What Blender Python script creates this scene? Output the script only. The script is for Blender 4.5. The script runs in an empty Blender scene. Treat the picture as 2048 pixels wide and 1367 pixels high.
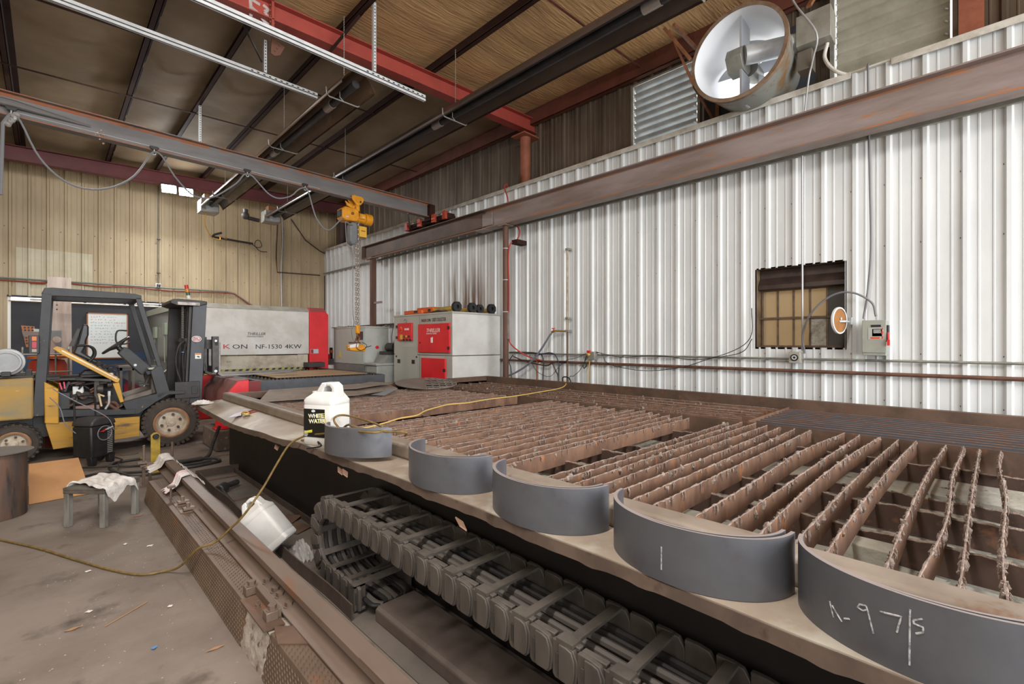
import bpy, math, random
from mathutils import Vector, Matrix
R = random.Random(7)
SC = bpy.context.scene
C = SC.collection
rad = math.radians
# ---------------------------------------------------------------- camera, world, lights, exposure
# The room: +x runs to the white wall, +y to the tan wall, z up, floor at z = 0, metres.
cd = bpy.data.cameras.new('camera'); cam = bpy.data.objects.new('camera', cd); C.objects.link(cam)
cam.location = (0, 0, 1.55); cam.rotation_euler = (rad(90), 0, rad(-45))
cd.sensor_width = 36; cd.lens = 928 / 2048 * 36; cd.shift_y = 1.5 / 2048; cd.clip_start = .05
SC.camera = cam
w = bpy.data.worlds.new('daylight'); SC.world = w; w.use_nodes = True
wb = w.node_tree.nodes['Background']; wb.inputs[0].default_value = (.96, .98, 1, 1); wb.inputs[1].default_value = 2.0
def area(name, loc, target, sx, sy, power, col=(1, 1, 1)):
    l = bpy.data.lights.new(name, 'AREA'); l.shape = 'RECTANGLE'; l.size = sx; l.size_y = sy; l.energy = power; l.color = col
    o = bpy.data.objects.new(name, l); C.objects.link(o); o.location = loc
    o.rotation_euler = (Vector(target) - Vector(loc)).to_track_quat('-Z', 'Y').to_euler(); return o
area('bay_door_daylight', (3.4, -5.6, 3.0), (3.2, 4, 1.6), 6, 4.5, 420, (.98, .99, 1))
area('added_overhead_fill', (-.6, 1.0, 5.5), (-.3, 3.5, 0), 4.0, .5, 240, (1, .97, .93))  # fill light added overhead to brighten the floor, no actual lamp there
area('added_overhead_fill.001', (.0, 9.8, 5.6), (1.5, 11.5, 0), 3.0, .5, 110, (1, .96, .9))  # second added fill light, above the far bay
SC.view_settings.view_transform = 'Standard'; SC.view_settings.look = 'None'
SC.view_settings.gamma = 1; SC.view_settings.use_curve_mapping = False
SC.view_settings.exposure = 0.45
try:
    SC.cycles.use_denoising = True; SC.cycles.max_bounces = 7; SC.cycles.diffuse_bounces = 4
except Exception: pass

# ---------------------------------------------------------------- materials
MATS = {}
def lin(c): return tuple((x / 12.92 if x <= .04045 else ((x + .055) / 1.055) ** 2.4) for x in c)
def hx(s): return lin(tuple(int(s[i:i + 2], 16) / 255 for i in (0, 2, 4)))
def mat(name, base, rough=.6, metal=0., var=None, scale=6., lo=.4, hi=.65, stretch=(1, 1, 1), bump=0., bscale=60., emit=0.,
        var2=None, scale2=25., lo2=.58, hi2=.7, alpha=1., trans=0., gloss=.5, bstretch=None):
    """procedural surface: base colour, one or two layers of noise patches, bump"""
    if name in MATS: return MATS[name]
    m = bpy.data.materials.new(name); m.use_nodes = True; nt = m.node_tree; N = nt.nodes; L = nt.links
    b = N['Principled BSDF']; base = hx(base) if isinstance(base, str) else base
    b.inputs['Base Color'].default_value = (*base, 1); b.inputs['Roughness'].default_value = rough
    b.inputs['Metallic'].default_value = metal; b.inputs['Alpha'].default_value = alpha
    b.inputs['Transmission Weight'].default_value = trans; b.inputs['Specular IOR Level'].default_value = gloss
    if emit:
        b.inputs['Emission Color'].default_value = (*base, 1); b.inputs['Emission Strength'].default_value = emit
    if var or var2 or bump: tc = N.new('ShaderNodeTexCoord')
    out = None
    def layer(prev, col, sc, lo, hi, st):
        mp = N.new('ShaderNodeMapping'); mp.inputs['Scale'].default_value = st; L.new(tc.outputs['Object'], mp.inputs[0])
        n = N.new('ShaderNodeTexNoise'); n.inputs['Scale'].default_value = sc; n.inputs['Detail'].default_value = 6
        n.inputs['Roughness'].default_value = .62; L.new(mp.outputs[0], n.inputs['Vector'])
        rp = N.new('ShaderNodeMapRange'); rp.inputs[1].default_value = lo; rp.inputs[2].default_value = hi
        L.new(n.outputs[0], rp.inputs[0])
        mx = N.new('ShaderNodeMix'); mx.data_type = 'RGBA'; L.new(rp.outputs[0], mx.inputs[0])
        if prev is None: mx.inputs[6].default_value = (*base, 1)
        else: L.new(prev, mx.inputs[6])
        col = hx(col) if isinstance(col, str) else col
        mx.inputs[7].default_value = (*col, 1); return mx.outputs[2]
    if var: out = layer(out, var, scale, lo, hi, stretch)
    if var2: out = layer(out, var2, scale2, lo2, hi2, stretch)
    if out: L.new(out, b.inputs['Base Color'])
    if bump:
        mp = N.new('ShaderNodeMapping'); mp.inputs['Scale'].default_value = bstretch or (1, 1, 1); L.new(tc.outputs['Object'], mp.inputs[0])
        n = N.new('ShaderNodeTexNoise'); n.inputs['Scale'].default_value = bscale; n.inputs['Detail'].default_value = 5
        L.new(mp.outputs[0], n.inputs['Vector'])
        bp = N.new('ShaderNodeBump'); bp.inputs['Strength'].default_value = bump; bp.inputs['Distance'].default_value = .02
        L.new(n.outputs[0], bp.inputs['Height']); L.new(bp.outputs[0], b.inputs['Normal'])
    MATS[name] = m; return m
WHITE_PANEL = mat('white_wall_panel', 'dfe1e0', .36, var='d0d3d3', scale=2.2, lo=.42, hi=.7, stretch=(1, 1, .35), var2='6a6055', scale2=38, lo2=.73, hi2=.76)
WHITE_RIB = mat('white_trim', 'd8d5cb', .5, var='b4ab9b', scale=5)
TAN_PANEL = mat('tan_wall_panel', 'bba888', .5, var='a59273', scale=1.3, stretch=(1, 1, .3))
TAN_PATCH = mat('pale_tan_panel', 'c4bba2', .5, var='b4a98c', scale=2)
DARK_PANEL = mat('bare_brown_wall_panel', '6f6254', .42, .25, var='54483d', scale=3, stretch=(1, 1, .2))
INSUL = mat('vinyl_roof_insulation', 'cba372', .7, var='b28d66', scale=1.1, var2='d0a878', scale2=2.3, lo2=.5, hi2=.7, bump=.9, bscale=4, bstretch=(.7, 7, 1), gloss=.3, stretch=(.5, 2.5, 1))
INSULB = mat('greyer_roof_insulation', '9b8971', .8, var='8a7862', scale=1.1, bump=.15, bscale=4, gloss=.2)  # greyer tone for the insulation towards the tan wall
PURLIN = mat('dark_primer_steel', '3a241e', .8, var='2d1b16', scale=3, gloss=.2)
RED_STEEL = mat('red_primer_steel', 'a2453a', .5, var='8c3b32', scale=3, lo=.4, hi=.7, var2='b98d78', scale2=7, lo2=.69, hi2=.74)
MAROON = mat('maroon_primer_steel', '6b3236', .55, var='582a2d', scale=2)
COLUMN = mat('orange_primer_steel', '9a5b42', .6, var='864d38', scale=6)
RUNWAY = mat('weathered_mill_steel', '978985', .5, .1, var='7d6c63', scale=2.2, stretch=(1, .3, 2), var2='a56b3c', scale2=9, lo2=.62, hi2=.72)
RUST_EDGE = mat('orange_rust_steel', '8a5a3a', .7, var='5a3b2e', scale=7, stretch=(.3, .3, 1))
GREYBEAM = mat('grey_mill_steel', '7d7a78', .5, .15, var='6a6665', scale=2.5, stretch=(.4, 1, 2), var2='97603a', scale2=4, lo2=.66, hi2=.72)
GALV = mat('galvanized_steel', 'cfd2d3', .4, .2, var='bcc0c2', scale=8)
GALVDULL = mat('dull_galvanized_steel', '9b9a92', .5, .3, var='85847b', scale=6)
BLACK = mat('black_plastic', '1b1b1c', .45, var='2b2a29', scale=8)
DUSTBLACK = mat('dusty_black_steel', '2e2c2b', .6, var='4a4541', scale=5)
CONCRETE = mat('dusty_concrete', '7f7369', .8, var='6b5f55', scale=1.5, var2='4b4038', scale2=2.2, lo2=.56, hi2=.7, bump=.12, bscale=30)
RUBBER = mat('dusty_tyre_rubber', '4c443d', .85, var='3a3430', scale=6)
CABLEGREY = mat('grey_cable', '77777a', .55)
CORDBLACK = mat('black_hose_rubber', '252423', .6, var='3a3633', scale=9)
WHITE = mat('white_paint', 'e6e6e4', .5)
GLASS = mat('dusty_window_glass', 'b9a483', .25, trans=.0, alpha=.55, gloss=.6)

# ---------------------------------------------------------------- mesh helpers
class MB:
    """collects boxes, prisms, tubes, lathes into ONE mesh"""
    def __init__(s): s.v = []; s.f = []; s.k = []; s.m = 0; s.T = None
    def add(s, vs, fs):
        o = len(s.v)
        for p in vs: s.v.append(tuple(s.T @ Vector(p)) if s.T is not None else tuple(p))
        for q in fs: s.f.append([i + o for i in q]); s.k.append(s.m)
        return s
    def box(s, a, b):
        (x, y, z), (X, Y, Z) = a, b
        return s.add([(x, y, z), (X, y, z), (X, Y, z), (x, Y, z), (x, y, Z), (X, y, Z), (X, Y, Z), (x, Y, Z)],
                     [(3, 2, 1, 0), (4, 5, 6, 7), (0, 1, 5, 4), (1, 2, 6, 5), (2, 3, 7, 6), (3, 0, 4, 7)])
    def bar(s, p0, p1, w, h, up=(0, 0, 1)):
        """rectangular bar from p0 to p1, w across, h along up"""
        p0, p1 = Vector(p0), Vector(p1); d = (p1 - p0).normalized(); u = Vector(up)
        if abs(d.dot(u)) > .99: u = Vector((0, 1, 0))
        sd = d.cross(u).normalized(); u = sd.cross(d).normalized(); vs = []
        for p in (p0, p1):
            for a, b in ((-1, -1), (1, -1), (1, 1), (-1, 1)): vs.append(p + sd * (a * w / 2) + u * (b * h / 2))
        return s.add(vs, [(0, 1, 2, 3), (7, 6, 5, 4), (0, 4, 5, 1), (1, 5, 6, 2), (2, 6, 7, 3), (3, 7, 4, 0)])
    def prism(s, poly, ax, a, b):
        """2-D polygon extruded along axis ax ('x': poly=(y,z); 'y': poly=(x,z); 'z': poly=(x,y))"""
        n = len(poly); g = {'x': lambda t, p: (t, p[0], p[1]), 'y': lambda t, p: (p[0], t, p[1]), 'z': lambda t, p: (p[0], p[1], t)}[ax]
        vs = [g(a, p) for p in poly] + [g(b, p) for p in poly]
        return s.add(vs, [tuple(range(n))[::-1], tuple(range(n, 2 * n))] + [(i, (i + 1) % n, n + (i + 1) % n, n + i) for i in range(n)])
    def tube(s, pts, r, n=8, closed=False, caps=True):
        P = [Vector(p) for p in pts]; m = len(P); rs = r if isinstance(r, (list, tuple)) else [r] * m
        vs = []; nrm = None
        for i, p in enumerate(P):
            if closed: d = P[(i + 1) % m] - P[i - 1]
            else: d = P[min(i + 1, m - 1)] - P[max(i - 1, 0)]
            d = d.normalized() if d.length > 1e-9 else Vector((0, 0, 1))
            if nrm is None:
                nrm = d.orthogonal().normalized()
            nrm = (nrm - d * nrm.dot(d)); nrm = nrm.normalized() if nrm.length > 1e-6 else d.orthogonal().normalized()
            bn = d.cross(nrm)
            for j in range(n):
                t = 2 * math.pi * j / n; vs.append(p + (nrm * math.cos(t) + bn * math.sin(t)) * rs[i])
        fs = []
        for i in range(m if closed else m - 1):
            k = (i + 1) % m
            for j in range(n): fs.append((i * n + j, i * n + (j + 1) % n, k * n + (j + 1) % n, k * n + j))
        if not closed and caps: fs += [tuple(range(n))[::-1], tuple(range((m - 1) * n, m * n))]
        return s.add(vs, fs)
    def cyl(s, p0, p1, r, r1=None, n=20): return s.tube([p0, p1], [r, r if r1 is None else r1], n)
    def lathe(s, prof, ctr, ax='z', n=28, a0=0., a1=360.):
        """profile [(radius, height)] turned about an axis through ctr"""
        full = abs(a1 - a0) >= 359.9; m = n if full else n + 1; vs = []; c = Vector(ctr)
        for i in range(m):
            t = rad(a0 + (a1 - a0) * i / n); co, si = math.cos(t), math.sin(t)
            for r, h in prof:
                vs.append(c + Vector({'z': (r * co, r * si, h), 'x': (h, r * co, r * si), 'y': (r * si, h, r * co)}[ax]))
        k = len(prof); fs = []
        for i in range(n):
            j = (i + 1) % m
            for q in range(k - 1): fs.append((i * k + q, j * k + q, j * k + q + 1, i * k + q + 1))
        return s.add(vs, fs)
    def grid(s, nx, ny, fn):
        vs = [fn(i / nx, j / ny) for j in range(ny + 1) for i in range(nx + 1)]; a = nx + 1
        return s.add(vs, [(j * a + i, j * a + i + 1, (j + 1) * a + i + 1, (j + 1) * a + i) for j in range(ny) for i in range(nx)])
    def blob(s, c, r, n=7, m=5, jit=.25, sq=(1, 1, 1), rnd=R):
        vs = [(c[0], c[1], c[2] + r * sq[2])]; fs = []
        for j in range(1, m):
            ph = math.pi * j / m
            for i in range(n):
                t = 2 * math.pi * i / n; q = r * (1 + rnd.uniform(-jit, jit))
                vs.append((c[0] + q * math.sin(ph) * math.cos(t) * sq[0], c[1] + q * math.sin(ph) * math.sin(t) * sq[1], c[2] + q * math.cos(ph) * sq[2]))
        vs.append((c[0], c[1], c[2] - r * sq[2])); last = len(vs) - 1
        for i in range(n): fs.append((0, 1 + i, 1 + (i + 1) % n)); fs.append((last, 1 + (m - 2) * n + (i + 1) % n, 1 + (m - 2) * n + i))
        for j in range(m - 2):
            for i in range(n): a = 1 + j * n; fs.append((a + i, a + n + i, a + n + (i + 1) % n, a + (i + 1) % n))
        return s.add(vs, fs)
    def mesh(s, name, mats, smooth=35):
        me = bpy.data.meshes.new(name); me.from_pydata(s.v, [], s.f); me.update()
        for m in (mats if isinstance(mats, (list, tuple)) else [mats]): me.materials.append(m)
        if any(s.k): me.polygons.foreach_set('material_index', s.k)
        if smooth:
            me.polygons.foreach_set('use_smooth', [True] * len(me.polygons)); me.set_sharp_from_angle(angle=rad(smooth))
        return me
    def build(s, name, mats, parent=None, bevel=0., smooth=35, local=False, label=None, solid=0., sub=0):
        return link(name, s.mesh(name, mats, smooth), parent, bevel, local, label, solid, sub)
def link(name, me, parent=None, bevel=0., local=False, label=None, solid=0., sub=0):
    o = bpy.data.objects.new(name, me); C.objects.link(o)
    if parent:
        o.parent = parent
        if not local and parent.parent is None and parent.type == 'EMPTY': o.matrix_parent_inverse = parent.matrix_basis.inverted()
    if sub: md = o.modifiers.new('smooth', 'SUBSURF'); md.levels = md.render_levels = sub
    if solid: md = o.modifiers.new('thickness', 'SOLIDIFY'); md.thickness = solid; md.offset = 0; es = o.modifiers.new('crisp', 'EDGE_SPLIT'); es.split_angle = rad(35)
    if bevel: md = o.modifiers.new('edges', 'BEVEL'); md.width = bevel; md.segments = 2; md.limit_method = 'ANGLE'; md.angle_limit = rad(40)
    if label: o['label'] = label
    return o
def thing(name, label, cat, loc=(0, 0, 0), rot=(0, 0, 0), group=None):
    o = bpy.data.objects.new(name, None); C.objects.link(o); o.location = loc; o.rotation_euler = rot
    o.empty_display_size = .1; return tag(o, label, cat, group)
def tag(o, label, cat, group=None, kind=None):
    o['label'] = label; o['category'] = cat
    if group: o['group'] = group
    o['kind'] = kind or 'thing'; return o
def struct(o, label=None):
    o['kind'] = 'structure'
    if label: o['label'] = label
    return o
def one(mb, name, mats, label, cat, group=None, **k): return tag(mb.build(name, mats, **k), label, cat, group)
def arc(c, r, a0, a1, n, ax='z'):
    out = []
    for i in range(n + 1):
        t = rad(a0 + (a1 - a0) * i / n); u, v = r * math.cos(t), r * math.sin(t)
        out.append({'z': (c[0] + u, c[1] + v, c[2]), 'x': (c[0], c[1] + u, c[2] + v), 'y': (c[0] + u, c[1], c[2] + v)}[ax])
    return out
def smooth(pts, n=6):
    """Catmull-Rom curve through points"""
    P = [Vector(p) for p in pts]; P = [P[0] * 2 - P[1]] + P + [P[-1] * 2 - P[-2]]; out = []
    for i in range(1, len(P) - 2):
        a, b, c, d = P[i - 1:i + 3]
        for j in range(n):
            t = j / n
            out.append(.5 * ((2 * b) + (c - a) * t + (2 * a - 5 * b + 4 * c - d) * t * t + (3 * b - a - 3 * c + d) * t ** 3))
    out.append(P[-2]); return out
def text(s, size, loc, rot, m, parent, name='lettering', depth=.002, shear=0, align='LEFT', local=False, sx=1., label=None):
    cu = bpy.data.curves.new('t', 'FONT'); cu.body = s; cu.size = size; cu.extrude = depth; cu.shear = shear; cu.align_x = align; cu.resolution_u = 2
    o = bpy.data.objects.new('t', cu); C.objects.link(o)
    me = bpy.data.meshes.new_from_object(o); bpy.data.objects.remove(o); me.name = name
    me.materials.clear(); me.materials.append(m)
    me.transform(Matrix.LocRotScale(Vector(loc), rot, Vector((sx, 1, 1))))
    return link(name, me, parent, local=local, label=label)
from mathutils import Euler
FACE_S = Euler((rad(90), 0, 0))            # lettering read by someone looking towards +y
FACE_W = Euler((rad(90), 0, rad(-90)))     # lettering read by someone looking towards +x
# ================================================================ the building
XR, YB, XO = 6.6, 15.55, 7.0               # white liner wall, tan end wall, outer wall above the liner
def zt(x): return 5.79 + .037 * x          # underside of the roof purlins, rising slightly towards the white wall
def ribs(t0, t1, ph=0., p=.3048, h=.034, minor=.006):
    prof = [(0, 0)]; out = []
    for a, b in ((-.05, 0), (-.024, 1), (.024, 1), (.05, 0)): pass
    k0 = math.floor((t0 - ph) / p) - 1
    for k in range(k0, k0 + int((t1 - t0) / p) + 4):
        c = ph + k * p
        for d, o in ((-.035, 0), (-.017, h), (.017, h), (.035, 0), (.088, 0), (.094, minor), (.106, minor), (.112, 0), (.193, 0), (.199, minor), (.211, minor), (.217, 0)):
            out.append((c + d, o))
    pts = [(t0, 0)] + [q for q in out if t0 < q[0] < t1] + [(t1, 0)]; return pts
def panel(axis, base, sign, t0, t1, z0, z1, holes=(), ph=0., h=.032, ztop=None):
    """ribbed sheet: axis 'y' = runs along y at x=base; sign = towards the room"""
    pts = ribs(t0, t1, ph, h=h); cuts = sorted(set([q for H in holes for q in H[:2]]))
    full = []
    for i in range(len(pts) - 1):
        (a, oa), (b, ob) = pts[i], pts[i + 1]; full.append((a, oa))
        for c in cuts:
            if a < c < b: full.append((c, oa + (ob - oa) * (c - a) / (b - a)))
    full.append(pts[-1]); m = MB()
    P = (lambda t, o, z: (base + sign * o, t, z)) if axis == 'y' else (lambda t, o, z: (t, base + sign * o, z))
    for i in range(len(full) - 1):
        (a, oa), (b, ob) = full[i], full[i + 1]; c = (a + b) / 2; zs = [(z0, z1)]
        for H in holes:
            if H[0] <= c <= H[1]:
                zs = [q for z in zs for q in ((z[0], max(z[0], min(z[1], H[2]))), (min(z[1], max(z[0], H[3])), z[1])) if q[1] > q[0] + 1e-6]
        for a0, a1 in zs:
            m.add([P(a, oa, a0), P(b, ob, a0), P(b, ob, a1), P(a, oa, a1)], [(0, 1, 2, 3)])
    return m
# floor
f = MB(); f.box((-9, -7, -.2), (XO + .1, YB + .1, 0)); struct(f.build('floor', CONCRETE))
# white liner wall with the window opening; its upper lap stands proud so the rib ends show
WIN = (1.085, 2.045, 1.49, 2.51)
nt = WHITE_PANEL.node_tree; N = nt.nodes; b_ = N['Principled BSDF']; src = b_.inputs['Base Color'].links[0].from_socket
tc = N.new('ShaderNodeTexCoord'); sx = N.new('ShaderNodeSeparateXYZ'); nt.links.new(tc.outputs['Object'], sx.inputs[0])
def ramp(sock, a, b):
    r = N.new('ShaderNodeMapRange'); r.interpolation_type = 'SMOOTHSTEP'; r.inputs[1].default_value = a; r.inputs[2].default_value = b; nt.links.new(sock, r.inputs[0]); return r.outputs[0]
def mul(a, b):
    q = N.new('ShaderNodeMath'); q.operation = 'MULTIPLY'; nt.links.new(a, q.inputs[0]); nt.links.new(b, q.inputs[1]); return q.outputs[0]
mp = N.new('ShaderNodeMapping'); mp.inputs['Scale'].default_value = (1, 5, .5); nt.links.new(tc.outputs['Object'], mp.inputs[0]); nz = N.new('ShaderNodeTexNoise'); nz.inputs['Scale'].default_value = 1.6; nt.links.new(mp.outputs[0], nz.inputs['Vector'])
# brown smoke stain on the wall over the dust collector
k_ = mul(mul(ramp(sx.outputs[1], 6.9, 7.8), ramp(sx.outputs[1], 9.3, 8.3)), mul(ramp(sx.outputs[2], 3.7, 2.3), ramp(nz.outputs[0], .36, .62)))
mx = N.new('ShaderNodeMix'); mx.data_type = 'RGBA'; nt.links.new(k_, mx.inputs[0]); nt.links.new(src, mx.inputs[6]); mx.inputs[7].default_value = (*hx('6b4c36'), 1); nt.links.new(mx.outputs[2], b_.inputs['Base Color'])
struct(panel('y', XR, -1, -2.6, YB, 0, 4.42, [WIN], ph=.058 * XR).build('wall_right', WHITE_PANEL, smooth=0))
struct(panel('y', XR - .012, -1, -2.6, YB, 4.36, 4.66, ph=.058 * XR, h=.04).build('wall_right_lap', WHITE_PANEL, smooth=0))
t = MB(); t.box((XR - .07, -2.6, 4.645), (XO, YB, 4.665)); t.box((XR - .075, -2.6, 4.59), (XR - .067, .66, 4.665)); t.box((XR - .075, 1.02, 4.59), (XR - .067, YB, 4.665))
struct(t.build('trim_1', WHITE_RIB, bevel=.003))
# outer wall above the liner, open where the fan and the shutters sit
FAN = (1.50, 2.66, 4.52, 5.70); SHL = (2.94, 4.04, 4.66, 5.82); SHR = (.17, 1.25, 4.66, 5.95)
struct(panel('y', XO, -1, -2.6, YB, 4.0, 6.35, [FAN, SHL, SHR], ph=.1).build('wall_outer', DARK_PANEL, smooth=0))
lw = MB(); lw.box((-7.1, -4, 0), (-7, YB, 6.0)); struct(lw.build('wall_left', TAN_PANEL))
# tan end wall with the door opening
DOOR = (-.65, 3.4, 0, 2.62)
struct(panel('x', YB, -1, -9, XO, 0, 6.4, [DOOR], ph=-.0005).build('wall_back', TAN_PANEL, smooth=0))
m = panel('x', YB - .012, -1, -.3048 * 1.72, .78, 1.9, 3.74, [(-.65, .9, 1.9, 2.62)], ph=-.0005)
tag(m.build('patch_sheet', TAN_PATCH, smooth=0), 'paler ribbed patch sheet on the tan end wall above the door opening', 'wall panel')
# dark sliding door panel filling the opening, with the top track
d = MB(); d.box((-.62, YB + .03, 1.3), (3.4, YB + .07, 2.5)); d.m = 1; d.box((-.62, YB + .028, 0), (3.4, YB + .07, 1.3))
d.m = 2; d.box((-.64, YB - .01, 2.5), (3.4, YB + .3, 2.52)); d.m = 0; d.box((-.66, YB - .02, 2.60), (3.4, YB + .05, 2.64)); d.m = 3; d.box((-.66, YB + .02, 0), (-.6, YB + .1, 2.6))
DOORM = [mat('charcoal_board', '3b3c40', .7, var='33343a', scale=2), mat('navy_blue_board', '26405f', .6, var='213550', scale=2), mat('raw_wood_edge', 'a8957d', .7), WHITE]
dr = struct(d.build('door_1', DOORM)); 
m = MB(); m.box((-.3, YB - .005, 2.53), (3.4, YB + .02, 2.58))
for i in range(7): pass
m.build('head_track', mat('dusty_white_rail', 'c9c2b6', .6, var='8f8678', scale=9), dr)
m = MB()
for x in (.0, .62, 1.38, 1.72, 2.1, 2.6): m.box((x, YB - .012, 2.525), (x + .05, YB - .004, 2.585))
m.build('track_hanger', BLACK, dr)
# roof insulation sagging between purlins
PX = [-1.9, -.42, 1.03, 1.97, 2.95, 4.48, 5.85]
PX = [-3.3, -1.9, -.42, 1.03, 1.97, 2.95, 4.48, 5.85]
m = MB()
xs = []
allx = [-9] + PX + [XO + .05]
for a, b in zip(allx, allx[1:]):
    for i in range(8): xs.append((a + (b - a) * i / 8, i / 8))
xs.append((XO + .05, 0)); ny = 90
def ins(i, j):
    x, u = xs[i]; y = -4 + (YB + 4.1) * j / ny
    sag = .05 * math.sin(math.pi * u) + (.012 * math.sin(y * 5 + i * .7) + .008 * math.sin(y * 13 + x * 9)) * math.sin(math.pi * u)
    # a seam ridge every 1.8 m
    s = abs((y + .4) % 1.8 - .9) / .9
    return (x, y, zt(x) + .2 - sag + .03 * max(0, s - .93) / .07)
vs = [ins(i, j) for j in range(ny + 1) for i in range(len(xs))]; a = len(xs)
m.add(vs, [(j * a + i, j * a + i + 1, (j + 1) * a + i + 1, (j + 1) * a + i) for j in range(ny) for i in range(a - 1)])
m.add([(-9, -4, 6.35), (XO + .1, -4, 6.35), (XO + .1, YB + .1, 6.35), (-9, YB + .1, 6.35)], [(0, 1, 2, 3)])
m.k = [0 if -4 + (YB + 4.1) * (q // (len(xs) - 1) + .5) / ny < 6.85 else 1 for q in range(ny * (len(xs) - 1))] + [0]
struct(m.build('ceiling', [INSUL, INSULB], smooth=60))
# Z purlins
def zpurlin(x, y0, y1, h=.2):
    z = zt(x); m = MB(); m.box((x - .008, y0, z), (x + .0, y1, z + h)); m.box((x - .075, y0, z), (x, y1, z + .008)); m.box((x - .075, y0, z), (x - .067, y1, z + .025)); m.box((x, y0, z + h - .01), (x + .07, y1, z + h)); return m
place = {-.42: 'nearest the photographer on the low side', 1.03: 'just beyond the first strut rail end bracket', 1.97: 'left of the two radiant heaters', 2.95: 'right above the shorter radiant heater', 4.48: 'right above the long radiant heater', 5.85: 'closest to the white wall'}
names = ['outermost roof purlin over the dark far corner, cut by the picture edge', 'roof purlin hidden mostly behind the crane bridge end', 'roof purlin at the top corner above the diagonal pipe brace',
         'roof purlin crossing behind both light strut rails near the ceiling corner', 'roof purlin ending at the strut hanger over the crane bridge', 'dark roof purlin running beside the shorter radiant heater',
         'roof purlin with white flaked edge above the long radiant heater', 'roof purlin between the long radiant heater and the eave strut']
for x, nm in zip(PX, names):
    if x < -1: continue
    one(zpurlin(x, -4, YB), 'roof_purlin', PURLIN, nm, 'roof purlin', 'dark steel roof purlins')
# eave strut along the wall head
m = MB(); z = zt(6.9); m.box((6.86, -4, z - .12), (6.875, YB, z + .17)); m.box((6.86, -4, z - .12), (XO - .04, YB, z - .105))
for i in range(40): m.cyl((6.86, -3.6 + i * .48, z + .12), (6.845, -3.6 + i * .48, z + .12), .012, n=6)
one(m, 'eave_strut', mat('brown_red_primer', '6a3a2e', .6, var='56301f', scale=3), 'brown red eave strut with a row of bolts along the white wall', 'beam', bevel=.003)
# rafters
def ibeam_x(m, x0, x1, y, zf, zb, fw, tw=.01, tf=.014):
    """I section along x; zf(x) top, zb(x) bottom"""
    for (a, b, ya, yb) in ((zf, lambda x: zf(x) - tf, -fw / 2, fw / 2), (lambda x: zb(x) + tf, zb, -fw / 2, fw / 2), (lambda x: zf(x) - tf, lambda x: zb(x) + tf, -tw / 2, tw / 2)):
        m.add([(x0, y + ya, b(x0)), (x0, y + yb, b(x0)), (x0, y + yb, a(x0)), (x0, y + ya, a(x0)), (x1, y + ya, b(x1)), (x1, y + yb, b(x1)), (x1, y + yb, a(x1)), (x1, y + ya, a(x1))],
              [(3, 2, 1, 0), (4, 5, 6, 7), (0, 1, 5, 4), (1, 2, 6, 5), (2, 3, 7, 6), (3, 0, 4, 7)])
rf = thing('roof_rafter', 'bright red primer rafter spray marked F3 across the roof', 'beam', (2, 6.35, 5.5))
m = MB(); ibeam_x(m, -6, 7.06, 6.35, zt, lambda x: 5.435 + .047 * x if x > -1 else 5.388, .18)
m.box((1.99, 6.26, 5.5), (2.02, 6.44, zt(2) + .02)); m.build('rafter_beam', RED_STEEL, rf, bevel=.002)
m = MB()
for k in range(4): m.cyl((1.975, 6.3, 5.6 + k * .07), (2.035, 6.3, 5.6 + k * .07), .014, n=6)
m.build('splice_bolts', RUST_EDGE, rf)
SPRAY = mat('grey_spray_paint', 'b3aaa5', .7, var='9b8f8a', scale=14)
m = MB()
def stroke(m, pts, wd, y):
    m.tube([(p[0], y, p[2]) for p in smooth(pts, 5)], wd, 6)
for pts in ([(1.77, 5.82), (1.776, 5.585)], [(1.77, 5.80), (1.88, 5.785)], [(1.775, 5.71), (1.86, 5.665)],
            [(1.915, 5.80), (1.97, 5.77), (1.93, 5.72)], [(1.93, 5.72), (1.975, 5.68)], [(1.89, 5.635), (1.93, 5.60), (1.985, 5.585)]):
    pts = [(a, 0, b) for a, b in pts]
    stroke(m, pts, .019, 6.345)
for i, v in enumerate(m.v): m.v[i] = (v[0], 6.344 + (v[1] - 6.345) * .1, v[2])
m.build('frame_mark', SPRAY, rf, label='grey sprayed letters F3')
m = MB(); ibeam_x(m, -6.95, 6.98, 14.6, zt, lambda x: zt(x) - .32, .2)
one(m, 'roof_rafter', MAROON, 'maroon end rafter in front of the tan wall under the roof', 'beam', bevel=.002)
# flange braces and sag straps
m = MB(); m.bar((2.75, 6.35, 5.56), (2.95, 5.75, 5.93), .045, .006)
one(m, 'flange_brace', PURLIN, 'thin dark flange brace from red rafter up to a purlin', 'brace')
for i, (yy, x0, x1, zz, nm) in enumerate(((5.35, 2.95, 7.0, .02, 'thin angle strap crossing the amber insulation towards the shutter'), (8.2, -2, 4.48, .0, 'thin dark strap across the back bay behind the strut rails'), (10.4, -2, 6.9, .0, 'thin dark strap across the back bay over the crane bridge'), (3.9, 2.95, 6.9, .02, 'thin angle strap crossing the amber insulation to the shutter frame'))):
    if i == 0: continue
    m = MB(); m.bar((x0, yy, zt(x0) + zz), (x1, yy, zt(x1) + zz), .035, .012)
    one(m, 'sag_strap', PURLIN if i != 3 else mat('brown_red_primer', '6a3a2e'), nm, 'roof strap', 'roof straps across the bays')
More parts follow.
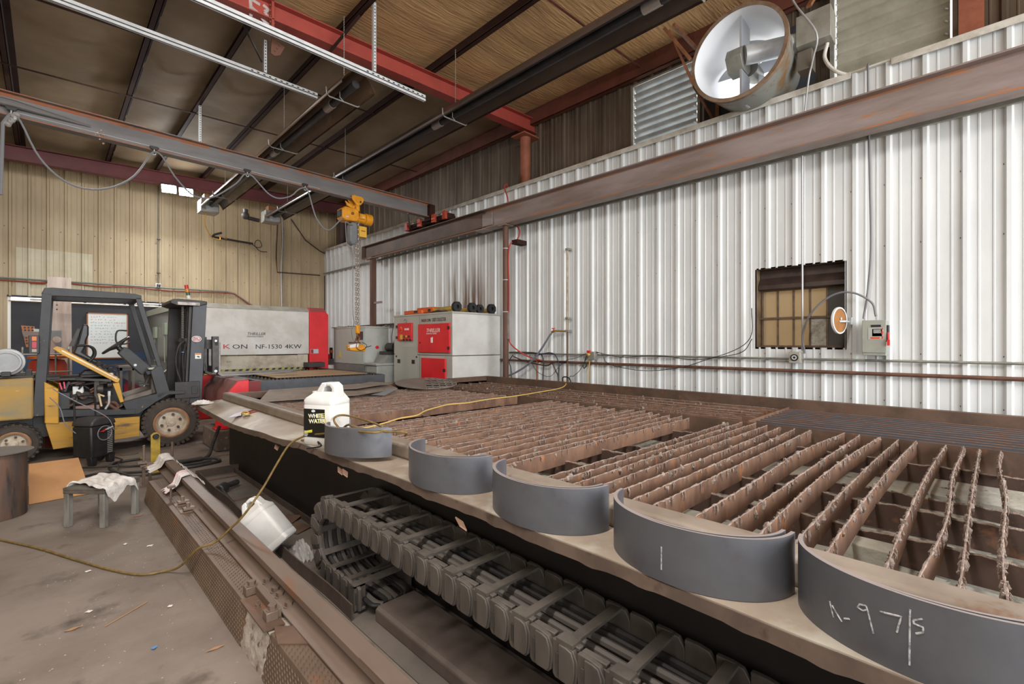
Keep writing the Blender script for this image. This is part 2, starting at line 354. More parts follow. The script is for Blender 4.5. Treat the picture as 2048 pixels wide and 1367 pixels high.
# steel columns
m = MB(); m.cyl((6.62, 6.38, 0), (6.62, 6.38, 5.66), .105, n=28); m.box((6.4, 6.2, 5.64), (7.05, 6.56, 5.665))
for v in range(len(m.v)): m.v[v] = (m.v[v][0] + .14, m.v[v][1], m.v[v][2])
one(m, 'pipe_column', COLUMN, 'round orange brown pipe column under the end of the F3 rafter', 'column')
m = MB(); m.cyl((6.78, 14.6, 0), (6.78, 14.6, 5.65), .12, n=28)
one(m, 'pipe_column', mat('dark_column_paint', '4a3530', .6), 'dark round pipe column in the far corner above the liner', 'column')
m = MB(); m.box((6.74, -.06, 0), (6.94, .13, 6.0))
one(m, 'box_column', COLUMN, 'red brown steel column beside the closed grey shutter', 'column')
# dirty panes: window in the white wall with the lit office behind
wn = struct(thing('window_1', 'steel window with ten small panes set back in the white wall', 'window', (6.75, 1.565, 1.49)))
y0, y1, z0, z1 = WIN
m = MB(); fr = mat('brown_window_steel', '6e5a46', .55, var='4d3d30', scale=8)
X = 6.78
m.box((6.6, y0 - .015, z0 - .02), (XO, y0, z1)); m.box((6.6, y1, z0 - .02), (XO, y1 + .015, z1)); m.box((6.6, y0, z0 - .02), (XO, y1, z0)); m.box((6.6, y0, z1), (XO, y1, z1 + .015))
m.build('reveal', mat('brown_lined_reveal', '7a6650', .6, var='5d4c3c', scale=6), wn)
m = MB(); m.prism([(6.66, 2.24), (6.80, 2.24), (6.80, 2.51), (6.74, 2.51), (6.74, 2.40), (6.66, 2.30)], 'y', y0, y1)
m.build('head_lintel', mat('dark_brown_lintel', '43342e', .45, var='31251f', scale=5), wn, bevel=.01)
m = MB(); wy = (y1 - y0 - .05) / 5
for k in range(6): yy = y0 + .025 + k * wy; m.box((X - .012, yy - .011, z0), (X + .012, yy + .011, 2.25))
for zz in (z0 + .012, 1.87, 2.24): m.box((X - .014, y0, zz - .014), (X + .014, y1, zz + .014))
m.box((X - .03, y0, 1.855), (X - .01, y1, 1.865))
m.build('window_frame', fr, wn, bevel=.002)
g2 = [GLASS, mat('dust_caked_glass', 'b5b2a4', .6, alpha=.93, var='8d877a', scale=22), mat('dark_tinted_glass', '4a4d50', .3, alpha=.85)]
for k in range(5):
    for r, (a, b) in enumerate(((z0, 1.87), (1.87, 2.24))):
        m = MB(); yy = y0 + .025 + k * wy; m.box((X - .003, yy + .01, a + .012), (X + .003, yy + wy - .01, b - .012))
        m.build('pane', g2[1] if (k, r) == (1, 0) else g2[2] if k == 0 else GLASS, wn)
of = MB(); of.box((XO + .02, .2, 1.0), (9.6, 5.2, 1.05)); of.box((9.6, .2, 1.0), (9.65, 5.2, 3.0)); of.box((XO + .02, 5.2, 1.0), (9.6, 5.25, 3.0)); of.box((XO + .02, .15, 1.0), (9.6, .2, 3.0)); of.box((XO + .02, .2, 2.9), (9.6, 5.2, 2.95))
struct(of.build('wall_office', mat('beige_office_wall', 'bfa883', .8)))
m = MB(); m.box((7.7, 2.7, 2.86), (8.3, 3.6, 2.9))
one(m, 'ceiling_light', mat('lit_diffuser', 'fff0c8', .5, emit=6), 'glowing ceiling light seen through the dusty window panes', 'lamp')
l = bpy.data.lights.new('office_lamp', 'POINT'); l.energy = 25; l.color = (1, .85, .6); l.shadow_soft_size = .3
o = bpy.data.objects.new('office_lamp', l); C.objects.link(o); o.location = (8.0, 2.2, 2.6)
# ================================================================ overhead: crane, heaters, strut rails, lamps, fan, shutters
def ibeam_y(m, x, y0, y1, z0, z1, fw, tw=.012, tf=.018):
    for a, b, c, d in ((x - fw / 2, x + fw / 2, z1 - tf, z1), (x - fw / 2, x + fw / 2, z0, z0 + tf), (x - tw / 2, x + tw / 2, z0 + tf, z1 - tf)): m.box((a, y0, c), (b, y1, d))
# --- runway beam along the white wall
rb = thing('runway_beam', 'long weathered crane runway beam along the white wall', 'crane beam', (6.2, 5, 3.8))
m = MB(); ibeam_y(m, 6.2, -2.6, 6.95, 3.80, 4.19, .2); m.build('beam_section', RUNWAY, rb, bevel=.003)
m = MB(); ibeam_y(m, 6.2, 6.96, 11.95, 3.84, 4.19, .2); m.box((6.1, 11.935, 3.84), (6.3, 11.95, 4.19)); m.build('beam_section', mat('brown_mill_steel', '6b564a', .55, .1, var='57463d', scale=2.5, var2='8f5b34', scale2=5, lo2=.64, hi2=.74), rb, bevel=.003)
m = MB(); m.box((6.17, 6.72, 3.87), (6.185, 7.02, 4.12)); m.box((6.09, 6.85, 3.79), (6.31, 7.15, 3.815)); m.build('splice_plate', RUNWAY, rb, bevel=.01)
m = MB(); m.box((6.096, -2.6, 3.80), (6.1005, 11.9, 3.819)); m.box((6.1915, -2.6, 3.82), (6.1945, 6.9, 3.845)); m.box((6.1915, -2.6, 4.15), (6.1945, 6.9, 4.172)); m.build('rust_band', mat('runway_orange_rust', 'a8693c', .7, var='7f6a5f', scale=5, lo=.42, hi=.6, stretch=(1, .4, 2)), rb)
m = MB(); m.box((6.18, -2.6, 4.19), (6.22, 11.9, 4.215)); m.build('rail_bar', PURLIN, rb)
# bracing stubs to the wall
# --- runway posts
def post(y, top, label, r=.055, round_=True):
    t = thing('runway_post', label, 'steel post', (6.2, y, 0))
    m = MB(); m.cyl((6.2, y, .01), (6.2, y, top), r, n=20) if round_ else m.box((6.2 - r, y - r, .01), (6.2 + r, y + r, top))
    m.build('shaft', mat('rust_brown_post', '6a4a3b', .65, var='55392d', scale=5, stretch=(1, 1, .3)), t)
    m = MB(); m.box((6.09, y - .1, top), (6.31, y + .1, top + .015)); m.box((6.1, y - .1, 0), (6.3, y + .1, .012)); m.build('cap_plate', RUNWAY, t)
    return t
P1 = post(6.37, 3.78, 'rusty round post between the dust collector and the cutting table')
m = MB(); m.box((6.17, 6.27, 1.62), (6.20, 6.315, 2.13)); m.build('tool_channel', RUNWAY, P1)
for z in (3.35, 2.75, 2.14):
    m = MB(); m.lathe([(.057, -.008), (.06, 0), (.057, .008)], (6.2, 6.37, z), n=20); m.build('hose_clamp', GALV, P1)
m = MB(); m.box((6.24, 6.1, 3.42), (6.5, 6.25, 3.5)); m.build('wall_bracket', PURLIN, P1)
P2 = post(11.5, 3.82, 'brown square post under the far end of the runway beam', .062, False)
m = MB(); m.bar((6.2, 11.42, 2.62), (6.2, 11.05, 2.62), .05, .05); m.build('stub_arm', RUNWAY, P2)
# --- bridge crane beam
br = thing('crane_bridge', 'blue grey crane bridge beam spanning the shop below the roof', 'crane', (3, 8.76, 4.4))
zb = lambda x: 4.435 - .0095 * x; ztop = lambda x: 4.75 - .0095 * x
m = MB(); ibeam_x(m, -4.5, 6.18, 8.77, ztop, zb, .15, .01, .016); m.build('bridge_beam', GREYBEAM, br, bevel=.002)
m = MB(); m.tube([(-4.2, 8.62, 4.58), (-.3, 8.70, 4.60), (.42, 8.755, 4.57)], [.055, .05, .012], 10); m.build('pipe_brace', GREYBEAM, br)
RBAND = mat('patchy_orange_rust', '9a5a34', .7, var='7a7572', scale=6, lo=.45, hi=.6, stretch=(.5, 1, 1.5), var2='5a4038', scale2=4, lo2=.6, hi2=.7)
m = MB(); m.prism([(-4.5, ztop(-4.5) - .065), (6.17, ztop(6.17) - .05), (6.17, ztop(6.17) - .016), (-4.5, ztop(-4.5) - .016)], 'y', 8.7625, 8.766); m.prism([(-4.5, ztop(-4.5) - .016), (6.18, ztop(6.18) - .016), (6.18, ztop(6.18) - .004), (-4.5, ztop(-4.5) - .004)], 'y', 8.692, 8.6955); m.prism([(-4.5, zb(-4.5) + .002), (6.18, zb(6.18) + .002), (6.18, zb(6.18) + .016), (-4.5, zb(-4.5) + .016)], 'y', 8.692, 8.6955); m.build('rust_band', RBAND, br)
m = MB()
for i in range(26): m.blob((.52 + R.gauss(0, .03), 8.763, 4.47 + R.gauss(0, .035)), .012, 5, 4)
m.build('weld_scar', mat('bare_weld_beads', 'c2ada0', .35, .6), br)
m = MB(); m.tube([(-.3, 8.685, 4.495), (3.6, 8.685, 4.432)], .004, 5); m.build('festoon_wire', GALV, br)
m = MB(); m.box((6.12, 8.05, 4.25), (6.28, 9.7, 4.36)); m.box((6.06, 8.66, 4.30), (6.2, 8.88, 4.66)); m.build('end_truck', PURLIN, br, bevel=.004)
OR = mat('orange_red_enamel', 'b8452c', .5, var='9c3a25', scale=12)
for y in (8.12, 8.52, 9.08, 9.62):
    w_ = MB(); w_.cyl((6.09, y, 4.285), (6.31, y, 4.285), .07, n=18); 
    w_.m = 1; w_.box((6.03, y - .06, 4.22), (6.09, y + .06, 4.40)); w_.build('truck_wheel', [PURLIN, OR], br, bevel=.006)
m = MB(); m.bar((5.55, 8.77, 4.38), (6.13, 9.58, 4.30), .03, .03); m.build('knee_brace', GREYBEAM, br)
# --- festoon trolleys and cable
tro = [(-.33, 4.5), (1.12, 4.43), (2.37, 4.42), (3.32, 4.41)]
lab = ['cable trolley beside the taped cable splice at the crane end', 'cable trolley above the widest hanging cable loop', 'cable trolley over the shorter radiant heater burner', 'cable trolley closest to the yellow hoist']
for (x, z), L_ in zip(tro, lab):
    t = thing('cable_trolley', L_, 'cable trolley', (x, 8.66, z), group='festoon trolleys on the crane wire')
    m = MB(); m.prism([(-.06, .03), (-.035, -.005), (.035, -.005), (.06, .03), (.04, .045), (-.04, .045)], 'y', -.012, .012); m.build('trolley_body', BLACK, t, local=True, bevel=.004)
    m = MB(); m.tube([(0, 0, -.005), (0, 0, -.045)], .008, 6); m.tube(arc((0, 0, -.06), .02, 0, 360, 12, 'y'), .006, 5); m.build('clamp', GALV, t, local=True)
FP = [(-.339, 4.44), (-.252, 4.387), (-.119, 4.044), (.019, 3.834), (.209, 3.689), (.434, 3.668), (.671, 3.766), (.892, 3.978), (1.064, 4.317), (1.123, 4.385), (1.213, 4.345), (1.367, 4.084), (1.577, 3.865), (1.755, 3.843), (1.926, 3.921), (2.197, 4.179), (2.308, 4.348), (2.368, 4.375), (2.444, 4.360), (2.576, 4.229), (2.707, 4.113), (2.865, 4.079), (3.066, 4.168), (3.196, 4.314), (3.31, 4.37), (3.369, 4.309), (3.445, 4.051), (3.519, 3.853), (3.658, 3.692), (3.782, 3.695), (3.928, 3.854), (4.04, 3.98)]
fc = thing('festoon_cable', 'grey power cable hanging in loops below the crane bridge', 'cable', (1.8, 8.64, 3.7))
m = MB(); m.tube(smooth([(x, 8.64, z) for x, z in FP], 3), .0125, 7); m.build('looped_cable', CABLEGREY, fc)
m = MB(); m.tube([(-.42, 8.62, 3.4), (-.40, 8.62, 4.3), (-.34, 8.64, 4.44)], .02, 8); m.build('drop_cable', CABLEGREY, fc)
m = MB()
for i in range(5): m.blob((-.36 + .02 * i, 8.62, 4.30 + .035 * i), .035, 7, 5)
m.build('tape_wrap', mat('silver_tape', 'a3a19c', .4, .2), fc)
# --- electric chain hoist
YEL = mat('hoist_yellow_enamel', 'e39a1b', .4, var='c98316', scale=10)
h = thing('chain_hoist', 'yellow electric chain hoist hanging from the crane bridge', 'hoist', (4.34, 8.7, 4.1))
for s in (-1, 1):
    m = MB(); y = 8.77 + s * .085
    poly = [(4.22, 4.44), (4.26, 4.47), (4.44, 4.46), (4.475, 4.43), (4.47, 4.37), (4.42, 4.30), (4.36, 4.27), (4.31, 4.29), (4.23, 4.38)]
    m.prism(poly, 'y', y - .012, y + .012); m.build('trolley_plate', YEL, h, bevel=.008)
    m = MB(); m.prism([(4.27 + .02, 4.425), (4.43, 4.42), (4.44, 4.39), (4.39, 4.325), (4.35, 4.32), (4.29, 4.38)], 'y', y - .02, y + .02); m.build('plate_rib', mat('hoist_yellow_shade', 'cf8a17', .45), h, bevel=.004)
    m = MB(); m.cyl((4.40, y - .03, 4.35), (4.40, y + .03, 4.35), .018, n=12); m.build('bolt', BLACK, h)
m = MB(); m.cyl((4.38, 8.66, 4.31), (4.38, 8.88, 4.31), .02, n=10); m.box((4.33, 8.70, 4.17), (4.40, 8.80, 4.32)); m.prism([(4.12, 4.34), (4.16, 4.25), (4.30, 4.2), (4.33, 4.26), (4.2, 4.30)], 'y', 8.74, 8.77); m.build('suspension_lug', YEL, h, bevel=.006)
m = MB(); m.prism([(4.0, 4.14), (4.06, 4.19), (4.28, 4.18), (4.34, 4.15), (4.34, 3.98), (4.30, 3.93), (4.06, 3.92), (4.0, 3.97)], 'y', 8.60, 8.86); m.build('gear_housing', YEL, h, bevel=.02)
m = MB(); m.box((3.99, 8.64, 3.99), (4.0, 8.82, 4.12)); m.build('end_label', BLACK, h)
m = MB(); m.cyl((4.34, 8.73, 4.04), (4.52, 8.73, 4.04), .10, n=22); m.cyl((4.52, 8.73, 4.04), (4.66, 8.73, 4.04), .115, n=22); m.box((4.36, 8.60, 4.0), (4.48, 8.64, 4.1)); m.build('motor_housing', YEL, h, bevel=.012)
m = MB(); m.cyl((4.2, 8.585, 4.07), (4.2, 8.605, 4.07), .03, n=16); m.build('badge', mat('dark_badge', '7a4a12'), h)
m = MB(); m.box((4.06, 8.59, 3.98), (4.12, 8.605, 4.0)); m.box((4.4, 8.595, 4.02), (4.45, 8.605, 4.04)); m.build('rating_plate', GALV, h)
m = MB(); m.prism([(4.18, 3.86), (4.22, 3.93), (4.32, 3.93), (4.345, 3.86), (4.35, 3.58), (4.31, 3.50), (4.24, 3.47), (4.18, 3.54)], 'y', 8.66, 8.82); m.build('chain_bag', mat('grey_chain_bag', '77797a', .6, var='66686a', scale=5), h, bevel=.03)
m = MB(); m.box((4.37, 8.66, 3.66), (4.53, 8.80, 3.87)); m.m = 1; m.box((4.41, 8.655, 3.77), (4.50, 8.66, 3.79)); m.build('control_box', [mat('ochre_box', 'd9a93a', .5), OR], h, bevel=.006)
CH = mat('steel_chain', 'b0a9a2', .35, .7)
def chain(m, x, y, z0, z1, p=.048, r=.008):
    k = 0; z = z1
    while z > z0:
        a = 0 if k % 2 else 90; pts = []
        for i in range(10):
            t = 2 * math.pi * i / 10; u = .019 * math.cos(t); v = .031 * math.sin(t)
            pts.append((x + u * math.cos(rad(a + 45)), y + u * math.sin(rad(a + 45)), z + v))
        m.tube(pts, r, 5, closed=True); z -= p; k += 1
m = MB(); chain(m, 4.325, 8.70, 1.86, 4.15); chain(m, 4.372, 8.70, 1.86, 3.95); m.build('load_chain', CH, h)
m = MB(); m.box((4.315, 8.66, 1.73), (4.395, 8.74, 1.90)); m.build('hook_block', YEL, h, bevel=.018)
m = MB(); m.tube(smooth([(4.35, 8.70, 1.73), (4.35, 8.70, 1.69), (4.395, 8.70, 1.65), (4.37, 8.70, 1.595), (4.32, 8.70, 1.61), (4.315, 8.70, 1.64)], 4), .014, 8); m.build('hook', mat('rust_hook', '7d5a33', .5, .4), h)
m = MB(); m.tube(smooth([(4.12, 8.66, 3.9), (4.14, 8.62, 3.86), (4.22, 8.62, 3.86)], 5), .01, 6); m.tube(smooth([(4.1, 8.70, 3.93), (4.13, 8.70, 3.5), (4.18, 8.70, 3.42), (4.25, 8.70, 3.3), (4.255, 8.70, 2.2), (4.28, 8.7, 1.95), (4.22, 8.68, 1.8), (4.25, 8.68, 1.62), (4.34, 8.68, 1.5)], 6), .008, 6); m.build('control_cable', CABLEGREY, h)
lf = thing('lifting_magnet', 'yellow and white lifting magnet hanging on the hoist hook', 'magnet', (4.33, 8.7, 1.38))
m = MB(); m.prism([(4.15, 1.50), (4.34, 1.535), (4.46, 1.50), (4.50, 1.42), (4.47, 1.37), (4.17, 1.40)], 'y', 8.62, 8.80); m.build('magnet_body', YEL, lf, bevel=.01)
m = MB(); m.prism([(4.155, 1.506), (4.33, 1.54), (4.33, 1.47), (4.155, 1.45)], 'y', 8.612, 8.7); m.build('white_plate', WHITE, lf)
m = MB(); m.box((4.19, 8.66, 1.535), (4.40, 8.74, 1.565)); m.tube(arc((4.34, 8.70, 1.575), .035, 0, 360, 14, 'y'), .011, 6); m.build('shackle', mat('brown_shackle', '5b3c31', .5, .3), lf)
m = MB(); m.tube(smooth([(4.46, 8.68, 1.45), (4.56, 8.66, 1.47), (4.63, 8.66, 1.49)], 4), .007, 6); m.tube(smooth([(4.30, 8.6, 1.55), (4.28, 8.6, 1.46), (4.36, 8.59, 1.40), (4.46, 8.6, 1.43), (4.5, 8.6, 1.5), (4.40, 8.6, 1.56)], 5), .006, 6); m.build('lever_cable', BLACK, lf)
# --- radiant tube heaters
HTR = mat('smoked_heater_steel', '6b5440', .36, .35, var='46382c', scale=2.4, stretch=(2, .5, 1), var2='8a6a48', scale2=3, lo2=.55, hi2=.7)
HTUBE = mat('dark_heater_tube', '39383a', .42, .4, var='2e2b2a', scale=4)
def heater(x, y0, y1, z, label, hang, dark):
    t = thing('radiant_heater', label, 'heater', (x, (y0 + y1) / 2, z))
    m = MB(); pr = [(-.225, 0), (-.23, .035), (-.165, .135), (-.09, .19), (.09, .19), (.165, .135), (.23, .035), (.225, 0)]; q = [(a * .985, b - .004) for a, b in pr]
    poly = [(x + a, z + b) for a, b in pr] + [(x + a, z + b) for a, b in q[::-1]]
    n = 8; ring = lambda y: [(p[0], y, p[1]) for p in poly]
    m.add(ring(y0) + ring(y1), [(i, (i + 1) % 16, 16 + (i + 1) % 16, 16 + i) for i in range(16)] + [(i, i + 1, 14 - i, 15 - i) for i in range(7)] + [(16 + 15 - i, 16 + 14 - i, 16 + i + 1, 16 + i) for i in range(7)])
    m.build('reflector', dark, t)
    m = MB(); m.cyl((x, y0 + .08, z + .085), (x, y1 + .1, z + .085), .05, n=18); m.build('burner_tube', HTUBE, t)
    for y in hang:
        m = MB(); m.tube([(x - .24, y, z + .10), (x - .235, y, z + .02), (x - .20, y, z - .012), (x + .20, y, z - .012), (x + .235, y, z + .02)], .009, 6); m.tube([(x, y, z - .01), (x - .055, y, z + .03), (x - .055, y, z + .10)], .006, 5); m.build('hanger_frame', GALVDULL, t)
        m = MB(); zz = z + .2
        while zz < zt(x) + .05: m.tube([(x - .0, y, zz), (x + .006, y, zz + .03)], .006, 4); zz += .034
        m.build('hanger_chain', GALVDULL, t)
    for y in hang[:2]:
        m = MB(); m.cyl((x, y + .35, z + .085), (x, y + .55, z + .085), .057, n=18); m.build('tube_clamp', mat('pale_clamp', '9a8f88', .4, .4), t)
    m = MB(); m.box((x - .22, y1 + .02, z - .08), (x + .16, y1 + .42, z + .22)); m.build('burner_box', mat('grey_burner_box', '9d9a92', .5, .2, var='7f7b72', scale=6), t, bevel=.01)
    m = MB(); m.box((x - .12, y1 + .005, z - .05), (x + .14, y1 + .02, z + .06)); m.build('burner_face', GALV, t)
    m = MB(); m.box((x - .14, y1 + .08, z + .22), (x + .10, y1 + .30, z + .36)); m.build('vent_box', mat('copper_brown', '8f6547', .5, .3), t, bevel=.01)
    return t
H1 = heater(4.38, -1.0, 13.55, 4.93, 'long dark radiant heater running over the cutting table and crane', (1.9, 5.6, 9.3, 12.6), mat('sooty_heater_steel', '54463f', .36, .35, var='3d332e', scale=2, stretch=(2, .4, 1)))
H2 = heater(2.83, 5.62, 13.2, 4.82, 'shorter brown radiant heater with rounded open end near the red rafter', (6.05, 8.3, 12.0), HTR)
m = MB(); m.blob((3.72, 13.75, 4.93), .1, 10, 7, .05); m.tube([(3.72, 13.75, 4.85), (3.72, 13.75, 5.1)], [.05, .06], 8); m.cyl((3.78, 13.75, 4.88), (4.05, 13.75, 4.86), .05); m.m = 1
one(m, 'combustion_blower', DUSTBLACK, 'black blower beside the far burner box of the long heater', 'blower')
m = MB(); m.tube(smooth([(2.75, 13.35, 4.76), (2.74, 13.5, 4.5), (2.95, 13.8, 4.25), (3.25, 14.3, 4.3), (3.4, 14.9, 4.5), (3.62, 15.2, 4.52)], 6), .012, 6)
one(m, 'gas_hose', mat('yellow_gas_hose', 'c08f3d', .5), 'yellow gas hose drooping below the shorter heater burner', 'hose')
m = MB(); m.cyl((3.35, 15.35, 4.56), (4.35, 15.35, 4.52), .028, n=12); m.tube([(3.3, 15.35, 4.55), (3.32, 15.2, 4.6), (3.5, 15.2, 4.68)], .03, 8); m.tube(smooth([(4.3, 15.3, 4.5), (4.42, 15.2, 4.4), (4.55, 15.2, 4.45), (4.5, 15.2, 4.6), (4.4, 15.2, 4.6), (4.36, 15.2, 4.45), (4.5, 15.2, 4.3), (4.7, 15.2, 4.3)], 5), .011, 6)
one(m, 'gas_pipe', mat('black_iron_pipe', '27221f', .6), 'short black gas pipe on the tan wall under the heaters', 'pipe')
# --- strut rails (slotted channel)
def strut_rail(y, x0, x1, z, label):
    t = thing('strut_rail', label, 'strut rail', ((x0 + x1) / 2, y, z))
    m = MB(); w_ = .041; a, b = y - w_ / 2, y + w_ / 2
    m.prism([(a, z), (a + .01, z), (a + .01, z + .003), (a + .003, z + .003), (a + .003, z + .079), (b - .003, z + .079), (b - .003, z + .003), (b - .01, z + .003), (b - .01, z), (b, z), (b, z + .082), (a, z + .082)], 'x', x0, x1)
    m.build('channel', GALV, t)
    m = MB(); m.prism([(a - .002, z + .030), (b + .002, z + .030), (b + .002, z + .044), (a - .002, z + .044)], 'x', x0, x1 - .002); m.build('channel_slot', DUSTBLACK, t)
    m = MB(); k = x1 - .07
    for i in range(12): m.box((k - i * .075, a - .0035, z + .05), (k - i * .075 + .028, a - .001, z + .064))
    m.build('slot_holes', BLACK, t); return t
strut_rail(5.50, -4, 3.76, 4.95, 'upper galvanized strut rail close under the red rafter')
strut_rail(6.93, -4, 2.83, 5.17, 'lower galvanized strut rail farther from the red rafter')
def hanger(x, y, z0, z1, label):
    t = thing('strut_hanger', label, 'strut hanger', (x, y, z0))
    m = MB(); m.box((x - .021, y - .02, z0), (x + .021, y - .017, z1)); m.box((x - .021, y - .02, z0), (x - .018, y + .02, z1)); m.box((x + .018, y - .02, z0), (x + .021, y + .02, z1)); m.build('channel', GALV, t)
    m = MB(); z = z0 + .03
    while z < z1 - .03: m.box((x - .006, y - .022, z), (x + .006, y - .0195, z + .018)); z += .042
    m.build('slot_holes', BLACK, t); return t
hanger(2.97, 5.48, 5.035, zt(3.1) + .02, 'tall slotted strut hanger in front of the red rafter')
hanger(2.11, 6.91, 5.255, 5.70, 'short slotted strut hanger between the two strut rails')
hanger(1.96, 10.0, 5.05, 5.87, 'slotted strut hanger standing behind the crane bridge beam')
m = MB(); m.prism([(2.16, 5.72), (2.33, 5.66), (2.27, 5.52), (2.2, 5.48), (2.15, 5.5)], 'y', 6.80, 6.82); 
for k in range(3): m.cyl((2.2 + .03 * k, 6.79, 5.55 + .05 * k), (2.2 + .03 * k, 6.83, 5.55 + .05 * k), .014, n=8)
one(m, 'gusset_plate', mat('brown_gusset', '6e4a38', .6), 'small brown bolted gusset plate beside the short strut hanger', 'bracket')
m = MB(); m.bar((1.85, 6.93, 5.80), (2.08, 6.93, 5.40), .04, .012); one(m, 'strut_brace', DUSTBLACK, 'short black diagonal brace against the short strut hanger', 'brace')
# --- LED flood lights below the end rafter
LED = mat('lit_led_lens', 'f4fbff', .5, emit=22)
for i, (x, y, lb) in enumerate(((2.14, 14.3, 'lit floodlight head on the side of the vertical conduit'), (2.50, 14.3, 'lit floodlight head beside the shorter heater burner box'))):
    t = thing('floodlight', lb, 'floodlight', (x, y, 5.40), (rad(-46), 0, rad(-14)), group='pair of floodlights under the maroon rafter')
    m = MB(); m.box((-.16, -.12, .004), (.16, .12, .05)); m.build('housing', BLACK, t, local=True, bevel=.01)
    m = MB(); m.box((-.145, -.105, -.001), (.145, .105, .005)); m.build('lens', LED, t, local=True)
    m = MB(); m.tube([(0, .1, .05), (0, .2, .12)], .012, 6); m.build('bracket', BLACK, t, local=True)
    m = MB(); m.tube([(x, 14.32, 5.46), (x, 14.5, 5.52), (x, 14.52, 5.58)], .012, 6); m.build('mounting_arm', BLACK, t)
    area('floodlight_beam' + '.%03d' % i, (x, y - .08, 5.36), (x, y - 2.2, 2.2), .28, .2, 50, (.93, .97, 1))
    l = bpy.data.lights.new('floodlight_spill', 'POINT'); l.energy = 9; l.shadow_soft_size = .12; o = bpy.data.objects.new('floodlight_spill', l); C.objects.link(o); o.location = (x, y - .2, 5.28)
# --- exhaust fan in the outer wall
fy, fz, fr_ = 2.08, 5.11, .535
fan = thing('exhaust_fan', 'large round exhaust fan with white drum set high in the wall', 'fan', (6.0, fy, fz))
m = MB(); m.lathe([(fr_ + .004, 6.0), (fr_ - .09, 6.97), (fr_ - .075, 6.97), (fr_ + .02, 6.0), (fr_ + .004, 6.0)], (0, fy, fz), 'x', 64)
m.build('drum_shell', mat('rust_streaked_drum', '8f9088', .5, .25, var='8b6a45', scale=3.2, lo=.5, hi=.62, var2='7a4a22', scale2=7, lo2=.62, hi2=.7), fan)
m = MB(); m.lathe([(fr_, 6.005), (fr_ - .095, 6.96)], (0, fy, fz), 'x', 64); m.build('drum_lining', mat('white_drum_paint', 'eef1f4', .45), fan)
m = MB(); m.lathe([(fr_ - .01, 5.985), (fr_ + .035, 5.985), (fr_ + .035, 6.03), (fr_ + .0, 6.03)], (0, fy, fz), 'x', 64); m.build('drum_ring', mat('rusty_ring', '8a7663', .6, var='75563c', scale=9), fan)
PLATE = mat('pale_fan_plate', 'b9bcc2', .45, .2)
for s in (1, -1):
    m = MB(); a, b = sorted((fz + s * .14, fz + s * (fr_ - .01))); m.box((6.12, fy - .012, a), (6.42, fy + .012, b)); m.build('support_plate', PLATE, fan)
m = MB(); m.prism([(6.06, fz + .02), (6.12, fz + .14), (6.22, fz + .2), (6.36, fz + .2), (6.42, fz + .1), (6.42, fz - .06), (6.34, fz - .13), (6.16, fz - .13)], 'y', fy - .02, fy + .17); m.build('hub_guard', GALVDULL, fan, bevel=.006)
m = MB(); m.cyl((6.2, fy - .02, fz + .05), (6.5, 1.56, fz + .11), .115, n=26); m.build('belt_tunnel', GALV, fan)
m = MB(); m.box((6.35, 1.18, fz - .02), (6.62, 1.53, fz + .34)); m.build('motor_box', mat('grey_motor_box', 'a3a196', .5, .1, var='8b8779', scale=4), fan, bevel=.005)
m = MB(); m.box((6.42, 1.38, fz - .28), (6.6, 1.53, fz - .05)); m.build('junction_box', mat('brown_grey_box', '6d6459', .6), fan, bevel=.004)
for k in range(5):
    m = MB(); a = rad(72 * k + 20)
    def bl(u, v):
        r = .1 + .34 * u; t = a + (v - .5) * .55; return (6.62 + (v - .5) * .16, fy + r * math.cos(t), fz + r * math.sin(t))
    m.grid(5, 4, bl); m.build('fan_blade', PLATE, fan, solid=.006)
m = MB(); m.cyl((6.45, fy, fz), (6.7, fy, fz), .1, n=20); m.build('fan_hub', GALVDULL, fan)
BR = mat('brown_angle_iron', '8b5b3c', .6, var='6f452f', scale=8)
m = MB(); m.bar((5.98, 2.66, 5.28), (5.98, 3.02, 5.86), .04, .04); m.bar((6.9, 2.66, 5.40), (6.9, 2.66, 4.66), .05, .05); m.bar((5.98, 2.95, 5.80), (6.0, 2.62, 4.92), .03, .03); m.bar((6.0, 2.62, 4.92), (6.85, 2.66, 4.7), .03, .03); m.bar((6.0, 2.9, 5.86), (6.88, 2.9, 5.86), .04, .04); m.build('bracket_frame', BR, fan)
m = MB(); m.bar((6.0, 1.32, 5.30), (6.6, 1.25, 5.95), .05, .03); m.build('hanger_strap', BR, fan)
# board closing the wall below the drum, weather hood outside
m = MB(); 
def ringpt(i): t = 2 * math.pi * i / 48; return (fy + (fr_ - .08) * math.cos(t), fz + (fr_ - .08) * math.sin(t))
for i in range(48):
    a, b = ringpt(i), ringpt(i + 1)
    def sq(p): dx, dz = p[0] - fy, p[1] - fz; k = .62 / max(abs(dx), abs(dz)); return (fy + dx * k * (1.3 if dx > 0 else 1), fz + dz * k)
    c, d = sq(b), sq(a); m.add([(6.97, *a), (6.97, *b), (6.97, *c), (6.97, *d)], [(0, 1, 2, 3)])
m.build('mounting_panel', mat('navy_grey_panel', '3a4048', .6, var='2f343b', scale=3), fan, solid=.01)
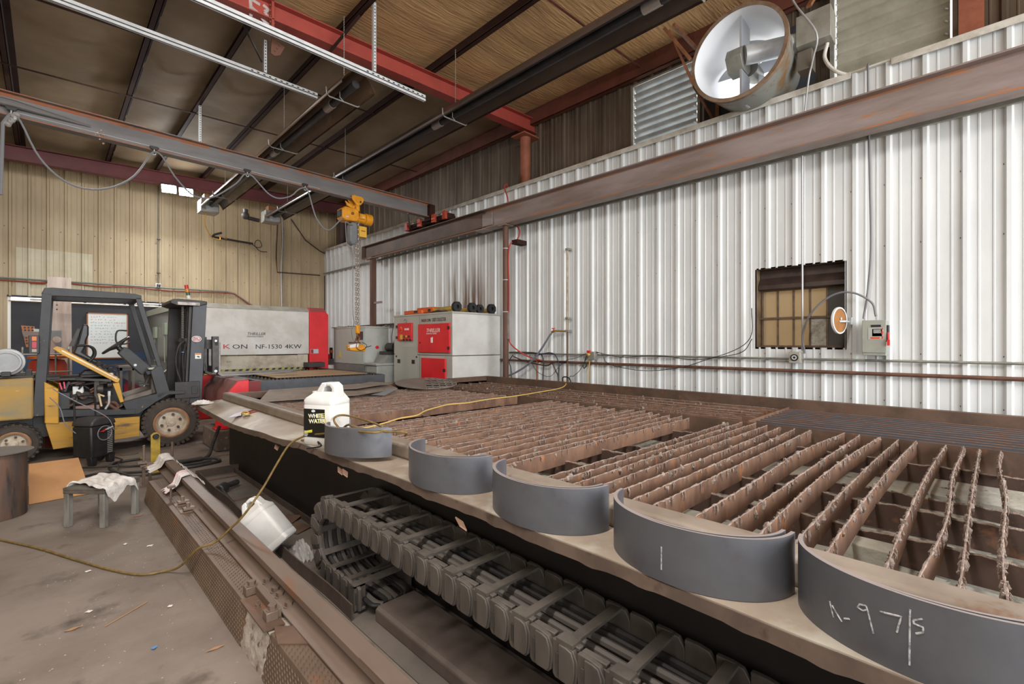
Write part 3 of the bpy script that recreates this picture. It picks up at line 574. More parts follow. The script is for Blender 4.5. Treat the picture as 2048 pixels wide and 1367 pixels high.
# --- shutters
def shutter(y0, y1, z0, z1, label, tone, tilt):
    t = thing('wall_shutter', label, 'shutter', (6.9, (y0 + y1) / 2, z0))
    m = MB(); x = 6.90
    m.box((x - .03, y0 - .03, z0), (x + .06, y0 + .01, z1)); m.box((x - .03, y1 - .01, z0), (x + .06, y1 + .03, z1)); m.box((x - .03, y0, z1 - .03), (x + .06, y1, z1)); m.box((x - .03, y0, z0), (x + .06, y1, z0 + .03)); m.build('shutter_frame', GALVDULL, t)
    n = 9; p = (z1 - z0 - .06) / n
    for k in range(n):
        z = z0 + .03 + p * (k + .5); m = MB(); a = rad(tilt)
        def pt(u, v): q = (v - .5) * p * 1.08; return (x + .015 - q * math.sin(a) + .006 * math.sin(v * math.pi * 2), y0 + .028 + u * (y1 - y0 - .056), z + q * math.cos(a))
        m.grid(2, 8, pt); m.build('blade', tone, t, solid=.003)
    for s in (y0 + .045, y1 - .045):
        m = MB()
        for k in range(n): z = z0 + .03 + p * (k + .5); m.tube([(x - .02, s, z - .01), (x - .02, s + .02, z + .008)], .007, 5)
        m.build('blade_clip', mat('bright_clip', 'dfe3ea', .3, .3), t)
    return t
shutter(*SHL, 'shiny open shutter left of the round fan under the eave strut', mat('shiny_shutter_blade', 'c3c8c9', .35, .5, var='aeb4b6', scale=4), 34)
shutter(*SHR, 'dull closed shutter right of the round fan beside the red brown column', mat('dull_shutter_blade', 'a9a596', .5, .2, var='969282', scale=3), 16)
# --- conduits and pipes on the walls
def pipe(name, pts, r, m, label, cat, n=8, group=None):
    b = MB(); b.tube(pts, r, n); return one(b, name, m, label, cat, group)
CON = mat('grey_conduit', '8e8d83', .45, .3, var='7c7a70', scale=7); RPIPE = mat('rusty_pipe', '6e4a38', .6, var='573a2c', scale=6)
pipe('air_pipe', [(6.53, -2.5, 1.203), (6.53, 6.6, 1.203), (6.53, 9.5, 1.22)], .021, RPIPE, 'lower rusty brown pipe running the length of the white wall', 'pipe')
pipe('conduit_pipe', [(6.535, -2.5, 1.352), (6.535, 1.52, 1.35), (6.535, 6.6, 1.342)], .014, CON, 'grey conduit just above the rusty pipe along the white wall', 'conduit')
m = MB(); m.box((6.5, -2.5, 3.83), (6.541, 15.4, 3.87)); one(m, 'strut_rail', CON, 'grey strut rail fixed along the white wall under the runway beam', 'strut rail')
m = MB()
for y in (-2.2, -.3, 1.6, 3.5, 5.4): m.tube([(6.53, y, 1.18), (6.53, y, 1.235)], .016, 6)
fcol = pipe('conduit_pipe', smooth([(6.1, 1.62, 5.95), (6.18, 1.51, 5.54), (6.26, 1.30, 5.12), (6.38, 1.36, 4.9), (6.46, 1.42, 4.72), (6.48, 1.47, 4.31)], 5) + [(6.51, 1.5, 4.2), (6.52, 1.5, 1.45)], .011, mat('bright_conduit', 'b4b5b6', .4, .4), 'bright conduit dropping past the office window to the switch box', 'conduit')
pipe('flexible_conduit', smooth([(6.5, 1.24, 5.08), (6.48, 1.26, 4.9), (6.5, 1.16, 4.72), (6.6, .98, 4.62), (6.7, .9, 4.62)], 6), .02, WHITE_RIB, 'pale flexible conduit curving from the fan motor box', 'conduit')
pipe('power_cable', smooth([(6.7, .86, 4.66), (6.56, .86, 4.7), (6.52, .86, 4.6), (6.5, .855, 4.3), (6.5, .84, 3.4), (6.5, .83, 2.6), (6.49, .86, 2.1), (6.45, .89, 1.82)], 6), .011, CABLEGREY, 'grey cable hanging down the wall to the disconnect box', 'cable')
pipe('power_cable', smooth([(6.46, .78, 1.84), (6.44, .82, 2.0), (6.42, 1.0, 2.12), (6.44, 1.2, 2.09), (6.47, 1.4, 1.9), (6.49, 1.49, 1.65), (6.5, 1.47, 1.42)], 7), .011, CABLEGREY, 'grey cable arching from the disconnect box over the window corner', 'cable')
# back wall pipes
pipe('conduit_pipe', [(-9, 15.49, 2.98), (-.76, 15.49, 3.01), (3.7, 15.49, 3.04), (3.9, 15.49, 3.0), (4.3, 15.49, 2.72), (4.9, 15.49, 2.4)], .02, mat('green_grey_conduit', '7c837c', .5, .3), 'grey conduit crossing the tan wall above the machine', 'conduit')
pipe('air_hose', smooth([(-9, 15.485, 2.93), (-.76, 15.485, 2.96), (-.3, 15.485, 2.93), (.15, 15.485, 2.99), (.9, 15.485, 2.955), (1.5, 15.485, 2.99), (2.3, 15.485, 2.96), (3.3, 15.485, 2.99), (3.75, 15.485, 3.0), (3.95, 15.485, 2.95), (4.35, 15.485, 2.66), (4.9, 15.485, 2.33)], 4), .016, mat('red_brown_hose', '8c3f2b', .5), 'red hose sagging just below the conduit on the tan wall', 'hose')
t = thing('conduit_pipe', 'vertical conduit from the floodlights down to a white outlet box', 'conduit', (2.09, 15.495, 3.1))
m = MB(); m.tube([(2.1, 15.495, 6.05), (2.09, 15.495, 3.13)], .014, 7); m.build('tube', CON, t)
for z in (4.3, 3.4): m = MB(); m.box((2.05, 15.43, z), (2.13, 15.47, z + .02)); m.build('strap', BLACK, t)
m = MB(); m.box((2.03, 15.485, 3.02), (2.15, 15.49, 3.14)); m.m = 1; m.box((2.055, 15.415, 3.05), (2.085, 15.485, 3.11)); m.box((2.1, 15.415, 3.05), (2.13, 15.485, 3.11)); m.build('outlet_box', [WHITE, BLACK], t, bevel=.004)
t = thing('conduit_pipe', 'pair of thin vertical conduits on the tan wall behind the machine', 'conduit', (5.23, 15.495, 2.5))
m = MB(); m.tube([(5.22, 15.495, 5.5), (5.24, 15.495, 4.9), (5.2, 15.495, 3.8), (5.22, 15.495, 2.3)], .013, 6); m.build('tube', mat('bright_conduit', 'c6c7c8'), t)
m = MB(); m.tube([(5.28, 15.495, 5.2), (5.26, 15.495, 3.9), (5.27, 15.495, 2.3)], .011, 6); m.build('tube', CON, t)
pipe('black_pipe', [(5.10, 15.485, 5.6), (5.05, 15.485, 4.2), (5.08, 15.485, 3.76), (6.42, 15.485, 3.80)], .017, mat('dark_brown_pipe', '46302a', .6), 'dark brown pipe turning along the tan wall into the corner', 'pipe')
pipe('black_pipe', [(5.5, 15.49, 5.5), (5.95, 15.49, 4.9), (6.4, 15.49, 4.62), (6.58, 15.49, 4.55)], .017, mat('dark_brown_pipe', '46302a'), 'dark pipe slanting down the tan wall to the liner top', 'pipe')
pipe('corner_pipe', [(6.5, 15.3, 3.78), (6.5, 15.3, .3)], .022, mat('dark_brown_pipe', '46302a'), 'dark vertical pipe in the room corner', 'pipe')
pipe('air_hose', smooth([(6.5, 6.62, 4.66), (6.49, 6.64, 4.72), (6.46, 6.68, 4.66), (6.47, 6.6, 4.45), (6.47, 6.57, 4.25), (6.45, 6.5, 4.0), (6.4, 6.2, 3.72), (6.3, 6.17, 3.5), (6.215, 6.295, 3.35), (6.215, 6.295, 2.5), (6.215, 6.295, 1.7), (6.24, 6.24, 1.5), (6.4, 6.0, 1.3), (6.48, 5.7, 1.22)], 5), .013, mat('bright_red_hose', 'b23a30', .5), 'red air hose down the rusty post by the dust collector', 'hose')
# ================================================================ cutting table, slats, rings, jugs, rail and cable chain
TRUST = mat('rusted_table_steel', '685142', .62, .1, var='4d3c31', scale=4, var2='85553a', scale2=8, lo2=.58, hi2=.72)
DUSTTOP = mat('dusty_table_steel', '8b7d71', .6, .1, var='75685d', scale=3, var2='a79a8c', scale2=5, lo2=.58, hi2=.75)
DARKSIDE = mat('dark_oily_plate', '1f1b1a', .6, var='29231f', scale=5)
SLATM = mat('rusty_slat_steel', '80604c', .65, .05, var='604638', scale=7, stretch=(1, 1, .35), var2='a4683c', scale2=16, lo2=.6, hi2=.72)
DROSS = mat('dull_dross', '97867b', .75, .1, var='6a5b51', scale=30, bump=.5, bscale=120)
SLATCLEAN = mat('clean_slat_steel', '595a60', .5, .3, var='6f5040', scale=4, lo=.5, hi=.7)
tb = thing('cutting_table', 'large rusty cutting table filled with loose steel slats', 'cutting table', (3.8, 2.5, 0))
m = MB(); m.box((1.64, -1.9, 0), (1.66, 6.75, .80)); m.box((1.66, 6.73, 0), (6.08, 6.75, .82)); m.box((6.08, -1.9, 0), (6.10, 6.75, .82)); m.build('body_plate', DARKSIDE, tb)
m = MB(); m.box((1.02, -1.96, 0), (1.66, -1.92, .79)); m.build('added_shade_panel', DARKSIDE, tb)  # unseen panel, added to keep light from getting under the shelf
m = MB(); m.box((1.61, -1.9, .80), (1.735, 6.97, .90)); m.build('rim_tube', mat('dusty_rim_tube', '8d8073', .55, .1, var='77695c', scale=3, var2='6b4a33', scale2=6, lo2=.62, hi2=.75), tb, bevel=.022)
m = MB(); m.box((1.72, 6.73, .76), (6.03, 6.76, .90)); m.box((1.72, 6.76, .885), (6.1, 6.82, .90)); m.build('rim_angle', TRUST, tb, bevel=.004)
m = MB(); m.box((6.03, -1.9, .76), (6.045, 6.8, .90)); m.box((6.045, -1.9, .885), (6.12, 6.8, .90)); m.build('rim_angle', TRUST, tb, bevel=.003)
m = MB(); m.box((4.69, -1.9, .5), (4.705, 6.72, .80)); m.build('divider_plate', TRUST, tb)
m = MB(); m.box((4.705, 1.52, .6), (6.03, 1.535, .81)); m.build('cross_plate', SLATM, tb)
SL = [0]
def ragged(y, amp=.007, f=60, ph=0): return amp * (math.sin(y * f + ph) * .5 + math.sin(y * f * 2.3 + ph * 3) * .3 + math.sin(y * f * .37 + ph * 2) * .6)
for i, (x, z) in enumerate(((4.22, .715), (3.57, .655), (3.05, .715), (2.6, .71))):
    m = MB(); n = 420
    def sp(u, v): y = -1.9 + u * 8.6; return (x, y, .59 + (z - .59 + ragged(y, .006, 40, i)) * v)
    m.grid(n, 1, sp); m.build('support_bar', mat('dark_rust_support', '4a362c', .7, var='382a23', scale=6, var2='6d4a35', scale2=12), tb, solid=.012)
    m = MB(); m.tube([(x, -1.9 + k * 8.6 / n, z + ragged(-1.9 + k * 8.6 / n, .006, 40, i)) for k in range(n + 1)], [.006 + .004 * abs(math.sin(k * 1.7) * math.sin(k * .61)) for k in range(n + 1)], 5); m.build('edge_dross', DROSS, tb)
# sludge bed
SLUDGE = mat('cracked_grey_sludge', '9d9a8e', .75, var='827f74', scale=4, var2='3b332c', scale2=7, lo2=.62, hi2=.66, bump=.35, bscale=25)
m = MB(); m.grid(60, 120, lambda u, v: (1.66 + u * 4.4, -1.9 + v * 8.6, .585 + .008 * math.sin(u * 40 + v * 17) + .008 * math.sin(v * 71 + u * 9)))
m.build('sludge_bed', SLUDGE, tb)
# side shelf with a bent edge and torn lip
ED = [(7.21, 1.33, .769), (6.4, 1.33, .745), (5.27, 1.33, .72), (4.3, 1.335, .76), (3.39, 1.34, .798), (2.39, 1.372, .80), (1.13, 1.375, .80), (.535, 1.36, .80), (.3, 1.35, .80), (-1.95, 1.33, .80)]
def edge(y):
    for (a, xa, za), (b, xb, zb_) in zip(ED, ED[1:]):
        if b <= y <= a: t = (a - y) / (a - b); t = t * t * (3 - 2 * t); return xa + (xb - xa) * t, za + (zb_ - za) * t + .0015 * math.sin(y * 9)
    return ED[0][1:]
def edz(y): return edge(y)[1]
m = MB()
def shelf(u, v):
    y = 7.02 - v * 8.92; x = 1.62 - u * (1.62 - edge(y)[0]); return (x + .004 * math.sin(y * 4) * u, y, .80 + (edz(y) - .80) * u ** 1.5)
m.grid(8, 150, shelf); m.build('shelf_plate', mat('dusty_shelf_plate', 'a39585', .55, .1, var='8c7d6e', scale=2.2, var2='bdb8aa', scale2=1.6, lo2=.5, hi2=.62), tb, solid=.008)
m = MB()
def lip(u, v):
    y = 7.02 - v * 8.92; p = shelf(1, v); h = .038 + .003 * math.sin(y * 7) + max(0, .008 * math.sin(y * 31) * math.sin(y * 5.3)); return (p[0] - .004 - .008 * u, y, p[2] - h * u)
m.grid(3, 300, lip); m.build('shelf_lip', mat('bent_lip_steel', '584a42', .5, .2, var='6d5d52', scale=5, var2='47392f', scale2=9), tb, solid=.006)
m = MB()
for y in (4.1, 2.93, 2.86, 1.7): p = (1.33, y, edz(y) - .055); m.add([p, (1.30, y - .07, p[2] - .012), (1.315, y - .10, p[2] - .03), (1.35, y - .03, p[2] - .02)], [(0, 1, 2, 3)])
m.tube([(1.42, .13, .69), (1.46, .05, .67), (1.56, -.08, .60)], [.014, .02, .03], 8)
m.build('torn_strip', mat('bright_torn_steel', 'b08d78', .4, .4), tb, solid=.006)
# loose slats running across the table
def dross_mesh(m, path, z, side, density, rnd):
    """lumps and drips along the top edge of a slat; path(u)->(x,y)"""
    n = int(46 * density) + 6
    rr = [.0026 + .004 * rnd.random() ** 2 for _ in range(n + 1)]
    m.tube([(*path(k / n), z + rnd.uniform(-.002, .004)) for k in range(n + 1)], rr, 5)
    for k in range(int(40 * density)):
        u = rnd.random(); x, y = path(u); s = rnd.choice((-1, 1)); L_ = rnd.uniform(.01, .05); r = rnd.uniform(.002, .005)
        ox, oy = side; px, py = x + ox * s * .006, y + oy * s * .006
        m.tube([(px, py, z + .002), (px + rnd.uniform(-.004, .004), py + oy * s * .004, z - L_ * .5), (px + ox * s * .003, py + oy * s * .003, z - L_)], [r * .8, r, r * .45], 5)
    for k in range(int(9 * density)):
        u = rnd.random(); x, y = path(u); m.blob((x, y, z - rnd.uniform(0, .03)), rnd.uniform(.006, .017), 6, 4, .4, (1, 1, 1.4), rnd)
far = [-.127, -.016, .076, .157, .321, .427, .535, .663, .78, 1.002, 1.107, 1.221, 1.338, 1.447, 1.56, 1.66]
y = 2.04
while y < 6.6:
    if not (3.86 < y < 4.42): far.append(y)
    y += .107
FIRST = ['curved slat with thick dross closest to the camera at the table end', 'second slat from the near table end, nearly edge on', 'third slat from the near table end, crusted along its top', 'fourth slat from the near table end, slightly bowed outward',
         'fifth slat from the near table end, after the wide gap', 'sixth slat from the near table end, straight and rusty', 'seventh slat from the near table end, over the grey sludge']
for i, yf in enumerate(far):
    rnd = random.Random(100 + i); x0, x1 = 1.76, 4.66 - (rnd.uniform(0, .12) if i > 6 else 0)
    yn = yf + (.055 if i < 16 else rnd.uniform(-.015, .04)); bend = rnd.uniform(-.022, .022)
    if i == 0: bend = .012
    if i in (6, 8): bend = .045
    zt_ = .80 + rnd.uniform(-.008, .006); hh = .102
    path = lambda u, yf=yf, yn=yn, x0=x0, x1=x1, bend=bend, i=i: (x0 + (x1 - x0) * u, yn + (yf - yn) * u + bend * math.sin(math.pi * u) + (.012 * math.sin(u * 9 + i) if i in (0, 2, 8) else 0))
    o = MB(); nn = 24
    o.grid(nn, 1, lambda u, v: (*path(u), zt_ - hh * (1 - v)))
    lb = FIRST[i] if i < len(FIRST) else 'rusty dross crusted slat among the close rows across the cutting table'
    s = tag(o.build('table_slat', SLATM, solid=.0055), lb, 'slat', 'slats across the cutting table')
    d = MB(); dross_mesh(d, path, zt_, (0, 1), 1.9 if i < 18 else 1.1, rnd); d.build('dross', DROSS, s)
# slats along the wall side
for j in range(10):
    x = 4.83 + j * .121
    for (ya, yb, clean) in ((-1.9, 1.50, True), (1.56, 6.70, False)):
        rnd = random.Random(300 + j * 2 + clean); a = ya + (0 if clean else rnd.uniform(0, .12))
        path = lambda u, x=x, a=a, yb=yb, j=j: (x + .006 * math.sin(u * 7 + j), a + (yb - a) * u)
        zt_ = .80 + (0 if clean else rnd.uniform(-.012, .004)); o = MB(); o.grid(20, 1, lambda u, v: (*path(u), zt_ - .102 * (1 - v)))
        lb = 'clean straight slat in the tidy rows by the wall end of the table' if clean else 'dross crusted slat in the long rows beside the white wall'
        s = tag(o.build('table_slat', SLATCLEAN if clean else SLATM, solid=.0055), lb, 'slat', 'clean slats along the wall' if clean else 'crusted slats along the wall')
        d = MB()
        if clean: d.tube([(*path(k / 30), zt_) for k in range(31)], .0035, 5)
        else: dross_mesh(d, path, zt_, (1, 0), 1.3, rnd)
        d.build('edge_burr' if clean else 'dross', SLATM if clean else DROSS, s)
# scrap on the sludge under the slats
for c, sz, lb in (((2.05, .42, .61), (.09, .16, .03), 'dusty steel offcut on the sludge below the gap between slats'), ((2.5, .33, .63), (.06, .09, .06), 'dark dusty bracket lying in the sludge'), ((3.9, -.1, .64), (.22, .3, .02), 'pale dusty plate lying on the sludge by the supports')):
    m = MB(); m.box(tuple(a - b for a, b in zip(c, sz)), tuple(a + b for a, b in zip(c, sz))); m.box((c[0] - sz[0], c[1] - .02, c[2] - sz[2] - .02), (c[0] + sz[0] * .5, c[1] + .02, c[2]))
    one(m, 'steel_offcut', SLUDGE, lb, 'scrap', bevel=.006)
m = MB(); m.cyl((1.83, .06, .61), (1.9, .0, .61), .02); one(m, 'pipe_stub', SLUDGE, 'short pipe stub lying beside the rim under the end slats', 'scrap')
# sheets lying on the slats
m = MB(); m.add([(1.80, 6.15, .83), (2.95, 5.85, .85), (3.75, 6.2, .86), (3.80, 6.72, .915), (2.1, 6.72, .915)], [(0, 1, 2, 3, 4)])
one(m, 'steel_sheet', DUSTTOP, 'dusty brown sheet plate leaning on the far end rim of the table', 'steel sheet', solid=.006)
m = MB(); m.add([(2.75, 6.3, .90), (3.05, 6.12, .91), (3.75, 6.35, .93), (3.55, 6.66, .94)], [(0, 1, 2, 3)]); one(m, 'steel_sheet', DUSTTOP, 'smaller dusty sheet on top of the brown sheet plate', 'steel sheet', solid=.005)
m = MB(); m.add([(3.19, 5.98, .82), (3.30, 5.80, .82), (3.66, 6.05, .87), (3.54, 6.2, .87)], [(0, 1, 2, 3)]); one(m, 'steel_offcut', mat('light_grey_steel', '8f9090', .45, .3), 'small light grey rectangle of steel on the far slats', 'scrap', solid=.004)
# round cut plate with grid openings, resting on the end rim
dp = thing('cut_plate', 'round steel plate with rectangular cut-outs resting on the end rim', 'steel plate', (4.4, 6.4, .9))
m = MB(); c0 = Vector((4.40, 6.40, .885)); ex = Vector((.86, -.50, -.02)); ey = Vector((.50, .84, .11)); rr = .50
def dpt(a, b): p = c0 + ex * a + ey * b * .9; return (p.x, p.y, p.z)
N = 40
poly = [dpt(rr * math.cos(2 * math.pi * i / N), rr * math.sin(2 * math.pi * i / N)) for i in range(N)]
half = [dpt(-.02, rr * .99)] + [dpt(rr * math.cos(rad(92 + 176 * i / 20)), rr * math.sin(rad(92 + 176 * i / 20))) for i in range(21)] + [dpt(-.02, -rr * .99)]
m.add(half, [tuple(range(len(half)))])
m.build('solid_half', mat('grey_dusty_plate', '827a72', .5, .2, var='6d655d', scale=4), dp, solid=.008)
m = MB()
for k in range(5):
    a = -.02 + k * .11; h = math.sqrt(max(0, rr * rr - a * a)); m.tube([dpt(a, -h), dpt(a, h)], .012, 5)
for b in (-.33, -.16, .0, .16, .33):
    h = math.sqrt(rr * rr - b * b); m.tube([dpt(-.02, b), dpt(h, b)], .009, 5)
m.tube([dpt(rr * math.cos(rad(-90 + 9 * i)), rr * math.sin(rad(-90 + 9 * i))) for i in range(21)], .013, 5); m.build('cut_grid', mat('grey_dusty_plate', '827a72'), dp)
# --- half rings of rolled plate leaning on the rim
RING = mat('rolled_mill_plate', '67696e', .42, .35, var='55575d', scale=2.6, lo=.4, hi=.65, var2='5d5557', scale2=5, lo2=.58, hi2=.72)
REDGE = mat('bright_sawn_edge', '9a8f8c', .4, .3)
def half_ring(yc, r, h, label, xo=1.578, a0=90, a1=270, tilt=(0, 0, 0), z=.80, sx=.755, marks=None):
    t = thing('half_ring', label, 'rolled plate', (xo, yc, z), tilt, group='rolled half rings leaning on the table rim')
    m = MB(); n = 48; th = .011; vs = []
    for i in range(n + 1):
        q = rad(a0 + (a1 - a0) * i / n)
        for rr, zz in ((r, 0), (r, h), (r - th, h), (r - th, 0)): vs.append((rr * math.cos(q) * sx, rr * math.sin(q), zz))
    fs = []; k = []
    for i in range(n):
        for j in range(4): fs.append((i * 4 + j, i * 4 + (j + 1) % 4, i * 4 + 4 + (j + 1) % 4, i * 4 + 4 + j)); k.append(1 if j in (1, 3) else 0)
    fs += [(3, 2, 1, 0), (n * 4, n * 4 + 1, n * 4 + 2, n * 4 + 3)]; m.add(vs, fs); m.k = k + [1, 1]
    m.build('ring_plate', [RING, REDGE], t, local=True)
    if marks:
        m = MB()
        for s in marks:
            pts = []
            for (a, z0), (b, z1) in zip(s, s[1:]):
                for q in range(5): f = q / 5; pts.append((a + (b - a) * f, z0 + (z1 - z0) * f))
            pts.append(s[-1])
            m.tube([((r + .0005) * math.cos(rad(a)) * sx, (r + .0005) * math.sin(rad(a)), zz - z) for a, zz in pts], .0022, 5)
        m.build('chalk_mark', mat('chalk', 'b9b9ba', .9, var='77787c', scale=90, lo=.45, hi=.6), t, local=True, label='white chalk figures')
    return t
CH5 = [[(140.2, .894), (142.5, .859)], [(141.6, .887), (147, .86)], [(148.1, .871), (150.7, .877)], [(154.4, .915), (155.1, .924), (157.9, .928), (158.5, .92), (156.7, .913), (154.7, .915)], [(158.5, .92), (160.9, .87)],
       [(163.4, .928), (171, .935), (169.5, .896)], [(173.9, .958), (173.7, .834)], [(177.9, .946), (175, .937), (175, .93), (178.1, .928), (178.1, .917), (175.8, .909)]]
HR = [(2.985, 'rolled half ring tangled with the yellow cord beside the white jug', (rad(-3), rad(2), rad(-6)), None), (2.015, 'half ring second along the rim from the white jug', (0, 0, 0), None), (1.33, 'middle half ring of the row on the table shelf', (0, 0, 0), None),
      (.68, 'half ring with one short chalk line before the last ring', (0, 0, 0), [[(177.3, .914), (177.3, .843)]]), (.072, 'closest half ring, chalk marked with figures', (0, 0, 0), CH5)]
for i, (yc, lb, tl, mk) in enumerate(HR):
    half_ring(yc, .298 if i else .37, .180, lb, tilt=tl, marks=mk, z=.805 if i else .81)
    half_ring(yc + (.03 if i < 2 else .012), .285 if i else .357, .178, 'inner plate nested inside the ' + ['ring beside the jug', 'second ring along the rim', 'middle ring of the row', 'ring with one short chalk line', 'chalk figured closest ring'][i], tilt=tl, z=.806 if i else .812, sx=.74, a0=96 if i < 2 else 90)
# --- white jugs
JUG = mat('white_jug_plastic', 'd6d5d2', .4, var='c6c4be', scale=3)
def jug(label, loc, rot, front, sc=1.):
    t = thing('plastic_jug', label, 'jug', loc, rot, group='white plastic jugs'); t.scale = (sc, sc, sc)
    # local frame: label side is -y, width along x, height z
    m = MB(); w2, d2 = .135, .105
    def sect(z, a, b, r=.03, ox=0):
        pts = []
        for cx, cy, s in ((a - r, b - r, 0), (-a + r, b - r, 90), (-a + r, -b + r, 180), (a - r, -b + r, 270)):
            for q in (0, 30, 60, 90): pts.append((ox + cx + r * math.cos(rad(s + q)), cy + r * math.sin(rad(s + q)), z))
        return pts
    P = [sect(0, w2 * .93, d2 * .93), sect(.012, w2, d2), sect(.05, w2, d2), sect(.055, w2 * .985, d2 * .985), sect(.06, w2, d2), sect(.29, w2, d2), sect(.293, w2 * .985, d2 * .985), sect(.299, w2 * 1.0, d2), sect(.325, w2, d2), sect(.345, w2 * .90, d2 * .9, .03, .0)]
    n = 16; vs = [p for s in P for p in s]; fs = [tuple(range(n))[::-1], tuple(range((len(P) - 1) * n, len(P) * n))]
    for i in range(len(P) - 1):
        for j in range(n): fs.append((i * n + j, i * n + (j + 1) % n, (i + 1) * n + (j + 1) % n, (i + 1) * n + j))
    m.add(vs, fs)
    m.build('jug_body', JUG, t, local=True, bevel=.002)
    # shoulder: a sloping hump carrying the handle loop, spout at the low side
    m = MB()
    sl = [(-.118, .335), (-.118, .352), (-.07, .365), (-.035, .42), (-.01, .452), (.075, .455), (.108, .43), (.12, .36), (.12, .335)]
    ho = [(.0, .375), (.012, .415), (.03, .428), (.062, .428), (.08, .405), (.072, .372)]
    for s in (-1, 1):
        yy = s * .045
    front_ = [(x, -.05, z) for x, z in sl]; back_ = [(x, .05, z) for x, z in sl]
    # ring of quads: split hump into two prisms around the hole
    m.prism([(-.118, .335), (-.118, .352), (-.07, .365), (-.035, .42), (-.01, .452), (.03, .454), (.03, .428), (.012, .415), (.0, .375), (.0, .335)], 'y', -.048, .048)
    m.prism([(.03, .454), (.075, .455), (.108, .43), (.12, .36), (.12, .335), (.07, .335), (.072, .372), (.08, .405), (.062, .428), (.03, .428)], 'y', -.048, .048)
    m.prism([(0, .335), (.0, .375), (.036, .368), (.072, .372), (.07, .335)], 'y', -.048, .048)
    m.add([(-.12, -.09, .34), (.12, -.09, .34), (.12, .09, .34), (-.12, .09, .34), (-.07, -.045, .385), (.11, -.045, .39), (.11, .045, .39), (-.07, .045, .385)], [(0, 1, 5, 4), (1, 2, 6, 5), (2, 3, 7, 6), (3, 0, 4, 7)])
    m.build('handle_shoulder', JUG, t, local=True, bevel=.012)
    m = MB(); m.cyl((-.095, 0, .345), (-.10, 0, .385), .028, n=20); m.build('cap', JUG, t, local=True, bevel=.004)
    if front:
        lb = MB(); lb.box((-.118, -d2 - .0015, .06), (.07, -d2 + .002, .265)); L_ = lb.build('label', mat('black_label', '161616', .4), t, local=True, label='black label with white and yellow lettering')
        YL = mat('label_yellow', 'd9d13a', .5); WL = mat('label_white', 'f2f2f0', .5); y = -d2 - .003
        lb = MB(); lb.add([(-.112, y, .10), (-.04, y, .115), (-.04, y, .095), (-.112, y, .085)], [(0, 1, 2, 3)])
        lb.build('label_panel', YL, L_)
        q = Euler((rad(90), rad(-4), 0))
        text('WHITE', .047, (-.075, y + .0005, .195), q, YL, L_, depth=.0005, sx=1.02); text('WATER', .047, (-.071, y + .0005, .157), q, YL, L_, depth=.0005, sx=1.02); text('HITE', .02, (0, 0, 0), q, YL, L_) if False else None; text('WHITE', .042, (-.07, y - .001, .198), q, WL, L_, depth=.0005); text('WATER', .042, (-.066, y - .001, .160), q, WL, L_, depth=.0005); text('NATURAL', .026, (-.062, y - .001, .134), q, mat('label_black', '111111', .5), L_, depth=.0005) if False else None
        lb = MB()
        for k in range(7): lb.tube([(.02 + .006 * k, y, .205 - .007 * k), (.066, y, .213 - .008 * k)], .0008, 4)
        for k in range(6): lb.box((-.112, y, .066 + k * .007), (-.085 + .004 * (k % 3), y + .0005, .0685 + k * .007))
        lb.build('label_print', WL, L_)
        lb = MB(); lb.tube([(-.03 + .014 * math.cos(2 * math.pi * k / 14), y, .250 + .007 * math.sin(2 * math.pi * k / 14)) for k in range(14)], .0022, 5, closed=True); lb.tube([(-.034, y, .250), (-.024, y, .250)], .003, 5); lb.build('label_logo', WL, L_)
    return t
jug('white jug with black label standing on the table shelf', (1.475, 3.43, .803), (0, 0, rad(206 + 90 - 0)), True)
jug('white jug tipped over between the rail and the table', (1.19, 3.56, .085), (rad(-8), rad(-42), rad(-38)), False, .88)
# --- yellow extension cord
CORD = mat('yellow_cord', '7a6232', .6, var='5c4822', scale=20); CORD2 = mat('pale_yellow_cord', 'cfae62', .5)
cp = [(-.9, 6.6, .011), (-.5, 5.9, .011), (-.266, 5.402, .011), (-.056, 4.979, .011), (.136, 4.526, .011), (.298, 4.158, .011), (.432, 3.927, .011), (.557, 3.86, .014), (.62, 3.75, .06), (.69, 3.60, .20), (.78, 3.54, .24), (.85, 3.485, .322), (.90, 3.45, .38), (.95, 3.41, .463), (1.05, 3.44, .58), (1.15, 3.5, .70), (1.26, 3.58, .80), (1.33, 3.52, .855), (1.36, 3.47, .875),
      (1.40, 3.3, .90), (1.45, 3.12, .955), (1.40, 2.9, .985), (1.38, 2.72, .996), (1.44, 2.62, .996), (1.53, 2.7, 1.0), (1.56, 2.95, 1.01), (1.53, 3.2, 1.025), (1.48, 3.27, 1.02), (1.43, 3.2, .99), (1.47, 3.05, .9), (1.52, 2.8, .84)]
m = MB(); m.tube(smooth(cp, 6), .0075, 7); one(m, 'extension_cord', CORD, 'yellow brown extension cord running from the floor up onto the shelf', 'cord')
cp = [(1.36, 3.62, .81), (1.40, 3.5, .825), (1.46, 3.30, .86), (1.45, 3.05, .985), (1.42, 2.85, .995), (1.50, 2.63, .992), (1.58, 2.52, .99), (1.60, 2.56, .96)]
m = MB(); m.tube(smooth(cp, 6), .0075, 7); one(m, 'extension_cord', CORD, 'short doubled loop of yellow cord over the ring beside the jug', 'cord')
cp = [(1.68, 3.5, .905), (1.80, 3.66, .85), (1.954, 3.739, .815), (2.186, 3.833, .815), (2.422, 3.963, .815), (2.65, 4.02, .812), (2.886, 4.218, .812), (3.15, 4.36, .812), (3.383, 4.44, .815), (3.641, 4.42, .812), (4.068, 4.50, .812), (4.577, 4.5, .815), (5.165, 4.6, .815), (5.729, 4.66, .83), (6.0, 4.75, .87), (6.08, 4.86, .912), (6.18, 4.9, .86), (6.25, 4.9, .5), (6.35, 4.95, .02)]
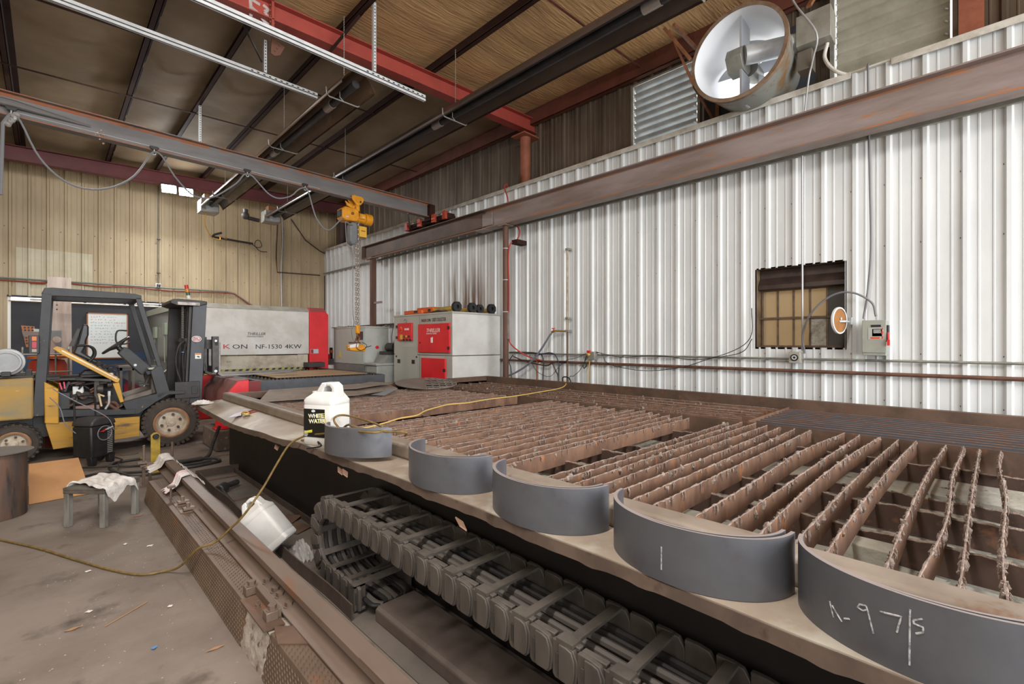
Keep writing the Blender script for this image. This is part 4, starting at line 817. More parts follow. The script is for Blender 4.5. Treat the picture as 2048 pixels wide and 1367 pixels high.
m = MB(); m.tube(smooth(cp, 6), .007, 7); one(m, 'extension_cord', CORD2, 'pale yellow cord snaking across the table slats to the white wall', 'cord')
m = MB(); m.tube(smooth([(1.36, 3.3, .83), (1.33, 3.24, .86), (1.335, 3.2, .84), (1.34, 3.28, .815), (1.30, 3.36, .80)], 5), .006, 6); one(m, 'cable_end', BLACK, 'black plug lead lying beside the jug base', 'cord')
# rag, pliers bundle on the shelf
RAG = mat('white_rag_cloth', 'd8d4cf', .85, var='bdb6b0', scale=12, bump=.3, bscale=40)
m = MB(); m.grid(16, 10, lambda u, v: (1.27 + .22 * u + .015 * math.sin(v * 9), 6.80 + .14 * v + .02 * math.sin(u * 8), .785 + .045 * math.sin(math.pi * u) * math.sin(math.pi * v) + .010 * math.sin(u * 25) * math.sin(v * 17)))
one(m, 'rag', RAG, 'crumpled white rag on the far corner of the table shelf', 'rag', solid=.006)
gl = thing('string_bundle', 'bundle of yellow and red string with a paper strip on the shelf', 'bundle', (1.46, 5.45, .79))
m = MB(); rnd = random.Random(5)
for k in range(14):
    a = rnd.uniform(0, 180); m.tube([(1.475 + .035 * math.cos(rad(t)) * math.cos(rad(a * .3)), 5.45 + .075 * math.sin(rad(t + a * .2)), .795 + .02 * abs(math.sin(rad(t * .5 + a)))) for t in range(0, 360, 20)], .0022, 4, closed=True)
m.tube(smooth([(1.5, 5.38, .79), (1.53, 5.25, .785), (1.56, 5.24, .785)], 4), .003, 5); m.build('yellow_string', mat('yellow_string', 'd9c87a', .7), gl)
m = MB()
for k in range(8): m.tube([(1.475 + .03 * math.cos(rad(t)), 5.46 + .06 * math.sin(rad(t + k * 30)), .793 + .02 * abs(math.sin(rad(t * .5 + k * 40)))) for t in range(0, 360, 24)], .0025, 4, closed=True)
m.build('red_string', mat('red_string', 'b5523f', .7), gl)
m = MB(); m.add([(1.33, 5.50, .775), (1.42, 5.62, .79), (1.50, 5.66, .80), (1.44, 5.48, .785)], [(0, 1, 2, 3)]); m.build('paper_strip', mat('lilac_paper', 'd3cfdb', .7), gl, solid=.002)
m = MB(); m.tube([(1.52, 5.55, .80), (1.60, 5.60, .815)], [.012, .006], 6); m.tube([(1.52, 5.5, .795), (1.61, 5.5, .81)], [.01, .005], 6); m.build('red_handle', mat('dull_red_grip', '8d4238', .6), gl)
# --- diamond plate step along the table
def dplate(m, x, y, z, vertical):
    for i in range(0): pass
DIA = mat('diamond_plate', '73604f', .55, .2, var='5e4d40', scale=3, var2='84573a', scale2=5, lo2=.6, hi2=.72)
def tread(m, ax, x0, x1, y0, y1, z, step=.034):
    k = 0; a = x0
    while a < x1:
        b = y0 + (step / 2 if k % 2 else 0)
        while b < y1:
            s = 1 if (int(round(b / step * 2)) + k) % 2 else -1; d = .011
            p, q = (a - d * .5, b - d * s), (a + d * .5, b + d * s)
            if ax == 'z': m.add([(p[0] - .002, p[1], z), (p[0] + .002, p[1], z), (q[0] + .002, q[1], z), (q[0] - .002, q[1], z), ((p[0] + q[0]) / 2, (p[1] + q[1]) / 2, z + .003)], [(0, 1, 4), (1, 2, 4), (2, 3, 4), (3, 0, 4)])
            b += step
        a += step * .5; k += 1
def step_plate(y0, y1, label, flare, xa, xb):
    X = lambda y: xa + (xb - xa) * (y - y0) / (y1 - y0)
    t = thing('step_plate', label, 'diamond plate step', (.85, (y0 + y1) / 2, 0), group='folded diamond plates on the step beside the rail')
    m = MB(); m.add([(X(y0) - flare, y0, .005), (X(y1) - flare, y1, .005), (X(y1), y1, .19), (X(y0), y0, .19), (1.0, y1, .19), (1.0, y0, .19), (1.0, y1, .005), (1.0, y0, .005)], [(0, 1, 2, 3), (3, 2, 4, 5), (5, 4, 6, 7), (1, 6, 4, 2), (0, 3, 5, 7)]); m.build('folded_plate', DIA, t, solid=.006)
    m = MB(); tread(m, 'z', .745, .83, y0 + .01, y1 - .01, .1935)
    s = MB(); tread(s, 'z', .01, .18, y0 + .01, y1 - .01, 0)
    for p in range(0, len(s.v)): x, y, z = s.v[p]; f = x / .19; m.v.append((X(y) - flare * (1 - f) - .0035 - z, y, x + .004))
    o = len(m.v) - len(s.v)
    for f in s.f: m.f.append([i + o for i in f][::-1]); m.k.append(0)
    m.build('raised_tread', DIA, t); return t
step_plate(2.66, 5.75, 'longer rust brown diamond plate step at the far end of the rail', .034, .729, .70)
step_plate(-1.9, 2.33, 'diamond plate step at the near end below the clamp bracket', .04, .73, .738)
m = MB(); m.grid(6, 8, lambda u, v: (.697 + .034 * v + .006 * math.sin(u * 20 + v * 31), 2.32 + .35 * u, .183 * v)); m.box((.735, 2.3, 0), (1.0, 2.68, .183))
one(m, 'concrete_curb', mat('flaking_white_concrete', 'b3aa9e', .85, var='8a7d70', scale=9, var2='5d4f44', scale2=14, lo2=.56, hi2=.64, bump=.4, bscale=30), 'flaking white painted concrete exposed between the two diamond plates', 'curb')
# --- rail
rl = thing('machine_rail', 'long rusty steel rail bolted along the diamond plate step', 'rail', (.9, 2.4, .19))
RAILM = mat('worn_rail_steel', '7b6a5e', .5, .3, var='675548', scale=3, stretch=(1, .3, 1), var2='86583a', scale2=5, lo2=.6, hi2=.74)
m = MB(); m.prism([(.825, .198), (.985, .198), (.985, .207), (.93, .222), (.914, .235), (.914, .262), (.946, .270), (.948, .304), (.870, .304), (.868, .270), (.896, .262), (.896, .235), (.88, .222), (.825, .207)], 'y', -1.9, 6.35); m.build('rail_section', RAILM, rl, bevel=.002)
m = MB(); m.box((.868, -1.9, .3035), (.905, 1.72, .3095)); m.build('wear_strip', RAILM, rl)
def hexbolt(m, x, y, z, r=.021, h=.02, shank=0):
    m.cyl((x, y, z), (x, y, z + .004), r * 1.35, n=14); m.cyl((x, y, z + .004), (x, y, z + .004 + h), r, n=6)
    if shank: m.cyl((x, y, z + h), (x, y, z + h + shank), r * .45, n=8)
for y in (2.80, 2.67, 2.60, 2.47):
    m = MB(); hexbolt(m, .868, y, .212); m.build('hex_bolt', RAILM, rl)
m = MB(); m.bar((.868, 4.30, .212), (.868, 4.38, .222), .03, .02); m.build('flange_clip', RAILM, rl)
ck = thing('clamp_bracket', 'C shaped clamp bracket with two hex bolts at the gap in the step', 'clamp', (.8, 2.6, .19))
m = MB(); m.box((.79, 2.43, .196), (.818, 2.79, .240)); m.box((.745, 2.745, .196), (.80, 2.805, .240)); m.box((.745, 2.42, .196), (.80, 2.48, .240)); m.build('clamp_bar', RAILM, ck, bevel=.003)
for y in (2.772, 2.448): m = MB(); hexbolt(m, .78, y, .240); m.build('hex_bolt', RAILM, ck)
m = MB(); m.box((.715, 2.36, .190), (.81, 2.74, .197)); m.build('base_plate', TRUST, ck)
m = MB(); hexbolt(m, .76, 2.60, .197, .012, .014, .02); m.build('stud', RAILM, ck)
for y0, lb in ((4.72, 'small bolted rail clip nearer the pink stained rag'), (4.50, 'small bolted rail clip farther from the pink stained rag')):
    c = thing('rail_clip', lb, 'rail clip', (.79, y0, .19), group='bolted rail clips at the far end')
    m = MB(); m.box((.745, y0 - .04, .191), (.83, y0 + .045, .199)); m.build('base_plate', RAILM, c); m = MB(); m.box((.765, y0 - .03, .205), (.845, y0 + .02, .225)); m.build('clip_bar', RAILM, c, bevel=.003); m = MB(); m.cyl((.80, y0 - .005, .225), (.80, y0 - .005, .26), .014, n=8); m.build('stud', RAILM, c)
m = MB(); m.cyl((.76, 4.98, .19), (.76, 4.98, .30), .009, n=8); m.box((.735, 4.95, .285), (.79, 5.0, .302)); one(m, 'anchor_stud', RAILM, 'thin upright anchor stud with nut between rag and rail clips', 'stud')
m = MB(); m.add([(.73, 2.22, .196), (.76, 2.36, .2), (.83, 2.30, .2), (.83, 2.12, .196)], [(0, 1, 2, 3)]); one(m, 'steel_offcut', TRUST, 'rusty brown shim plate beside the clamp bracket', 'scrap', solid=.006)
# rags on the rail
def drape(y0, y1, label, m_, skew):
    prof = [(.74, .205), (.80, .225), (.835, .235), (.85, .27), (.866, .308), (.90, .315), (.95, .312), (.965, .27), (.99, .235)]
    def fn(u, v):
        k = v * (len(prof) - 1); i = min(int(k), len(prof) - 2); f = k - i; a, b = prof[i], prof[i + 1]
        return (a[0] + (b[0] - a[0]) * f - .012 * math.sin(u * 14) * (1 - v), y0 + (y1 - y0) * u + skew * (1 - v) + .015 * math.sin(v * 9), a[1] + (b[1] - a[1]) * f + .008 * math.sin(u * 17 + v * 6) + .006)
    m = MB(); m.grid(14, 18, fn); one(m, 'rag', m_, label, 'rag', solid=.005)
drape(6.05, 6.38, 'white rag draped over the far tip of the rail', RAG, -.05)
drape(5.28, 5.46, 'pink stained white rag hanging over the rail', mat('pink_stained_rag', 'd9d2d0', .85, var='d9b5b8', scale=7, lo=.48, hi=.62), -.2)
m = MB(); m.grid(10, 8, lambda u, v: (.96 + .12 * u, 5.5 + .5 * v - .2 * u, .30 - .12 * u + .01 * math.sin(u * 12 + v * 20))); one(m, 'rag', RAG, 'white rag strip slumped behind the rail tip', 'rag', solid=.005)
# --- yellow stop post and rod bracket at the far end
sp = thing('stop_post', 'yellow stop post with black knob at the rail end', 'post', (.9, 6.95, 0))
m = MB(); m.box((.86, 6.9, .0), (.95, 6.93, .40)); m.prism([(.86, .4), (.95, .4), (.95, .455), (.92, .48), (.89, .48), (.86, .455)], 'y', 6.9, 6.93); m.build('post_plate', mat('worn_yellow_paint', 'b99a2f', .6, var='8a7430', scale=9), sp, bevel=.003)
m = MB(); m.lathe([(0, 0), (.026, 0), (.032, .012), (.022, .03), (0, .035)], (.905, 6.862, .44), 'y'); m.build('knob', BLACK, sp)
rbk = thing('rod_bracket', 'rusty bracket with tall threaded rod beside the stop post', 'bracket', (.75, 6.38, 0))
m = MB(); m.box((.69, 6.3, 0), (.83, 6.45, .012)); m.build('base_plate', RAILM, rbk); m = MB(); m.box((.72, 6.36, .012), (.745, 6.40, .22)); m.build('column', RAILM, rbk); m = MB(); m.box((.775, 6.36, .012), (.80, 6.40, .20)); m.build('column', RAILM, rbk)
m = MB(); m.box((.70, 6.32, .22), (.83, 6.44, .235)); m.box((.68, 6.35, .245), (.76, 6.42, .262)); m.build('top_plate', RAILM, rbk); m = MB(); m.cyl((.735, 6.38, .2), (.735, 6.38, .44), .012, n=10); m.build('threaded_rod', RAILM, rbk)
m = MB(); m.cyl((1.02, 6.6, 0), (1.02, 6.6, .40), .012, n=8); one(m, 'steel_rod', RAILM, 'short upright rod standing behind the rail tip', 'rod')
# --- tray beside the table with the cable chain
tr = thing('chain_tray', 'long shallow steel tray between the rail and the table', 'tray', (1.4, 3, 0))
m = MB(); m.box((1.19, -1.9, .0), (1.64, 6.3, .006)); m.build('tray_floor', mat('dusty_tray_floor', '6b6158', .75, var='57504a', scale=2.5), tr)
m = MB(); m.grid(60, 2, lambda u, v: (1.195 + .006 * math.sin(u * 21), 2.45 + 3.75 * u, .006 + .088 * v)); m.box((1.19, 6.28, .006), (1.62, 6.29, .09)); m.build('tray_edge', mat('dusty_tray_edge', '55473f', .65, var='43372f', scale=5), tr, solid=.008)
m = MB(); m.box((1.57, 2.4, .006), (1.578, 6.28, .06)); m.build('tray_edge', mat('dusty_tray_edge', '55473f'), tr)
for y in (6.05, 5.1):
    m = MB(); m.box((1.22, y, .006), (1.56, y + .02, .02)); m.build('floor_rib', TRUST, tr)
hm = thing('mallet', 'black dead blow mallet lying in the tray', 'mallet', (1.33, 5.3, .07))
m = MB(); m.cyl((1.22, 5.42, .06), (1.30, 5.50, .065), .05, n=20); m.cyl((1.30, 5.50, .065), (1.44, 5.60, .06), .028, .03); m.build('mallet_head', mat('worn_black_rubber', '2c2b2b', .5, var='3f3c39', scale=14), hm, bevel=.012)
m = MB(); m.tube([(1.25, 5.42, .06), (1.235, 5.1, .045), (1.225, 4.78, .03)], [.014, .016, .019], 10); m.build('mallet_handle', mat('scuffed_black_handle', '353231', .5), hm)
m = MB(); m.add([(1.35, 4.0, .012), (1.50, 4.1, .03), (1.56, 3.92, .02), (1.42, 3.86, .012)], [(0, 1, 2, 3)]); m.add([(1.35, 4.2, .012), (1.52, 4.35, .02), (1.58, 4.2, .03), (1.45, 4.1, .012)], [(0, 1, 2, 3)])
one(m, 'steel_offcut', TRUST, 'thin flat offcuts lying in the tray behind the tipped jug', 'scrap', solid=.004)
m = MB(); rnd = random.Random(9); m.grid(16, 12, lambda u, v: (1.225 + .14 * u, 3.32 + .26 * v, .02 + .10 * math.sin(math.pi * u) * math.sin(math.pi * v) + rnd.uniform(-.018, .018)))
one(m, 'plastic_bag', mat('clear_plastic_film', 'c9c6c2', .12, alpha=.45, gloss=.9), 'crumpled clear plastic bag beside the cable chain bend', 'bag')
# cable chain: links follow a U from the lower run to the upper run
KC = mat('dusty_chain_plastic', '5a534c', .65, var='47413b', scale=9, stretch=(1, 1, .3)); KB = mat('black_chain_bar', '35322f', .55, var='4b4540', scale=8)
kc = thing('cable_chain', 'large plastic cable chain folded in a U below the table shelf', 'cable chain', (1.4, 2.5, .006))
P_ = .108; yc, zlo, zhi = 2.85, .09, .50; Rb = (zhi - zlo) / 2; links = []
y = -1.4
def zup(y): return .43 + .025 * min(2.85, max(0, y)) if y < 2.85 else .50
yy = yc - .02
s_up = []
while yy > -1.4: s_up.append((yy, zup(yy), 0)); yy -= P_
nb = 6; bend = [(yc + .03 + Rb * math.sin(rad(180 * (k + .5) / nb)), zlo + Rb + Rb * math.cos(rad(180 * (k + .5) / nb)), 180 * (k + .5) / nb) for k in range(nb)]
low = [(yc + .0 - P_ * k, zlo, 180) for k in range(4)]
allk = [(*q, 'up') for q in s_up[::-1]] + [(*q, 'bend') for q in bend] + [(*q, 'low') for q in low]
for k, (yy, zz, ang, kind) in enumerate(allk):
    m = MB(); q = rad(-ang); cy, sy = math.cos(q), math.sin(q)
    def W(x, s, h): return (x, yy + s * cy - h * sy, zz + s * sy + h * cy)   # s along the run, h outward
    poly = [(-.052, -.055), (-.04, -.066), (.035, -.066), (.05, -.05), (.058, -.01), (.055, .03), (.035, .06), (.0, .066), (-.052, .066)]
    poly = [(-a, b) for a, b in poly]
    fm = MB()
    for mm, xs in ((m, (1.245, 1.265)), (fm, (1.575, 1.595))):
        n = len(poly); vs = [W(xs[0], a, b) for a, b in poly] + [W(xs[1], a, b) for a, b in poly]
        mm.add(vs, [tuple(range(n)), tuple(range(2 * n - 1, n - 1, -1))] + [(i, n + i, n + (i + 1) % n, (i + 1) % n) for i in range(n)])
    fm.build('chain_link', KC, kc, bevel=.003)
    vs = [W(1.238, a * .62 - .012, b * .92) for a, b in poly] + [W(1.246, a * .62 - .012, b * .92) for a, b in poly]
    m.add(vs, [tuple(range(n)), tuple(range(2 * n - 1, n - 1, -1))] + [(i, n + i, n + (i + 1) % n, (i + 1) % n) for i in range(n)])
    o = [W(1.265, a, b) for a, b in ((-.05, .05), (.05, .05), (.05, .066), (-.05, .066))]
    m.add(o + [(p[0] + .025, p[1], p[2]) for p in o], [(0, 1, 2, 3), (7, 6, 5, 4), (0, 4, 5, 1), (1, 5, 6, 2), (2, 6, 7, 3), (3, 7, 4, 0)])
    ln = m.build('chain_link', KC, kc, bevel=.003)
    s = MB(); o = [W(1.236, a, b) for a, b in ((.02, -.035), (.032, -.035), (.032, .03), (.02, .03))]; s.add(o + [(p[0] + .004, p[1], p[2]) for p in o], [(0, 1, 2, 3), (0, 4, 5, 1), (1, 5, 6, 2), (2, 6, 7, 3), (3, 7, 4, 0)]); s.build('link_slot', KB, ln)
    if k % 2 == 0:
        s = MB()
        for h in (.058, -.058):
            o = [W(1.25, a, h + b) for a, b in ((-.02, -.006), (.02, -.006), (.02, .006), (-.02, .006))]; s.add(o + [(1.59, p[1], p[2]) for p in o], [(0, 1, 2, 3), (7, 6, 5, 4), (0, 4, 5, 1), (1, 5, 6, 2), (2, 6, 7, 3), (3, 7, 4, 0)])
        o = [W(1.245, a, b) for a, b in ((-.035, .064), (.035, .064), (.035, .076), (-.035, .076))]; s.add(o + [(p[0] + .05, p[1], p[2]) for p in o], [(0, 1, 2, 3), (7, 6, 5, 4), (0, 4, 5, 1), (1, 5, 6, 2), (2, 6, 7, 3), (3, 7, 4, 0)])
        s.build('cross_bar', KC, ln)
m = MB(); m.box((1.232, 2.50, .02), (1.30, 2.515, .16)); m.box((1.232, 2.50, .15), (1.60, 2.56, .162)); m.build('end_bracket', KC, kc)
rnd = random.Random(3)
for k in range(9):
    x = 1.30 + .03 * k; dz = rnd.uniform(-.03, .02); m = MB(); r = rnd.uniform(.009, .016); wob = [rnd.uniform(-.02, .02) for _ in range(14)]
    pts = [(x + wob[0], -1.3, .43 + dz), (x + wob[1], 0, .42 + dz), (x + wob[2], 1.0, .44 + dz), (x + wob[3], 2.0, .47 + dz), (x + wob[4], 2.75, .47 + dz), (x, 2.98, .44 + dz), (x, 3.05, .30), (x, 2.98, .14 - dz), (x + wob[5], 2.75, .085), (x + wob[6], 2.45, .07), (1.33 + .022 * k, 2.39, .06)]
    m.tube(smooth(pts, 5), r, 7); m.build('cable', [CORDBLACK, mat('dusty_grey_cable', '5b554f', .65)][k % 2], kc)
m = MB(); m.prism([(1.285, .006), (1.54, .006), (1.54, .085), (1.305, .085), (1.285, .070)], 'y', -1.9, 2.36); one(m, 'cover_box', mat('dusty_brown_cover', '6e625a', .6, .1, var='5b5049', scale=4), 'dusty folded steel cover box below the cable chain', 'cover', bevel=.006)
# ================================================================ forklift (local frame: +x towards the mast, +y away from the camera, origin at the front wheel)
FL = thing('forklift', 'worn yellow and black forklift parked beside the cutting table', 'forklift', (1.308, 8.50, 0), (0, 0, rad(-1)))
FYEL = mat('worn_forklift_yellow', 'd09a2c', .5, var='b58a35', scale=3, var2='6b5638', scale2=4.5, lo2=.58, hi2=.66, stretch=(.4, 1, 2))
FGREY = mat('chipped_forklift_grey', '36383c', .5, var='2c2e31', scale=5, var2='b08a4a', scale2=11, lo2=.69, hi2=.72)
FBLK = mat('oily_black_steel', '2b2a2a', .5, var='3b3733', scale=7)
FCREAM = mat('cream_wheel_paint', 'cfc3b0', .55, var='a5917a', scale=6, var2='6d5440', scale2=14, lo2=.6, hi2=.7)
TYRE = RUBBER
def L(m, name, mats, parent=FL, **k): return m.build(name, mats, parent, local=True, **k)
def wheel(x, z, r, wd, y0, name):
    m = MB(); s = 1 if y0 < .5 else -1
    ya, yb = (y0, y0 + wd * s)
    m.lathe([(r * .62, ya + .01 * s), (r * .66, ya), (r * .86, ya + .004 * s), (r * .95, ya + .03 * s), (r * .97, (ya + yb) / 2), (r * .95, yb - .03 * s), (r * .86, yb), (r * .62, yb)], (x, 0, z), 'y', 56)
    n = int(34 * r / .36)
    for k in range(n):
        for side in (0, 1):
            t = 2 * math.pi * (k + .5 * side) / n; c, sn = math.cos(t), math.sin(t); w2 = r * .055
            a, b = (ya + .004 * s, (ya + yb) / 2 - .01 * s) if side == 0 else ((ya + yb) / 2 + .01 * s, yb - .004 * s)
            vs = []
            for rr in (r * .88, r):
                for yy in (a, b):
                    for q in (-1, 1): vs.append((x + rr * c - q * w2 * sn, yy, z + rr * sn + q * w2 * c))
            m.add(vs, [(0, 1, 3, 2), (4, 6, 7, 5), (0, 4, 5, 1), (2, 3, 7, 6), (0, 2, 6, 4), (1, 5, 7, 3)])
    ty = L(m, name, TYRE)
    m = MB(); m.lathe([(.0, ya + .07 * s), (r * .42, ya + .07 * s), (r * .47, ya + .05 * s), (r * .52, ya + .012 * s), (r * .58, ya + .004 * s), (r * .625, ya + .012 * s), (r * .63, ya + .05 * s)], (x, 0, z), 'y', 48); rm = m.build('wheel_rim', [FCREAM], ty)
    m = MB(); m.lathe([(r * .53, ya + .003 * s), (r * .58, ya - .001 * s), (r * .63, ya + .01 * s)], (x, 0, z), 'y', 48); m.build('rim_flange', mat('rust_rim_edge', 'a9805f', .6, var='8a5f44', scale=9), ty)
    m = MB(); m.lathe([(0, ya + .035 * s), (r * .08, ya + .035 * s), (r * .09, ya + .045 * s), (r * .17, ya + .055 * s), (r * .18, ya + .07 * s)], (x, 0, z), 'y', 24)
    for k in range(10): t = 2 * math.pi * k / 10; m.cyl((x + r * .135 * math.cos(t), ya + .06 * s, z + r * .135 * math.sin(t)), (x + r * .135 * math.cos(t), ya + .04 * s, z + r * .135 * math.sin(t)), r * .016, n=6)
    m.build('hub', FCREAM, ty)
    m = MB()
    for k in range(6): t = 2 * math.pi * (k + .3) / 6; c = (x + r * .33 * math.cos(t), z + r * .33 * math.sin(t)); m.cyl((c[0], ya + .072 * s, c[1]), (c[0], ya + .03 * s, c[1]), r * .055, r * .045, n=10); m.cyl((c[0], ya + .04 * s, c[1]), (c[0], ya + .02 * s, c[1]), r * .028, n=6)
    m.build('lug_nuts', mat('greasy_nuts', '5d5148', .5, .3), ty)
wheel(0, .357, .357, .24, .0, 'drive_wheel'); wheel(0, .357, .357, .24, 1.18, 'drive_wheel')
wheel(-1.62, .26, .26, .19, .06, 'steer_wheel'); wheel(-1.62, .26, .26, .19, 1.12, 'steer_wheel')
m = MB(); m.cyl((0, .2, .357), (0, 1.0, .357), .09); m.box((-.15, .22, .25), (.2, .96, .5)); L(m, 'axle', FBLK)
m = MB(); m.cyl((-1.62, .2, .26), (-1.62, 1.0, .26), .05); m.box((-1.85, .28, .3), (-1.4, .9, .56)); L(m, 'axle', FBLK)
# counterweight with arch
m = MB(); pr = [(-2.22, .42), (-2.22, .95), (-2.12, 1.09), (-1.44, 1.10), (-1.44, .585), (-1.46, .575), (-1.95, .575), (-2.0, .42)]
m.prism(pr, 'y', .02, 1.16); L(m, 'counterweight', mat('scraped_counterweight', 'b08a3c', .55, var='857e66', scale=2.2, lo=.42, hi=.62, stretch=(.6, 1, 1.6), var2='d8cdb6', scale2=5, lo2=.68, hi2=.71), bevel=.02)
m = MB(); m.box((-1.45, .25, .30), (-.3, .95, .60)); m.box((-1.46, .1, 1.06), (-1.2, 1.08, 1.09)); L(m, 'chassis', FBLK)
# lower side panels
for s in (0, 1):
    y = .04 if s == 0 else 1.12; d = .03
    m = MB(); m.prism([(-1.33, .50), (-.37, .485), (-.375, .205), (-1.26, .15), (-1.33, .47)], 'y', y, y + d); L(m, 'side_panel', mat('scuffed_side_yellow', 'c49433', .55, var='a8813a', scale=3, lo=.42, hi=.62, stretch=(.35, 1, 2.5), var2='5f503c', scale2=5, lo2=.55, hi2=.64), bevel=.004)
    m = MB(); m.prism([(-1.345, 1.045), (-1.21, .94), (-1.205, .48), (-1.34, .50)], 'y', y - .02, y + .14); L(m, 'corner_pillar', FYEL, bevel=.012)
    m = MB(); m.prism([(-1.21, .665), (-.56, .60), (-.42, .60), (-.42, .525), (-1.21, .565)], 'y', y - .005, y + .16); L(m, 'step_rail', FGREY, bevel=.004)
    # fender and front frame
    m = MB(); m.prism([(-.56, .70), (-.17, .80), (-.04, .825), (.17, .815), (.17, .775), (-.03, .775), (-.18, .68), (-.38, .525), (-.50, .525)], 'y', y, y + .2); L(m, 'fender', FGREY, bevel=.004)
    # overhead guard legs
    yy = .05 if s == 0 else 1.08
    m = MB(); m.prism([(-1.365, 2.19), (-1.27, 2.19), (-1.345, .6), (-1.45, .6)], 'y', yy, yy + .07); L(m, 'guard_leg', FGREY, bevel=.004)
    m = MB(); m.prism([(-.42, 2.2), (-.352, 2.2), (-.112, 1.2), (-.165, 1.2)], 'y', yy, yy + .055); L(m, 'guard_leg', FGREY, bevel=.004)
    m = MB(); m.prism([(-.245, 1.13), (-.165, 1.205), (-.108, 1.205), (-.02, .82), (-.16, .735)], 'y', yy - .01, yy + .09); L(m, 'cowl_bracket', FGREY, bevel=.004)
    m = MB(); m.prism([(-1.37, 2.19), (-1.34, 2.265), (-1.27, 2.275), (-.42, 2.255), (-.35, 2.235), (-.35, 2.175), (-1.27, 2.165)], 'y', yy, yy + .06); L(m, 'guard_rail', FGREY, bevel=.006)
m = MB()
for x, z in ((-1.30, 2.225), (-.39, 2.205)): m.box((x - .04, .1, z - .04), (x + .04, 1.1, z + .035))
L(m, 'guard_crossbar', FGREY, bevel=.004)
for k in range(5): m = MB(); y = .24 + k * .17; m.prism([(-1.3, 2.235), (-.4, 2.215), (-.4, 2.185), (-1.3, 2.205)], 'y', y, y + .03); L(m, 'guard_slat', FGREY)
# floor, cowl, dashboard, column, wheel
m = MB(); m.prism([(-.60, .60), (-.52, .76), (-.2, .86), (-.2, .80), (-.5, .68)], 'y', .2, .98); m.box((-.22, .2, .8), (-.15, .98, 1.1)); L(m, 'floor_plate', mat('dusty_floor_plate', '7b736a', .7, var='655e56', scale=6))
m = MB(); m.prism([(-.595, 1.40), (-.52, 1.49), (-.46, 1.46), (-.2, 1.18), (-.2, 1.10), (-.33, 1.07), (-.44, 1.2)], 'y', .30, .52); m.prism([(-.3, 1.12), (-.1, 1.19), (-.1, 1.12), (-.28, 1.07)], 'y', .1, 1.05); cb = L(m, 'steering_console', mat('charcoal_console', '3c3e41', .55, var='333538', scale=6), bevel=.012)
m = MB(); m.box((-.26, .12, 1.155), (-.16, .34, 1.175)); m.build('dash_pocket', mat('pale_dash_paper', 'b5b4a6', .7), cb)
m = MB(); m.cyl((-.4, .29, 1.22), (-.4, .305, 1.22), .018, n=14); m.build('console_knob', GALV, cb)
m = MB(); ctr = Vector((-.61, .41, 1.515)); ux = Vector((.775, 0, .63)); uy = Vector((0, 1, 0))
m.tube([tuple(ctr + ux * .185 * math.cos(2 * math.pi * k / 32) + uy * .185 * math.sin(2 * math.pi * k / 32)) for k in range(32)], .016, 8, closed=True)
nrm = Vector((.63, 0, -.775))
for a in (20, 140, 260): m.tube([tuple(ctr + nrm * .045), tuple(ctr + ux * .18 * math.cos(rad(a)) + uy * .18 * math.sin(rad(a)))], .013, 6)
m.tube([tuple(ctr + nrm * .03), tuple(ctr + nrm * .16)], .035, 10); L(m, 'steering_wheel', BLACK)
m = MB(); m.tube(smooth([(-.44, .98, 1.74), (-.56, .98, 1.73), (-.57, .98, 1.56), (-.48, .98, 1.53), (-.40, .98, 1.56)], 4), .012, 6); m.tube([(-.36, .5, 1.18), (-.30, .5, 1.30)], [.02, .028], 8); L(m, 'grab_handle', BLACK)
for k, y in enumerate((.16, .22)): m = MB(); m.box((-.36, y + .1, .92 + .03 * k), (-.24, y + .16, .94 + .03 * k)); m.bar((-.28, y + .13, .94), (-.22, y + .13, 1.08), .02, .02); L(m, 'pedal', FBLK)
# open hood with seat
m = MB(); m.prism([(-1.27, 1.475), (-1.235, 1.50), (-1.18, 1.475), (-.585, 1.035), (-.60, .985), (-.635, .99), (-1.19, 1.40)], 'y', .12, 1.0); L(m, 'hood_lid', mat('hood_edge_yellow', 'd8a640', .45, var='c08f35', scale=4), bevel=.006)
m = MB(); m.prism([(-1.18, 1.455), (-.62, 1.045), (-.62, 1.03), (-1.18, 1.435)], 'y', .115, .121); L(m, 'edge_strip', mat('pale_seal_strip', 'efe6cd', .5))
seat = thing('seat_tmp', '', '') if False else None
m = MB(); sm = [(-1.07, 1.40), (-1.02, 1.56), (-.975, 1.80), (-.94, 1.82), (-.905, 1.79), (-.905, 1.66), (-.93, 1.58), (-.935, 1.50), (-.97, 1.42), (-.90, 1.36), (-.80, 1.28), (-.82, 1.24), (-1.0, 1.36)]
m.prism(sm, 'y', .38, .82); st = L(m, 'seat', mat('black_vinyl_seat', '2a2b2e', .38, var='3a3b3e', scale=5), bevel=.03)
for y in (.36, .84):
    m = MB(); m.tube(smooth([(-1.03, y, 1.51), (-.92, y, 1.51), (-.85, y, 1.46), (-.845, y, 1.36), (-.93, y, 1.25)], 5), .016, 8); m.build('armrest_loop', BLACK, st)
m = MB(); m.prism([(-1.11, 1.50), (-1.06, 1.50), (-.99, 1.74), (-1.02, 1.75)], 'y', .40, .80); m.build('seat_back_frame', FBLK, st)
m = MB(); m.cyl((-.82, .3, 1.22), (-.645, .32, 1.10), .05, n=16)
for k in range(3): c = (-.80 + .06 * k, .22, 1.255 - .045 * k); m.cyl(c, (c[0], .25, c[2] + .01), .03, n=14)
L(m, 'lever_bank', FBLK, bevel=.004)
m = MB(); m.blob((-.69, .16, 1.09), .03, 8, 5, .4); m.blob((-.64, .15, 1.05), .026, 8, 5, .4); L(m, 'white_rag_tuft', WHITE)
m = MB(); m.box((-1.0, .35, 1.06), (-.68, .85, 1.11)); m.prism([(-1.0, 1.1), (-.95, 1.16), (-.83, 1.17), (-.72, 1.1)], 'y', .3, .6); L(m, 'air_cleaner', FBLK, bevel=.01)
